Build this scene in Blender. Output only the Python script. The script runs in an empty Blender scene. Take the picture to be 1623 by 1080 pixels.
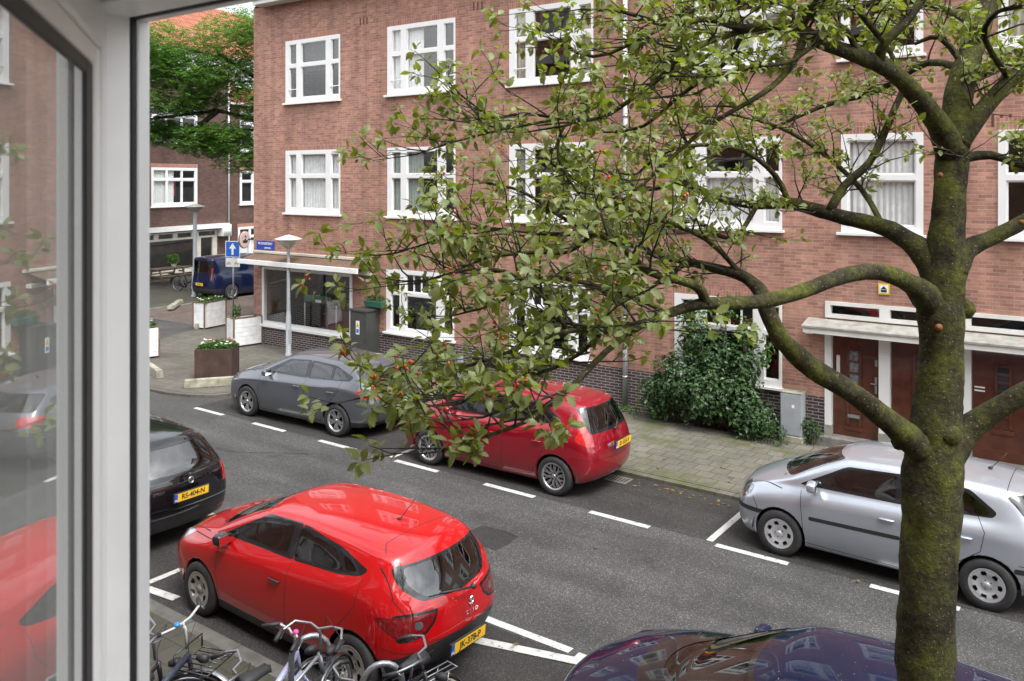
import bpy, bmesh, math, random
from mathutils import Vector, Matrix, noise
R = math.radians
PI = math.pi
scene = bpy.context.scene
C = scene.collection
# ------------------------------------------------------------ camera
YAW = R(35.9); CAMH = 5.05
cd = bpy.data.cameras.new('camera'); cam = bpy.data.objects.new('camera', cd); C.objects.link(cam)
cam.location = (0, 0, CAMH); cam.rotation_euler = (R(90), 0, YAW)
cd.sensor_width = 36; cd.lens = 36*1360/1623; cd.shift_y = -256/1623
cd.clip_start = .02; cd.clip_end = 900
cd.dof.use_dof = True; cd.dof.focus_distance = 9.0; cd.dof.aperture_fstop = 13
scene.camera = cam
# ------------------------------------------------------------ sky and sun
SUN_EL, SUN_AZ = R(60), R(112)
w = bpy.data.worlds.new("World"); scene.world = w; w.use_nodes = True
nt = w.node_tree; nt.nodes.clear()
def N(t, k, **kw):
    n = t.nodes.new(k)
    for a, b in kw.items(): setattr(n, a, b)
    return n
out = N(nt, 'ShaderNodeOutputWorld'); bg = N(nt, 'ShaderNodeBackground')
sky = N(nt, 'ShaderNodeTexSky', sky_type='NISHITA'); sky.sun_disc = False
sky.sun_elevation = SUN_EL; sky.sun_rotation = SUN_AZ; sky.air_density = 1.2; sky.dust_density = 4; sky.ozone_density = 1
hs = N(nt, 'ShaderNodeHueSaturation'); hs.inputs['Saturation'].default_value = .18
tc = N(nt, 'ShaderNodeTexCoord'); mp = N(nt, 'ShaderNodeMapping'); mp.inputs['Scale'].default_value = (1, 1, 2.6)
nz = N(nt, 'ShaderNodeTexNoise'); nz.inputs['Scale'].default_value = 2.2; nz.inputs['Detail'].default_value = 6; nz.inputs['Roughness'].default_value = .55
cr = N(nt, 'ShaderNodeValToRGB'); cr.color_ramp.elements[0].position = .3; cr.color_ramp.elements[0].color = (.62, .66, .72, 1)
cr.color_ramp.elements[1].position = .68; cr.color_ramp.elements[1].color = (1.75, 1.75, 1.73, 1)
mx = N(nt, 'ShaderNodeMix', data_type='RGBA', blend_type='MULTIPLY'); mx.inputs[0].default_value = 1
L = nt.links.new
L(sky.outputs[0], hs.inputs['Color']); L(tc.outputs['Generated'], mp.inputs[0]); L(mp.outputs[0], nz.inputs['Vector'])
L(nz.outputs['Fac'], cr.inputs[0]); L(hs.outputs[0], mx.inputs[6]); L(cr.outputs[0], mx.inputs[7])
L(mx.outputs[2], bg.inputs[0]); L(bg.outputs[0], out.inputs[0]); bg.inputs[1].default_value = .15
sd = bpy.data.lights.new('sun', 'SUN'); sd.energy = .8; sd.angle = R(18); sd.color = (1, .97, .92)
so = bpy.data.objects.new('sun', sd); C.objects.link(so)
so.rotation_euler = (R(90)-SUN_EL, 0, PI-SUN_AZ)
scene.view_settings.view_transform = 'Standard'; scene.view_settings.look = 'None'
scene.view_settings.gamma = 1; scene.view_settings.use_curve_mapping = False
scene.view_settings.exposure = 1.32
scene.cycles.max_bounces = 10; scene.cycles.transparent_max_bounces = 16; scene.cycles.glossy_bounces = 5
scene.cycles.caustics_reflective = False; scene.cycles.caustics_refractive = False
rnd = random.Random(7)
# ------------------------------------------------------------ photo -> world (used to measure the place)
def ray(px, py):
    x = px-811.5
    return Vector((-math.sin(YAW)*1360+math.cos(YAW)*x, math.cos(YAW)*1360+math.sin(YAW)*x, 284-py))
def G(px, py, z=0):
    r = ray(px, py); t = (z-CAMH)/r.z
    return Vector((r.x*t, r.y*t, z))
def D(px, py, d):            # point at depth d in front of the camera
    r = ray(px, py); return Vector((0, 0, CAMH))+r*(d/1360)
# ------------------------------------------------------------ objects
def tag(o, label=None, cat=None, group=None, kind=None):
    if label: o['label'] = label
    if cat: o['category'] = cat
    if group: o['group'] = group
    if kind: o['kind'] = kind
    return o
def thing(name, label, cat, loc=(0, 0, 0), rz=0, group=None):
    o = bpy.data.objects.new(name, None); C.objects.link(o); o.location = loc; o.rotation_euler = (0, 0, rz)
    o.empty_display_size = .1
    return tag(o, label, cat, group)
def copy_tree(o, parent=None):
    c = o.copy(); C.objects.link(c); c.parent = parent
    for ch in list(o.children): copy_tree(ch, c)
    return c
class MB:
    def __init__(s): s.v = []; s.f = []; s.m = []; s.sm = []; s.mi = 0; s.smooth = False
    def mat(s, i): s.mi = i; return s
    def add(s, vs, fs, smooth=None):
        b = len(s.v); s.v += [tuple(p) for p in vs]
        for f in fs:
            s.f.append([b+i for i in f]); s.m.append(s.mi); s.sm.append(s.smooth if smooth is None else smooth)
        return s
    def box(s, x0, x1, y0, y1, z0, z1, M=None):
        vs = [Vector((x, y, z)) for z in (z0, z1) for y in (y0, y1) for x in (x0, x1)]
        if M is not None: vs = [M @ p for p in vs]
        return s.add(vs, [(0, 2, 3, 1), (4, 5, 7, 6), (0, 1, 5, 4), (2, 6, 7, 3), (0, 4, 6, 2), (1, 3, 7, 5)], False)
    def cbox(s, c, d, M=None):
        return s.box(c[0]-d[0]/2, c[0]+d[0]/2, c[1]-d[1]/2, c[1]+d[1]/2, c[2]-d[2]/2, c[2]+d[2]/2, M)
    def tube(s, pts, r, n=8, closed=False, caps=True):
        pts = [Vector(p) for p in pts]; k = len(pts)
        rs = r if isinstance(r, (list, tuple)) else [r]*k
        vs = []; fs = []; up = None
        for i, p in enumerate(pts):
            a = pts[(i-1) % k] if (closed or i > 0) else p; b = pts[(i+1) % k] if (closed or i < k-1) else p
            t = (b-a); t = t.normalized() if t.length > 1e-9 else Vector((0, 0, 1))
            if up is None:
                up = t.orthogonal().normalized()
            up = (up-t*up.dot(t)); up = up.normalized() if up.length > 1e-6 else t.orthogonal().normalized()
            sd = t.cross(up)
            for j in range(n):
                an = 2*PI*j/n; vs.append(p+(up*math.cos(an)+sd*math.sin(an))*rs[i])
        for i in range(k if closed else k-1):
            for j in range(n):
                a = i*n+j; b = i*n+(j+1) % n; c = ((i+1) % k)*n+(j+1) % n; d = ((i+1) % k)*n+j
                fs.append((a, b, c, d))
        if caps and not closed:
            fs.append(tuple(range(n-1, -1, -1))); fs.append(tuple((k-1)*n+j for j in range(n)))
        return s.add(vs, fs, True)
    def cyl(s, a, b, r, n=16): return s.tube([a, b], r, n)
    def lathe(s, prof, n=24, M=None, smooth=True, closed=False):  # profile of (radius, height), about z
        vs = []; fs = []; k = len(prof)
        for (r, z) in prof:
            for j in range(n):
                a = 2*PI*j/n; p = Vector((r*math.cos(a), r*math.sin(a), z)); vs.append(M @ p if M is not None else p)
        for i in range(k if closed else k-1):
            for j in range(n):
                i2 = (i+1) % k
                fs.append((i*n+j, i*n+(j+1) % n, i2*n+(j+1) % n, i2*n+j))
        return s.add(vs, fs, smooth)
    def prism(s, poly, h0, h1, M=None):      # polygon in xy, extruded in z
        n = len(poly)
        vs = [Vector((p[0], p[1], h0)) for p in poly]+[Vector((p[0], p[1], h1)) for p in poly]
        if M is not None: vs = [M @ p for p in vs]
        fs = [tuple(range(n-1, -1, -1)), tuple(range(n, 2*n))]+[(i, (i+1) % n, n+(i+1) % n, n+i) for i in range(n)]
        return s.add(vs, fs, False)
    def build(s, name, mats, parent=None, bevel=0, seg=2):
        me = bpy.data.meshes.new(name); me.from_pydata(s.v, [], s.f)
        if not isinstance(mats, (list, tuple)): mats = [mats]
        for m in mats: me.materials.append(m)
        for p, mi, sm in zip(me.polygons, s.m, s.sm): p.material_index = mi; p.use_smooth = sm
        me.update(); o = bpy.data.objects.new(name, me); C.objects.link(o)
        if parent: o.parent = parent
        if bevel:
            b = o.modifiers.new('bevel', 'BEVEL'); b.width = bevel; b.segments = seg; b.limit_method = 'ANGLE'; b.angle_limit = R(40)
        return o
FONT_CACHE = {}
def text_mesh(name, s, size, M, mats, parent=None, depth=.003, align='CENTER', bold=0.0, sx=1.0):
    cu = bpy.data.curves.new(name, 'FONT'); cu.body = s; cu.size = size; cu.extrude = depth/2; cu.align_x = align; cu.align_y = 'CENTER'
    cu.offset = bold; cu.resolution_u = 3
    o = bpy.data.objects.new(name, cu); C.objects.link(o)
    dg = bpy.context.evaluated_depsgraph_get(); dg.update()
    me = bpy.data.meshes.new_from_object(o.evaluated_get(dg)); C.objects.unlink(o); bpy.data.objects.remove(o)
    me.transform(Matrix.Diagonal((sx, 1, 1, 1))); me.transform(M); me.materials.clear(); me.materials.append(mats)
    r = bpy.data.objects.new(name, me); C.objects.link(r)
    if parent: r.parent = parent
    return r
# ------------------------------------------------------------ materials
def base(name):
    m = bpy.data.materials.new(name); m.use_nodes = True; t = m.node_tree
    return m, t, t.nodes['Principled BSDF']
def mat(name, col, rough=.5, metal=0, coat=0, var=.12, vs=3., bump=0, bs=60., spec=.5, rvar=0):
    m, t, b = base(name)
    b.inputs['Roughness'].default_value = rough; b.inputs['Metallic'].default_value = metal
    b.inputs['Coat Weight'].default_value = coat; b.inputs['Coat Roughness'].default_value = .03
    b.inputs['Specular IOR Level'].default_value = spec
    tc = N(t, 'ShaderNodeTexCoord'); nz = N(t, 'ShaderNodeTexNoise'); nz.inputs['Scale'].default_value = vs; nz.inputs['Detail'].default_value = 5
    t.links.new(tc.outputs['Object'], nz.inputs['Vector'])
    cr = N(t, 'ShaderNodeValToRGB')
    cr.color_ramp.elements[0].position = .3; cr.color_ramp.elements[1].position = .7
    cr.color_ramp.elements[0].color = tuple(c*(1-var) for c in col)+(1,)
    cr.color_ramp.elements[1].color = tuple(min(1, c*(1+var)) for c in col)+(1,)
    t.links.new(nz.outputs['Fac'], cr.inputs[0]); t.links.new(cr.outputs[0], b.inputs['Base Color'])
    if rvar:
        mr = N(t, 'ShaderNodeMapRange'); mr.inputs[3].default_value = max(0, rough-rvar); mr.inputs[4].default_value = min(1, rough+rvar)
        t.links.new(nz.outputs['Fac'], mr.inputs[0]); t.links.new(mr.outputs[0], b.inputs['Roughness'])
    if bump:
        n2 = N(t, 'ShaderNodeTexNoise'); n2.inputs['Scale'].default_value = bs; n2.inputs['Detail'].default_value = 4
        t.links.new(tc.outputs['Object'], n2.inputs['Vector'])
        bp = N(t, 'ShaderNodeBump'); bp.inputs['Strength'].default_value = bump; bp.inputs['Distance'].default_value = .01
        t.links.new(n2.outputs['Fac'], bp.inputs['Height']); t.links.new(bp.outputs[0], b.inputs['Normal'])
    return m
def glass(name, tint=(.75, .8, .8), refl=1.0, rough=0.0, ior=1.45, wav=0):
    m = bpy.data.materials.new(name); m.use_nodes = True; t = m.node_tree; t.nodes.clear()
    o = N(t, 'ShaderNodeOutputMaterial'); tr = N(t, 'ShaderNodeBsdfTransparent'); gl = N(t, 'ShaderNodeBsdfGlossy'); mxs = N(t, 'ShaderNodeMixShader')
    f0 = ((ior-1)/(ior+1))**2*1.9      # two faces of the pane
    ge = N(t, 'ShaderNodeNewGeometry'); dt = N(t, 'ShaderNodeVectorMath', operation='DOT_PRODUCT'); t.links.new(ge.outputs['Incoming'], dt.inputs[0]); t.links.new(ge.outputs['Normal'], dt.inputs[1])
    ab = N(t, 'ShaderNodeMath', operation='ABSOLUTE'); t.links.new(dt.outputs['Value'], ab.inputs[0])
    om = N(t, 'ShaderNodeMath', operation='SUBTRACT'); om.inputs[0].default_value = 1; t.links.new(ab.outputs[0], om.inputs[1])
    pw = N(t, 'ShaderNodeMath', operation='POWER'); pw.inputs[1].default_value = 5; t.links.new(om.outputs[0], pw.inputs[0]); tr.inputs[0].default_value = tint+(1,)
    ml = N(t, 'ShaderNodeMath', operation='MULTIPLY_ADD'); ml.use_clamp = True; ml.inputs[1].default_value = (1-f0)*min(1, refl); ml.inputs[2].default_value = f0*refl
    gl.inputs['Roughness'].default_value = rough; gl.inputs[0].default_value = (1, 1, 1, 1)
    t.links.new(pw.outputs[0], ml.inputs[0]); t.links.new(ml.outputs[0], mxs.inputs[0])
    t.links.new(tr.outputs[0], mxs.inputs[1]); t.links.new(gl.outputs[0], mxs.inputs[2]); t.links.new(mxs.outputs[0], o.inputs[0])
    if wav:
        tc = N(t, 'ShaderNodeTexCoord'); nz = N(t, 'ShaderNodeTexNoise'); nz.inputs['Scale'].default_value = 1.6
        bp = N(t, 'ShaderNodeBump'); bp.inputs['Strength'].default_value = wav; bp.inputs['Distance'].default_value = .01
        t.links.new(tc.outputs['Object'], nz.inputs['Vector']); t.links.new(nz.outputs['Fac'], bp.inputs['Height'])
        t.links.new(bp.outputs[0], gl.inputs['Normal'])
    return m
def brick(name, c1, c2, mortar, w=.215, h=.063, ms=.007, bias=0., big=.25, offset=.5, vertical=False, patch=None, bump=.5, moss=None, streak=0):
    m, t, b = base(name); b.inputs['Roughness'].default_value = .88; b.inputs['Specular IOR Level'].default_value = .25
    tc = N(t, 'ShaderNodeTexCoord'); sp = N(t, 'ShaderNodeSeparateXYZ'); cb = N(t, 'ShaderNodeCombineXYZ'); ad = N(t, 'ShaderNodeMath', operation='ADD')
    t.links.new(tc.outputs['Object'], sp.inputs[0])
    if vertical is None:      # flat on the ground
        t.links.new(sp.outputs[0], cb.inputs[0]); t.links.new(sp.outputs[1], cb.inputs[1])
    else:
        t.links.new(sp.outputs[0], ad.inputs[0]); t.links.new(sp.outputs[1], ad.inputs[1]); t.links.new(ad.outputs[0], cb.inputs[0]); t.links.new(sp.outputs[2], cb.inputs[1])
        if vertical:
            cb2 = N(t, 'ShaderNodeCombineXYZ'); t.links.new(sp.outputs[2], cb2.inputs[0]); t.links.new(ad.outputs[0], cb2.inputs[1]); cb = cb2
    br = N(t, 'ShaderNodeTexBrick'); br.offset = offset; br.inputs['Scale'].default_value = 1
    br.inputs['Brick Width'].default_value = w; br.inputs['Row Height'].default_value = h; br.inputs['Mortar Size'].default_value = ms
    br.inputs['Mortar Smooth'].default_value = .3; br.inputs['Bias'].default_value = bias
    br.inputs['Color1'].default_value = c1+(1,); br.inputs['Color2'].default_value = c2+(1,); br.inputs['Mortar'].default_value = mortar+(1,)
    t.links.new(cb.outputs[0], br.inputs['Vector'])
    nz = N(t, 'ShaderNodeTexNoise'); nz.inputs['Scale'].default_value = .7; nz.inputs['Detail'].default_value = 7; nz.inputs['Roughness'].default_value = .65
    t.links.new(tc.outputs['Object'], nz.inputs['Vector'])
    mr = N(t, 'ShaderNodeMapRange'); mr.inputs[1].default_value = .3; mr.inputs[2].default_value = .7; mr.inputs[3].default_value = 1-big; mr.inputs[4].default_value = 1+big
    t.links.new(nz.outputs['Fac'], mr.inputs[0])
    mu = N(t, 'ShaderNodeMix', data_type='RGBA', blend_type='MULTIPLY'); mu.inputs[0].default_value = 1
    t.links.new(br.outputs['Color'], mu.inputs[6]); t.links.new(mr.outputs[0], mu.inputs[7])
    n3 = N(t, 'ShaderNodeTexNoise'); n3.inputs['Scale'].default_value = 9; n3.inputs['Detail'].default_value = 5
    t.links.new(cb.outputs[0], n3.inputs['Vector'])
    m3 = N(t, 'ShaderNodeMapRange'); m3.inputs[3].default_value = .72; m3.inputs[4].default_value = 1.28; t.links.new(n3.outputs['Fac'], m3.inputs[0])
    mu2 = N(t, 'ShaderNodeMix', data_type='RGBA', blend_type='MULTIPLY'); mu2.inputs[0].default_value = 1
    t.links.new(mu.outputs[2], mu2.inputs[6]); t.links.new(m3.outputs[0], mu2.inputs[7])
    last = mu2.outputs[2]
    if streak:
        mp = N(t, 'ShaderNodeMapping'); mp.inputs['Scale'].default_value = (3.2, 3.2, .22); t.links.new(tc.outputs['Object'], mp.inputs[0])
        ns = N(t, 'ShaderNodeTexNoise'); ns.inputs['Scale'].default_value = 1; ns.inputs['Detail'].default_value = 5; t.links.new(mp.outputs[0], ns.inputs['Vector'])
        rs = N(t, 'ShaderNodeMapRange'); rs.inputs[1].default_value = .35; rs.inputs[2].default_value = .7; rs.inputs[3].default_value = 1+streak*.5; rs.inputs[4].default_value = 1-streak; t.links.new(ns.outputs['Fac'], rs.inputs[0])
        # blotches where repairs and efflorescence changed the tone
        nb = N(t, 'ShaderNodeTexNoise'); nb.inputs['Scale'].default_value = 2.6; nb.inputs['Detail'].default_value = 8; nb.inputs['Roughness'].default_value = .75; t.links.new(tc.outputs['Object'], nb.inputs['Vector'])
        rb_ = N(t, 'ShaderNodeMapRange'); rb_.inputs[1].default_value = .52; rb_.inputs[2].default_value = .72; rb_.inputs[4].default_value = .38; t.links.new(nb.outputs['Fac'], rb_.inputs[0])
        mb_ = N(t, 'ShaderNodeMix', data_type='RGBA'); mb_.inputs[7].default_value = (.43, .31, .27, 1); t.links.new(rb_.outputs[0], mb_.inputs[0]); t.links.new(last, mb_.inputs[6])
        mz = N(t, 'ShaderNodeMix', data_type='RGBA', blend_type='MULTIPLY'); mz.inputs[0].default_value = 1; t.links.new(mb_.outputs[2], mz.inputs[6]); t.links.new(rs.outputs[0], mz.inputs[7]); last = mz.outputs[2]
    if moss:
        n4 = N(t, 'ShaderNodeTexNoise'); n4.inputs['Scale'].default_value = moss[1]; n4.inputs['Detail'].default_value = 8; n4.inputs['Roughness'].default_value = .7
        t.links.new(tc.outputs['Object'], n4.inputs['Vector'])
        r4 = N(t, 'ShaderNodeMapRange'); r4.inputs[1].default_value = moss[2]; r4.inputs[2].default_value = moss[2]+.14; r4.inputs[4].default_value = moss[3]; t.links.new(n4.outputs['Fac'], r4.inputs[0])
        m4 = N(t, 'ShaderNodeMix', data_type='RGBA'); m4.inputs[7].default_value = moss[0]+(1,)
        t.links.new(r4.outputs[0], m4.inputs[0]); t.links.new(last, m4.inputs[6]); last = m4.outputs[2]
    t.links.new(last, b.inputs['Base Color'])
    bp = N(t, 'ShaderNodeBump'); bp.inputs['Strength'].default_value = bump; bp.inputs['Distance'].default_value = .006; bp.invert = True
    t.links.new(br.outputs['Fac'], bp.inputs['Height'])
    b2 = N(t, 'ShaderNodeBump'); b2.inputs['Strength'].default_value = .3; b2.inputs['Distance'].default_value = .004
    n5 = N(t, 'ShaderNodeTexNoise'); n5.inputs['Scale'].default_value = 60; t.links.new(tc.outputs['Object'], n5.inputs['Vector'])
    t.links.new(n5.outputs['Fac'], b2.inputs['Height']); t.links.new(bp.outputs[0], b2.inputs['Normal']); t.links.new(b2.outputs[0], b.inputs['Normal'])
    return m
def asphalt(name, c=.05, speck=.5, tint=(1, .97, .94)):
    m, t, b = base(name); b.inputs['Specular IOR Level'].default_value = .35
    tc = N(t, 'ShaderNodeTexCoord')
    vo = N(t, 'ShaderNodeTexVoronoi'); vo.inputs['Scale'].default_value = 105; t.links.new(tc.outputs['Object'], vo.inputs['Vector'])
    sp = N(t, 'ShaderNodeSeparateColor'); t.links.new(vo.outputs['Color'], sp.inputs[0])
    cr = N(t, 'ShaderNodeValToRGB'); e = cr.color_ramp.elements
    e[0].position = 0; e[0].color = tuple(c*.55*k for k in tint)+(1,)
    e[1].position = 1; e[1].color = tuple(c*(1+7*speck)*k for k in tint)+(1,)
    for p, k in ((.45, .85), (.8, 1.25), (.9, 1.7), (.96, 1+4*speck)):
        q = e.new(p); q.color = tuple(c*k*a for a in tint)+(1,)
    t.links.new(sp.outputs[0], cr.inputs[0])
    nz = N(t, 'ShaderNodeTexNoise'); nz.inputs['Scale'].default_value = .55; nz.inputs['Detail'].default_value = 8; nz.inputs['Roughness'].default_value = .6
    t.links.new(tc.outputs['Object'], nz.inputs['Vector'])
    mr = N(t, 'ShaderNodeMapRange'); mr.inputs[1].default_value = .3; mr.inputs[2].default_value = .7; mr.inputs[3].default_value = .72; mr.inputs[4].default_value = 1.2
    t.links.new(nz.outputs['Fac'], mr.inputs[0])
    mu = N(t, 'ShaderNodeMix', data_type='RGBA', blend_type='MULTIPLY'); mu.inputs[0].default_value = 1
    t.links.new(cr.outputs[0], mu.inputs[6]); t.links.new(mr.outputs[0], mu.inputs[7]); 
    mpa = N(t, 'ShaderNodeMapping'); mpa.inputs['Scale'].default_value = (.35, 2.2, 1); t.links.new(tc.outputs['Object'], mpa.inputs[0])
    na = N(t, 'ShaderNodeTexNoise'); na.inputs['Scale'].default_value = 1; na.inputs['Detail'].default_value = 6; t.links.new(mpa.outputs[0], na.inputs['Vector'])
    ra_ = N(t, 'ShaderNodeMapRange'); ra_.inputs[1].default_value = .38; ra_.inputs[2].default_value = .66; ra_.inputs[3].default_value = .80; ra_.inputs[4].default_value = 1.14; t.links.new(na.outputs['Fac'], ra_.inputs[0])
    ma = N(t, 'ShaderNodeMix', data_type='RGBA', blend_type='MULTIPLY'); ma.inputs[0].default_value = 1; t.links.new(mu.outputs[2], ma.inputs[6]); t.links.new(ra_.outputs[0], ma.inputs[7])
    no = N(t, 'ShaderNodeTexNoise'); no.inputs['Scale'].default_value = 1.7; no.inputs['Detail'].default_value = 4; t.links.new(tc.outputs['Object'], no.inputs['Vector'])
    ro = N(t, 'ShaderNodeMapRange'); ro.inputs[1].default_value = .60; ro.inputs[2].default_value = .74; ro.inputs[3].default_value = 1; ro.inputs[4].default_value = .74; t.links.new(no.outputs['Fac'], ro.inputs[0])
    mo = N(t, 'ShaderNodeMix', data_type='RGBA', blend_type='MULTIPLY'); mo.inputs[0].default_value = 1; t.links.new(ma.outputs[2], mo.inputs[6]); t.links.new(ro.outputs[0], mo.inputs[7]); t.links.new(mo.outputs[2], b.inputs['Base Color'])
    m2 = N(t, 'ShaderNodeMapRange'); m2.inputs[1].default_value = .3; m2.inputs[2].default_value = .7; m2.inputs[3].default_value = .62; m2.inputs[4].default_value = .85
    t.links.new(nz.outputs['Fac'], m2.inputs[0]); t.links.new(m2.outputs[0], b.inputs['Roughness'])
    bp = N(t, 'ShaderNodeBump'); bp.inputs['Strength'].default_value = .5; bp.inputs['Distance'].default_value = .006
    t.links.new(vo.outputs['Distance'], bp.inputs['Height']); t.links.new(bp.outputs[0], b.inputs['Normal'])
    return m
def tiles(name):     # clay pantiles: stripes down the slope, rows across
    m, t, b = base(name); b.inputs['Roughness'].default_value = .75
    tc = N(t, 'ShaderNodeTexCoord'); br = N(t, 'ShaderNodeTexBrick'); br.offset = 0; br.inputs['Scale'].default_value = 1
    br.inputs['Brick Width'].default_value = .22; br.inputs['Row Height'].default_value = .3; br.inputs['Mortar Size'].default_value = .02
    br.inputs['Color1'].default_value = (.42, .13, .06, 1); br.inputs['Color2'].default_value = (.3, .09, .05, 1); br.inputs['Mortar'].default_value = (.09, .035, .025, 1)
    sp = N(t, 'ShaderNodeSeparateXYZ'); cb = N(t, 'ShaderNodeCombineXYZ'); t.links.new(tc.outputs['Object'], sp.inputs[0])
    t.links.new(sp.outputs[0], cb.inputs[0]); t.links.new(sp.outputs[2], cb.inputs[1]); t.links.new(cb.outputs[0], br.inputs['Vector'])
    t.links.new(br.outputs['Color'], b.inputs['Base Color'])
    wv = N(t, 'ShaderNodeTexWave'); wv.inputs['Scale'].default_value = 1.43; wv.bands_direction = 'X'; t.links.new(cb.outputs[0], wv.inputs['Vector'])
    bp = N(t, 'ShaderNodeBump'); bp.inputs['Strength'].default_value = .9; bp.inputs['Distance'].default_value = .04
    t.links.new(wv.outputs['Fac'], bp.inputs['Height']); t.links.new(bp.outputs[0], b.inputs['Normal'])
    return m
def leafmat(name, cols, rough=.45, trans=.25, under=None):
    m, t, b = base(name); b.inputs['Roughness'].default_value = rough; b.inputs['Specular IOR Level'].default_value = .45
    g = N(t, 'ShaderNodeNewGeometry'); cr = N(t, 'ShaderNodeValToRGB'); e = cr.color_ramp.elements
    e[0].color = cols[0]+(1,); e[1].color = cols[-1]+(1,)
    for i, c in enumerate(cols[1:-1]): q = e.new((i+1)/(len(cols)-1)); q.color = c+(1,)
    t.links.new(g.outputs['Random Per Island'], cr.inputs[0]); t.links.new(cr.outputs[0], b.inputs['Base Color'])
    if under:
        mu_ = N(t, 'ShaderNodeMix', data_type='RGBA'); mu_.inputs[7].default_value = under+(1,); t.links.new(g.outputs['Backfacing'], mu_.inputs[0]); t.links.new(cr.outputs[0], mu_.inputs[6]); t.links.new(mu_.outputs[2], b.inputs['Base Color'])
    tl = N(t, 'ShaderNodeBsdfTranslucent'); ms = N(t, 'ShaderNodeMixShader'); ms.inputs[0].default_value = trans
    mu = N(t, 'ShaderNodeMix', data_type='RGBA', blend_type='MULTIPLY'); mu.inputs[0].default_value = 1; mu.inputs[7].default_value = (1.4, 1.5, .6, 1)
    t.links.new(cr.outputs[0], mu.inputs[6]); t.links.new(mu.outputs[2], tl.inputs[0])
    o = t.nodes['Material Output']; t.links.new(b.outputs[0], ms.inputs[1]); t.links.new(tl.outputs[0], ms.inputs[2]); t.links.new(ms.outputs[0], o.inputs[0])
    return m
M = {}
M['brick'] = brick('red_brick', (.44, .222, .160), (.27, .132, .10), (.34, .26, .21), big=.17, streak=.22)
M['brickv'] = brick('soldier_brick', (.42, .20, .145), (.28, .125, .095), (.38, .29, .235), w=.063, h=.215, offset=0, big=.16)
M['plinth'] = brick('purple_plinth_brick', (.085, .055, .06), (.045, .033, .04), (.3, .27, .25), big=.2, ms=.009)
M['dbrick'] = brick('dark_brick', (.13, .065, .05), (.075, .042, .036), (.12, .095, .085), big=.3)
M['slab'] = brick('pavement_slabs', (.15, .14, .115), (.122, .114, .096), (.07, .07, .045), w=.3, h=.3, ms=.010, vertical=None, moss=((.075, .085, .03), 1.1, .5, .75), big=.2)
M['slab2'] = brick('worn_slabs', (.12, .108, .092), (.095, .088, .075), (.05, .048, .038), w=.3, h=.3, ms=.006, vertical=None, moss=((.07, .072, .04), .8, .52, .6), big=.25)
M['slabw'] = brick('mossy_slabs', (.066, .060, .050), (.056, .052, .045), (.040, .040, .026), w=.3, h=.3, ms=.009, vertical=None, moss=((.05, .056, .022), 1.6, .5, .7), big=.35)
M['asphalt'] = asphalt('asphalt', .058, .42, (1, .975, .945))
M['asphalt_patch'] = asphalt('asphalt_patch', .03, .1)
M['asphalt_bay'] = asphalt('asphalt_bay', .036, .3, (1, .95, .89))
M['klinker'] = brick('side_street_pavers', (.14, .105, .09), (.10, .08, .07), (.07, .06, .05), w=.2, h=.1, ms=.006, vertical=None, big=.25)
M['nkerb'] = mat('worn_kerb_stone', (.10, .095, .085), .9, var=.3, vs=5, bump=.5)
M['kerb'] = mat('kerb_stone', (.17, .16, .14), .85, var=.3, vs=6, bump=.5)
M['concrete'] = mat('mossy_concrete', (.26, .25, .19), .9, var=.45, vs=5, bump=.6, bs=40)
M['paint'] = mat('road_paint', (.46, .46, .435), .6, var=.14, vs=7)
_t = M['paint'].node_tree; _tc = N(_t, 'ShaderNodeTexCoord'); _n = N(_t, 'ShaderNodeTexNoise'); _n.inputs['Scale'].default_value = 16; _n.inputs['Detail'].default_value = 9; _n.inputs['Roughness'].default_value = .75
_r = N(_t, 'ShaderNodeMapRange'); _r.inputs[1].default_value = .56; _r.inputs[2].default_value = .62; _r.inputs[4].default_value = .85; _x = N(_t, 'ShaderNodeMix', data_type='RGBA'); _x.inputs[7].default_value = (.11, .105, .10, 1)
_b = _t.nodes['Principled BSDF']; _l = _b.inputs['Base Color'].links[0].from_socket; _t.links.new(_tc.outputs['Object'], _n.inputs['Vector']); _t.links.new(_n.outputs['Fac'], _r.inputs[0]); _t.links.new(_r.outputs[0], _x.inputs[0]); _t.links.new(_l, _x.inputs[6]); _t.links.new(_x.outputs[2], _b.inputs['Base Color'])
M['white'] = mat('white_gloss_paint', (.76, .76, .75), .35, var=.03, coat=.2)
M['white2'] = mat('aged_white_paint', (.66, .66, .62), .5, var=.1)
M['cream'] = mat('cream_paint', (.55, .53, .45), .5, var=.1)
M['steel'] = mat('galvanised_steel', (.36, .37, .38), .45, .7, var=.12, vs=9)
M['greymetal'] = mat('grey_cabinet_paint', (.3, .32, .335), .5, var=.1, vs=5)
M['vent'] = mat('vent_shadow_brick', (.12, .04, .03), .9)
M['black'] = mat('black_rubber', (.018, .018, .02), .6, var=.15)
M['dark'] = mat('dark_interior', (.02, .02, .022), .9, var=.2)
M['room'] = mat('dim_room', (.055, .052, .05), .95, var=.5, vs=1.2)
M['curtain2'] = mat('beige_curtain', (.52, .47, .38), .9, var=.12, vs=8); M['curtain3'] = mat('grey_green_curtain', (.36, .40, .36), .9, var=.12, vs=8)
M['curtain'] = mat('sheer_curtain', (.82, .82, .80), .9, var=.10, vs=8)
M['glass'] = glass('window_glass', (.93, .95, .95), 1.7, wav=.12)
M['tile'] = tiles('clay_roof_tiles')
M['pipe'] = mat('white_pipe', (.62, .64, .66), .4, var=.06)
M['door'] = mat('varnished_red_wood', (.085, .022, .012), .28, coat=.5, var=.3, vs=6)
M['zinc'] = mat('zinc_sheet', (.30, .29, .26), .6, .1, var=.25, vs=7)
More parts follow.
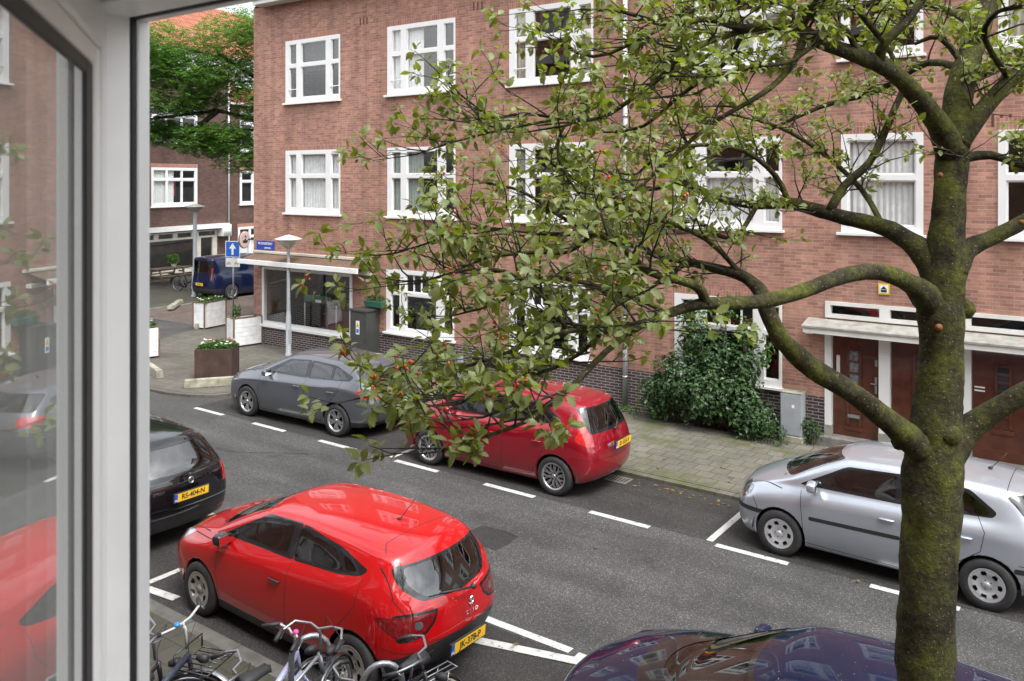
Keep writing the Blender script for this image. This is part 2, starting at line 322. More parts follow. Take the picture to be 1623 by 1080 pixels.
# ============================================================ the ground
def sheet(name, pts, z, m, z0=None, kind='structure', parent=None):
    b = MB()
    if z0 is None: b.add([(x, y, z) for x, y in pts], [tuple(range(len(pts)))])
    else: b.prism(pts, z0, z)
    o = b.build(name, m, parent)
    if kind and not parent: o['kind'] = kind
    return o
def arc(c, r, a0, a1, n=10): return [(c[0]+r*math.cos(R(a0+(a1-a0)*i/n)), c[1]+r*math.sin(R(a0+(a1-a0)*i/n))) for i in range(n+1)]
def strip(b, pts, wl, wr, z0, z1):        # kerb along a polyline
    P = [Vector((p[0], p[1], 0)) for p in pts]; Lp = []; Rp = []
    for i, p in enumerate(P):
        t = (P[min(i+1, len(P)-1)]-P[max(i-1, 0)]).normalized(); n = Vector((-t.y, t.x, 0))
        Lp.append(p+n*wl); Rp.append(p-n*wr)
    for i in range(len(P)-1):
        b.prism([Lp[i], Rp[i], Rp[i+1], Lp[i+1]], z0, z1)
PZ = .06
road = sheet('road', [(-400, -300), (400, -300), (400, 500), (-400, 500)], 0, M['asphalt']); road['kind'] = 'structure'
FY = 16.6
corner = [(-17.0, 12.9), (-17.02, 12.3), (-17.2, 11.98), (-17.69, 11.7), (-18.3, 11.52), (-19.12, 11.46), (-20.4, 11.6), (-21.8, 12.1), (-23.0, 13.0), (-24.0, 14.1), (-24.6, 15.2), (-25.15, 16.6), (-25.5, 17.8), (-25.7, 19.5), (-25.8, 50)]
sheet('pavement', [(14, 12.97), (-17.0, 12.97)][::-1]+[(14, FY+.3), (-17, FY+.3)], PZ, M['slab'], 0)
sheet('corner_pavement', corner+[(-21.7, 50), (-21.7, FY+.3), (-17.004, FY+.3)], PZ, M['slab2'], 0)
b = MB(); strip(b, [(14, 12.97), (-16.9, 12.97)]+corner[:-1]+[(-25.8, 50)], -.15, .15*0-.004+.154, -.05, PZ+.006)
k = b.build('kerb', M['kerb'], None, .01); k['kind'] = 'structure'
sheet('side_street', [(-30.7, 17.5), (-25.75, 17.5), (-25.83, 60), (-30.7, 60)], .006, M['klinker'])
b = MB(); wp = [(-36, -5), (-33.5, 8), (-31.4, 15.5), (-30.75, 18.5), (-30.7, 60)]
sheet('far_pavement', [(-75, -5)]+wp+[(-75, 60)], PZ, M['slabw'], 0)
strip(b, wp, 0, .15, -.05, PZ+.005); k = b.build('kerb', M['kerb'], None, .01); k['kind'] = 'structure'
sheet('near_pavement', [(-24, .3), (16, .3), (16, 5.62), (-24, 5.62)], .012, M['slabw'], 0)
b = MB()
for i in range(44): b.box(-24+i*.9, -24+i*.9+.892, 5.62, 5.80, -.05, .018)
k = b.build('kerb', M['nkerb'], None, .008); k['kind'] = 'structure'
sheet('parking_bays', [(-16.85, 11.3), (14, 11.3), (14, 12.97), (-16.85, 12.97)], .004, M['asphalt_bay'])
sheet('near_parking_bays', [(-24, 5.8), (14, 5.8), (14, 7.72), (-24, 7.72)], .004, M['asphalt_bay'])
# slightly ragged tar patch in the road
rp = random.Random(3); pc = G(771, 852)
sheet('road_patch', [(pc.x+a+.05*rp.random(), pc.y+c+.05*rp.random()) for a, c in ((-.36, -.26), (0, -.30), (.34, -.27), (.38, 0), (.33, .27), (.05, .31), (-.33, .26), (-.37, 0))], .005, M['asphalt_patch'])
b = MB()
def dash(x0, x1, y, w=.11, z=.008): b.add([(x0, y-w/2, z), (x1, y-w/2, z), (x1, y+w/2, z), (x0, y+w/2, z)], [(0, 1, 2, 3)])
def line(p, q, w=.1, z=.0125):
    p = Vector((p[0], p[1], z)); q = Vector((q[0], q[1], z)); d = (q-p).normalized(); n = Vector((-d.y, d.x, 0))*w/2
    b.add([p-n, q-n, q+n, p+n], [(0, 1, 2, 3)])
x = -16.75
for i in range(15): dash(x, x+1.0, 11.23); x += 2.015
line((-10.88, 11.29), (-10.88, 12.93)); line((-4.78, 11.29), (-4.78, 12.93))
line((1.3, 11.29), (1.3, 12.93))
line((-9.96, 6.02), (-9.96, 7.72)); line((-9.96, 5.9), (-9.3, 5.98), .12, .016)
x = -9.9
dash(-6.6, -4.87, 7.80); dash(-4.78, -4.45, 7.77)
line((-7.2, 7.0), (-4.5, 7.72), .13); line((-4.45, 7.7), (-4.32, 5.9), .1, .016)
for i in range(3): dash(-2.8+i*2, -1.8+i*2, 7.8)
for i in range(4): dash(-12.2-i*2, -11.2-i*2, 7.8)
k = b.build('painted_parking_lines', M['paint']); k['kind'] = 'structure'
# gully cover in the gutter and thin cracks in the tar
for gx, gy in ((-7.0, 12.72), (-12.9, 5.95)):
    b = MB(); b.box(gx-.2, gx+.2, gy-.14, gy+.14, -.02, .012); b.mat(1)
    for i in range(6): b.box(gx-.16+i*.058, gx-.13+i*.058, gy-.10, gy+.10, .0125, .014)
    o = b.build('drain_cover', [M['kerb'], M['black']]); tag(o, ['iron drain cover in the gutter behind the dark wine red car', 'iron drain cover in the near gutter beside the black estate car'][gx < -10], 'drain')
b = MB(); rc_ = random.Random(9)
for (x, y, a, n) in ((-9.5, 9.2, .1, 14), (-14, 9.8, .1, 22), (-2.5, 8.7, -.2, 9)):
    p = Vector((x, y, .0045))
    for i in range(n):
        a += rc_.gauss(0, .45)*.5; q = p+Vector((math.cos(a)*.13, math.sin(a)*.13, 0)); w_ = Vector((-math.sin(a), math.cos(a), 0))*rc_.uniform(.003, .007); b.add([p-w_, q-w_, q+w_, p+w_], [(0, 1, 2, 3)]); p = q
k = b.build('road_cracks', M['asphalt_patch']); k['kind'] = 'structure'
# fallen leaves in the gutter and on the pavement
M['litter'] = leafmat('fallen_leaf_litter', [(.16, .08, .03), (.28, .17, .05), (.10, .06, .03), (.2, .2, .06)], .8, 0)
b = MB(); rl = random.Random(11)
for i in range(520):
    if i < 300: x = rl.uniform(-16, 4); y = 12.82-abs(rl.gauss(0, .13)); z = .012
    elif i < 420: x = rl.uniform(-16, 4); y = rl.uniform(13.1, 16.4); z = PZ+.012
    elif i < 500: x = rl.uniform(-30.4, -26); y = rl.uniform(18, 24); z = .02
    else: x = rl.uniform(-12, 2); y = rl.uniform(2, 12); z = .03
    s = rl.uniform(.012, .035); a = rl.uniform(0, 6.3); q = [Vector((math.cos(a+t)*s*k, math.sin(a+t)*s*k, rl.uniform(0, .012))) for t, k in ((0, 1.4), (1.57, .7), (3.14, 1.4), (4.7, .7))]
    b.add([Vector((x, y, z))+p for p in q], [(0, 1, 2, 3)])
o = b.build('leaf_litter', M['litter']); tag(o, 'small brown fallen leaves scattered along the kerb and pavement', 'leaf litter', kind='stuff')

# ============================================================ walls and windows
def wall_cells(b, x0, x1, z0, z1, holes, y, dep):
    xs = sorted({x0, x1}|{v for h in holes for v in h[:2] if x0 < v < x1}); zs = sorted({z0, z1}|{v for h in holes for v in h[2:] if z0 < v < z1})
    for i in range(len(xs)-1):
        for j in range(len(zs)-1):
            cx = (xs[i]+xs[i+1])/2; cz = (zs[j]+zs[j+1])/2
            if any(h[0] < cx < h[1] and h[2] < cz < h[3] for h in holes): continue
            b.add([(xs[i], y, zs[j]), (xs[i+1], y, zs[j]), (xs[i+1], y, zs[j+1]), (xs[i], y, zs[j+1])], [(0, 1, 2, 3)])
    for h in holes:
        a, c = max(h[0], x0), min(h[1], x1); e, f = max(h[2], z0), min(h[3], z1)
        if a >= c or e >= f: continue
        b.add([(a, y, e), (a, y+dep, e), (a, y+dep, f), (a, y, f)], [(0, 1, 2, 3)]); b.add([(c, y, e), (c, y, f), (c, y+dep, f), (c, y+dep, e)], [(0, 1, 2, 3)])
        if f == h[3]: b.add([(a, y, f), (a, y+dep, f), (c, y+dep, f), (c, y, f)], [(0, 1, 2, 3)])
        if e == h[2]: b.add([(a, y, e), (c, y, e), (c, y+dep, e), (a, y+dep, e)], [(0, 1, 2, 3)])
def frame_slab(b, x0, x1, z0, z1, panes, y0, y1):     # a slab with rectangular openings
    bb = MB(); bb.mi = b.mi; wall_cells(bb, x0, x1, z0, z1, panes, y0, y1-y0)
    b.add(bb.v, bb.f, False)
    b.add([(x0, y0, z0), (x0, y1, z0), (x0, y1, z1), (x0, y0, z1)], [(0, 3, 2, 1)], False); b.add([(x1, y0, z0), (x1, y1, z0), (x1, y1, z1), (x1, y0, z1)], [(0, 1, 2, 3)], False)
    b.add([(x0, y0, z1), (x0, y1, z1), (x1, y1, z1), (x1, y0, z1)], [(0, 3, 2, 1)], False); b.add([(x0, y0, z0), (x0, y1, z0), (x1, y1, z0), (x1, y0, z0)], [(0, 1, 2, 3)], False)
def curtain(b, x0, x1, z0, z1, y, amp=.025, per=.11):
    n = max(4, int((x1-x0)/.022)); vs = []
    for i in range(n+1):
        x = x0+(x1-x0)*i/n; yy = y+amp*math.sin(x*2*PI/per+.8*math.sin(x*7))
        vs += [(x, yy, z0), (x, yy, z1)]
    b.add(vs, [(2*i, 2*i+2, 2*i+3, 2*i+1) for i in range(n)], True)
wr = random.Random(5)
FR = MB
def window(par, x0, x1, z0, z1, bays, tr, y=0.0, cur='mix', muntin=0, fm='white', sill=True, vent=False, rim=.022, lint=True, cm='curtain'):
    """bays: list of (a, b) fractions; tr: transom height as a fraction from the top (None: no transom)"""
    W = x1-x0; Hh = z1-z0; outer = []; 
    for (a, c) in bays:
        if tr:
            outer.append((x0+a*W, x0+c*W, z1-(tr-.015)*Hh, z1-.065*Hh)); outer.append((x0+a*W, x0+c*W, z0+.075*Hh, z1-(tr+.04)*Hh))
        else: outer.append((x0+a*W, x0+c*W, z0+.075*Hh, z1-.07*Hh))
    b = MB(); frame_slab(b, x0, x1, z0, z1, outer, y-.015, y+.07)
    g = MB()
    for (a, c, e, f) in outer:
        r = rim
        frame_slab(b, a+.001, c-.001, e+.001, f-.001, [(a+r, c-r, e+r*1.15, f-r)], y+.015, y+.05)
        g.add([(a, y+.04, e), (c, y+.04, e), (c, y+.04, f), (a, y+.04, f)], [(0, 1, 2, 3)])
    if muntin:      # thin vertical and horizontal bars in the upper lights
        a, c, e, f = outer[2] if len(outer) > 2 else outer[0]
        for i in range(1, 4): xx = a+(c-a)*i/4; b.box(xx-.018, xx+.018, y+.02, y+.045, e, f)
    if vent and tr:
        for q in (1, len(outer)-1):
            a, c, e, f = outer[q]; zz = e+.28*(f-e); b.box(a-.03, c+.03, y-.03, y-.01, zz-.014, zz+.014)
    wo = b.build('window', M[fm], par)
    if lint: lb = MB(); lb.box(x0-.04, x1+.04, y-.005, y+.02, z1+.002, z1+.2); lb.build('lintel', M['brickv'], wo)
    if sill:
        s = MB(); s.box(x0-.07, x1+.05, y-.09, y+.05, z0-.055, z0-.002); s.build('sill', M[fm], wo, .006)
    g.build('pane', M['glass'], wo)
    cb = MB(); yy = y+.11; c2_ = MB()
    if cur == 'mix': cur = wr.choice(['sides', 'net', 'low', 'sides', 'blind'])
    if cur == 'net': curtain(cb, x0+.05, x1-.05, z0+.03, z1-.03, yy)
    elif cur == 'low': curtain(cb, x0+.05, x1-.05, z0+.03, z0+.56*Hh, yy, .015, .09)
    elif cur == 'sides': curtain(cb, x0+.05, x0+.3*W, z0+.03, z1-.03, yy); curtain(c2_, x1-.3*W, x1-.05, z0+.03, z1-.03, yy)
    elif cur == 'left': curtain(cb, x0+.05, x0+.5*W, z0+.03, z1-.03, yy)
    elif cur == 'blind':
        for i in range(int(.5*Hh/.03)): cb.box(x0+.05, x1-.05, yy, yy+.02, z1-.05-.03*i-.004, z1-.05-.03*i)
    for q in (cb, c2_):
        if q.v: q.build('curtain', M[cm], wo)
    return wo
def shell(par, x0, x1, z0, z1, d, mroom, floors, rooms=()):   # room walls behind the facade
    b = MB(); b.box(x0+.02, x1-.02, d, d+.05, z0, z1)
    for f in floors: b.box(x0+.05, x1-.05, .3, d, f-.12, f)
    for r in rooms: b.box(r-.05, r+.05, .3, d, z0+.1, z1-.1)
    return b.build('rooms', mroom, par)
# ------------------------------------------------------------ corner building across the street
kf = FY/16.75
def X(v): return v*kf
def Z(v): return CAMH+(v-CAMH)*kf
A_ = thing('brick_apartment_building', 'long red brick apartment block with white framed windows and a corner shop across the street', 'building', (0, FY, 0))
xl, xr, zt = X(-21.95), 12.0, Z(10.3)
B3 = [(.072, .207), (.298, .748), (.843, .978)]
B2 = [(.085, .915)]
wins = []
for zz, row in ((7.30, 2), (4.05, 1)):
    for (a, c, bays) in ((-20.44, -18.10, B3), (-16.26, -13.89, B3), (-12.2, -9.86, B3), (-7.87, -5.58, B3), (-4.46, -3.04, B2), (-1.87, -.45, B2), (.68, 2.97, B3), (5.0, 7.3, B3)):
        wins.append((X(a), X(c), Z(zz), Z(zz+1.84), bays, row))
gw = [(-16.3, -13.93, .95, 2.64), (-12.2, -9.95, .95, 2.64), (-7.87, -5.58, .95, 2.64), (.75, 3.05, .95, 2.64), (5.0, 7.3, .95, 2.64)]
gw = [(X(a), X(c), Z(e), Z(f)) for a, c, e, f in gw]
shop = (X(-21.52), X(-17.6), Z(.62), Z(2.42))
doors = [(X(-4.75), X(.2), Z(.12), Z(2.2))]
trans = [(X(-4.75), X(-2.62), Z(2.42), Z(2.73)), (X(-2.38), X(.2), Z(2.42), Z(2.73))]
holes = [q[:4] for q in wins]+gw+[shop]+doors+trans
zp = Z(.88)
b = MB(); wall_cells(b, xl, xr, zp, zt, holes, 0, .3); b.add([(xl, 0, zp), (xl, 0, zt), (xl, 9, zt), (xl, 9, zp)], [(0, 1, 2, 3)]); b.add([(xr, 0, zp), (xr, 0, zt), (xr, 9, zt), (xr, 9, zp)], [(0, 3, 2, 1)])
b.build('wall', M['brick'], A_)
b = MB(); wall_cells(b, xl, xr, 0, zp, holes, -.004, .3); b.add([(xl-.004, 0, 0), (xl-.004, 0, zp), (xl-.004, 9, zp), (xl-.004, 9, 0)], [(0, 1, 2, 3)])
b.build('plinth', M['plinth'], A_)
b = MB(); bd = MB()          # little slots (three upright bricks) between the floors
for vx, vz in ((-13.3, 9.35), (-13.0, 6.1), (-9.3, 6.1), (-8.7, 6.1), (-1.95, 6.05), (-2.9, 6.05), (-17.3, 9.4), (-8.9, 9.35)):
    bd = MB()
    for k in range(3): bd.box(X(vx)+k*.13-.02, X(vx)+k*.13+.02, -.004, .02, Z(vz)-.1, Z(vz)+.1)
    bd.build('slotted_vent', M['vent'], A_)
def stained(o, outerx, e, f): pass
curs = ['blind', 'left', 'sides', 'low', 'blind', 'net', 'sides', 'net', 'net', 'left', 'sides', 'low', 'net', 'none', 'sides', 'net']
cms = ['curtain3', 'curtain', 'curtain2', 'curtain', 'curtain', 'curtain2', 'curtain', 'curtain', 'curtain', 'curtain3', 'curtain3', 'curtain', 'curtain', 'curtain', 'curtain', 'curtain']
for i, (a, c, e, f, bays, row) in enumerate(wins):
    if bays is B2:
        window(A_, a, c, e, f, bays, .43, cur=curs[i], rim=.03, cm=cms[i])
    else: window(A_, a, c, e, f, bays, .40, cur=curs[i], vent=(row == 2), cm=cms[i])
for i, (a, c, e, f) in enumerate(gw): window(A_, a, c, e, f, B3, .36, cur='none' if i < 3 else 'net', muntin=1)
# pot plants on the inside window sills of the ground floor
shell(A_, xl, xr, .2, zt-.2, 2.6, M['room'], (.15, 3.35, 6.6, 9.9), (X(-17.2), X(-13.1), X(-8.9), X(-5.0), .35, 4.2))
# shop front
b = MB(); a, c, e, f = shop; frame_slab(b, a, c, e, f, [(a+.1, c-.1, e+.12, f-.1)], -.03, .08)
b.box(a-.03, c+.03, -.075, .05, e-.05, e+.03); so_ = b.build('shop_window', M['white'], A_, .006)
g = MB(); g.add([(a+.05, .03, e+.05), (c-.05, .03, e+.05), (c-.05, .03, f-.05), (a+.05, .03, f-.05)], [(0, 1, 2, 3)]); g.build('pane', M['glass'], so_)
M['shopred'] = mat('dark_red_panel', (.16, .02, .025), .5)
M['green'] = mat('dark_green_panel', (.03, .10, .06), .5)
b = MB(); b.box(a+1.6, c-.15, 1.1, 1.7, .1, 1.15); b.mat(1).box(a+1.5, c-.1, 1.05, 1.75, 1.15, 1.2)
b.mat(2)
for i in range(3): b.box(a+.2, a+1.2, 2.2, 2.5, .7+i*.45, .73+i*.45)
b.build('shop_counter', [M['shopred'], M['dark'], M['cream']], A_)
b = MB()
for i in range(18): b.cyl((a+.3+i*.05, 2.3, .73), (a+.3+i*.05, 2.3, .73+.2+.06*(i % 3)), .02, 8)
for i in range(8): b.mat(1).cyl((a+1.9+i*.18, 1.4, 1.2), (a+1.9+i*.18, 1.4, 1.33+.08*(i % 2)), .05, 8)
b.build('shelf_goods', [M['green'], M['cream']], A_)
b = MB(); b.box(a+1.5, a+2.65, .32, .36, Z(1.42), Z(1.62)); b.mat(1).box(a+2.0, a+2.25, .315, .32, Z(1.42), Z(1.5)); b.mat(2).box(a+2.25, a+2.5, .315, .32, Z(1.42), Z(1.5))
for xx in (a+1.5, a+2.85): b.mat(3).cyl((xx, .35, e), (xx, .35, e+.75), .018, 8)
b.build('hanging_shop_sign', [M['green'], M['white'], M['shopred'], M['pipe']], A_)
# awning
M['awn'] = mat('brown_awning_canvas', (.13, .078, .052), .85, var=.2)
a0, a1 = X(-21.75), X(-16.75)
aw = MB(); aw.add([(a0, -.02, Z(2.8)), (a1, -.02, Z(2.8)), (a1+.02, -.66, Z(2.62)), (a0-.02, -.66, Z(2.62))], [(3, 2, 1, 0)]); aw.add([(a0, -.02, Z(2.79)), (a1, -.02, Z(2.79)), (a1+.02, -.66, Z(2.61)), (a0-.02, -.66, Z(2.61))], [(0, 1, 2, 3)])
awo = aw.build('awning', M['awn'], A_)
b = MB(); b.box(a0-.03, a1+.05, -.72, -.65, Z(2.52), Z(2.66)); b.build('front_bar', M['white'], awo, .01)
b = MB(); b.box(a0-.1, a1+.1, -.1, 0.004, Z(2.8), Z(2.87)); b.box(a0, a1, -.16, -.005, Z(2.42), Z(2.52)); b.build('housing', M['cream'], awo, .006)
for k in range(5):
    b = MB(); xx = a0+.4+k*(a1-a0-.8)/4; b.tube([(xx, -.1, Z(2.5)), (xx+.12, -.4, Z(2.54)), (xx, -.66, Z(2.58))], .014, 6); b.box(xx-.06, xx+.06, -.14, -.06, Z(2.4), Z(2.5)); b.build('folding_arm', M['black'], awo)
# canopy over the doors
cx0, cx1 = X(-5.05), X(.45)
b = MB(); b.box(cx0, cx1, -.42, -.003, Z(2.16), Z(2.29)); b.mat(1).add([(cx0-.02, -.44, Z(2.295)), (cx1+.02, -.44, Z(2.295)), (cx1+.02, -.006, Z(2.39)), (cx0-.02, -.006, Z(2.39))], [(0, 1, 2, 3)]); b.box(cx0-.02, cx1+.02, -.445, -.425, Z(2.262), Z(2.294)); b.add([(cx0-.018, -.43, Z(2.29)), (cx0-.018, -.006, Z(2.29)), (cx0-.018, -.006, Z(2.385))], [(0, 1, 2)])
b.build('canopy', [M['white2'], M['zinc']], A_)
for (a, c, e, f) in trans:
    mid = (a+c)/2; b = MB(); frame_slab(b, a, c, e, f, [(a+.1, mid-.09, e+.07, f-.07), (mid+.09, c-.1, e+.07, f-.07)], -.03, .08); wo = b.build('transom_window', M['white2'], A_)
    g = MB(); g.add([(a+.05, .03, e+.05), (c-.05, .03, e+.05), (c-.05, .03, f-.05), (a+.05, .03, f-.05)], [(0, 1, 2, 3)]); g.build('pane', M['glass'], wo)
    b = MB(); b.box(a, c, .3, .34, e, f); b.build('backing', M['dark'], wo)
b = MB(); dz0, dz1 = Z(.24), Z(2.2)
posts = [(-4.76, -4.64), (-3.79, -3.60), (-2.60, -2.28), (-1.24, -1.05), (.08, .21)]
for p, q in posts:
    b = MB(); b.box(X(p), X(q), -.02, .12, Z(.38), dz1); b.mat(1).box(X(p)-.008, X(q)+.008, -.03, .12, .1, Z(.38)); b.build('door_post', [M['white'], M['zinc']], A_)
b = MB(); b.box(X(-4.7), X(.15), .0, .115, dz1-.06, dz1-.002); b.build('door_head', M['white'], A_)
b = MB(); b.box(X(-4.95), X(.4), -.22, .14, .02, Z(.2)); b.build('door_step', M['kerb'], A_, .01)
def door(x0, x1, leftlit, slot, ladder):
    b = MB(); y = .1; b.box(x0, x1, y, y+.05, dz0-.04, dz1-.05)
    b.box(x0+.01, x1-.01, y-.012, y, dz0-.04, dz0+.14)
    w = x1-x0; gx = x0+w*leftlit; gw_ = .17
    zA, zB = dz0+.72, dz1-.36
    for xx in (gx-.05, gx+gw_): b.box(xx, xx+.05, y-.035, y-.001, zA-.55 if slot else zA-.2, zB+.05)
    b.box(gx-.09, gx+gw_+.09, y-.03, y-.001, zA-.65 if slot else zA-.3, zA-.57 if slot else zA-.22)
    n = 4 if slot else 6
    for i in range(n+1):
        zz = zA+(zB-zA)*i/n; b.box(gx-.001, gx+gw_+.001, y-.022, y-.001, zz-.02, zz+.02)
    d = b.build('door', M['door'], A_, .006)
    g = MB(); g.box(gx, gx+gw_, y-.009, y-.004, zA, zB); g.build('pane', M['doorglass' if not slot else 'doorglass2'], d)
    h = MB(); h.box(x1-.09, x1-.05, y-.02, y, dz0+.82, dz0+1.12); h.cyl((x1-.16, y-.05, dz0+1.0), (x1-.05, y-.05, dz0+1.0), .012, 8); h.cyl((x1-.07, y, dz0+1.0), (x1-.07, y-.05, dz0+1.0), .012, 8)
    h.box(x1-.09, x1-.045, y-.015, y, dz0+1.32, dz0+1.44); h.build('handle', M['steel'], d)
    if slot:
        s = MB(); s.box(gx-.02, gx+gw_+.02, y-.05, y-.02, dz0+.32, dz0+.38); s.build('letter_slot', M['steel'], d)
        s = MB(); s.box(x0+.07, x0+.13, y-.02, y, dz0+1.0, dz0+1.45); s.build('name_strip', M['white2'], d)
    return d
M['doorglass'] = mat('dark_door_glass', (.03, .035, .045), .08, var=.2)
M['doorglass2'] = mat('pale_door_glass', (.16, .17, .18), .05, var=.5, vs=20)
door(X(-4.64), X(-3.79), .36, True, 0); door(X(-3.60), X(-2.60), .42, False, 0); door(X(-2.28), X(-1.24), .38, False, 0); door(X(-1.05), X(.08), .4, True, 0)
for zz in (1.36, 1.42): b = MB(); b.box(X(-2.24), X(-2.08), .085, .099, Z(zz), Z(zz+.025)); b.build('name_plate', M['white'], A_)
# house number, tile plaque, bell, street name plate
b = MB(); b.box(X(-5.12), X(-4.98), -.03, -.004, Z(2.07), Z(2.2)); hn = b.build('house_number', M['white'], A_, .004)
text_mesh('digits', '13', .12, Matrix.Translation((X(-5.05), -.032, Z(2.135))) @ Matrix.Rotation(R(90), 4, 'X'), M['black'], hn, bold=.004)
M['yellow'] = mat('yellow_enamel', (.62, .47, .03), .4); M['blue'] = mat('blue_enamel', (.025, .06, .33), .35); M['signblue'] = mat('sign_blue', (.01, .11, .5), .4, var=.04)
px0, pz0 = X(-3.70), Z(3.03)
b = MB(); b.box(px0-.1, px0+.1, -.015, -.002, pz0-.1, pz0+.1); b.mat(1).box(px0-.075, px0+.075, -.019, -.0155, pz0-.075, pz0+.075)
b.mat(2); b.prism([(-.055, 0), (.055, 0), (0, .055)], 0, .003, Matrix.Translation((px0, -.0195, pz0)) @ Matrix.Rotation(R(90), 4, 'X')); b.prism([(-.05, -.055), (.05, -.055), (.05, -.012), (-.05, -.012)], 0, .003, Matrix.Translation((px0, -.0195, pz0)) @ Matrix.Rotation(R(90), 4, 'X'))
b.build('tile_plaque', [M['yellow'], M['white'], M['dark']], A_)
nx0, nx1 = X(-21.78), X(-20.95)
b = MB(); b.box(nx0, nx1, -.025, -.004, Z(2.9), Z(3.17)); sn = b.build('street_name_plate', M['blue'], A_, .004)
Mx = Matrix.Rotation(R(90), 4, 'X')
text_mesh('lettering', 'NICOLAASSTRAAT', .1, Matrix.Translation(((nx0+nx1)/2, -.027, Z(3.085))) @ Mx, M['white'], sn, sx=.8, bold=.001)
text_mesh('lettering', 'gemeente', .075, Matrix.Translation(((nx0+nx1)/2+.12, -.027, Z(2.965))) @ Mx, M['white'], sn, bold=.001)
# round shop sign sticking out at the corner
sg = MB(); ang = Matrix.Translation((X(-21.98), -.32, Z(3.2))) @ Matrix.Rotation(R(103), 4, 'Z') @ Matrix.Rotation(R(90), 4, 'X') @ Matrix.Diagonal((.86, .82, 1, 1))
prof = [(0, -.04), (.24, -.04), (.27, -.03), (.27, .03), (.24, .04), (0, .04)]
sg.lathe(prof, 28, ang @ Matrix.Diagonal((1, 1.15, 1, 1)), False); so_ = sg.build('round_shop_sign', mat('pale_pink_enamel', (.52, .42, .39), .5), A_)
b = MB(); b.tube([(0.27*math.cos(t), .31*math.sin(t), 0) for t in [i*PI/14 for i in range(28)]], .022, 6, closed=True)
b.v = [tuple(ang @ Vector(p)) for p in b.v]; b.build('rim', M['shopred'], so_)
b = MB()
for s in (-1, 1):
    b.prism([(-.12, -.12), (.1, -.12), (.13, -.02), (.03, -.02), (.03, .04), (-.04, .04), (-.04, -.02), (-.14, -.02)], s*.042, s*.045, ang)
    b.prism([(-.05, .1), (.0, .16), (.05, .12), (.06, .07)], s*.042, s*.045, ang)
b.build('emblem', M['dark'], so_)
b = MB(); b.cyl((X(-21.95), -.02, Z(3.2)), (X(-21.98), -.2, Z(3.2)), .02, 8); b.build('bracket', M['black'], so_)
# rain pipe, cornice, roof with dormers
b = MB(); px_ = X(-9.0); b.cyl((px_, -.09, Z(2.0)), (px_, -.09, zt), .05, 14); b.mat(1).cyl((px_, -.09, .03), (px_, -.09, Z(2.0)), .056, 14)
for zz in (.7, 2.0, 4.2, 6.4, 8.6): b.cyl((px_, -.09, Z(zz)), (px_, -.09, Z(zz)+.05), .066, 14); b.box(px_-.015, px_+.015, -.08, 0, Z(zz), Z(zz)+.03)
b.build('rain_pipe', [M['pipe'], M['steel']], A_)
b = MB(); b.box(xl+.45, xr, -.4, 0, zt-.02, zt+.2); b.box(xl+.4, xr, -.48, .1, zt+.203, zt+.32); b.build('cornice', M['white2'], A_, .01)
b = MB(); b.add([(xl-.05, -.3, zt+.33), (xr+.1, -.3, zt+.33), (xr+.1, 3.2, zt+4.3), (xl-.05, 3.2, zt+4.3)], [(0, 1, 2, 3)]); b.add([(xl-.05, 3.2, zt+4.3), (xr+.1, 3.2, zt+4.3), (xr+.1, 9.2, zt+.3), (xl-.05, 9.2, zt+.3)], [(0, 1, 2, 3)])
b.build('roof', M['tile'], A_)
b = MB()
for xx in (xl, xr): b.add([(xx, 0, zt), (xx, 3.2, zt+4.25), (xx, 9, zt+.3), (xx, 9, zt)], [(0, 1, 2, 3)])
b.build('gable', M['brick'], A_)
def dormer(par, x0, x1, z0, y0, h=1.5, d=1.6):
    b = MB(); b.box(x0, x1, y0+.08, y0+d, z0, z0+h); b.box(x0-.12, x1+.12, y0-.15, y0+d, z0+h, z0+h+.12); o = b.build('dormer', M['white2'], par)
    bb = MB(); g = MB(); n = 2; W = x1-x0; hs_ = [(x0+.12+i*(W-.1)/n, x0+(i+1)*(W-.1)/n-.02, z0+.2, z0+h-.15) for i in range(n)]
    frame_slab(bb, x0, x1, z0, z0+h, hs_, y0, y0+.07); bb.build('window_frame', M['white'], o)
    for q in hs_: g.add([(q[0], y0+.05, q[2]), (q[1], y0+.05, q[2]), (q[1], y0+.05, q[3]), (q[0], y0+.05, q[3])], [(0, 1, 2, 3)])
    g.build('pane', M['glass'], o)
for xx in (-19, -12.4, -6, 1.5, 6.5): dormer(A_, xx, xx+1.9, zt+.95, .55)
# ------------------------------------------------------------ dark brick building beyond the side street
B_ = thing('dark_brick_building', 'dark brown brick building with a wide shop window behind the parked van', 'building', (-39, 23.7, 0), R(102.5))
T3 = [(.05, .31), (.345, .64), (.67, .95)]
bw = [(0.0, 3.08, 3.68, 5.62), (0.0, 3.08, 6.9, 8.85), (-5.6, -2.5, 3.68, 5.62), (-5.6, -2.5, 6.9, 8.85), (6.45, 8.6, 3.62, 5.5), (6.45, 8.6, 6.6, 8.9), (6.3, 8.3, .55, 2.35), (10.4, 12.6, 3.62, 5.5), (10.4, 12.6, 6.6, 8.9), (10.4, 12.6, .6, 2.4)]
bshop = (-6.0, 3.05, .35, 2.35); bdoor = (3.05, 4.55, .06, 2.35)
hl = bw+[bshop, bdoor]
b = MB(); wall_cells(b, -9, 5.4, 0, 10.45, [h for h in hl if h[0] < 5], 0, .3)
wall_cells(b, 5.4, 16, 0, 9.35, [h for h in hl if h[0] > 5], .12, .3); b.add([(5.4, 0, 0), (5.4, .12, 0), (5.4, .12, 10.45), (5.4, 0, 10.45)], [(0, 1, 2, 3)])
b.add([(5.4, .12, 9.3), (5.4, 8, 9.3), (5.4, 8, 10.45), (5.4, .12, 10.45)], [(0, 1, 2, 3)])
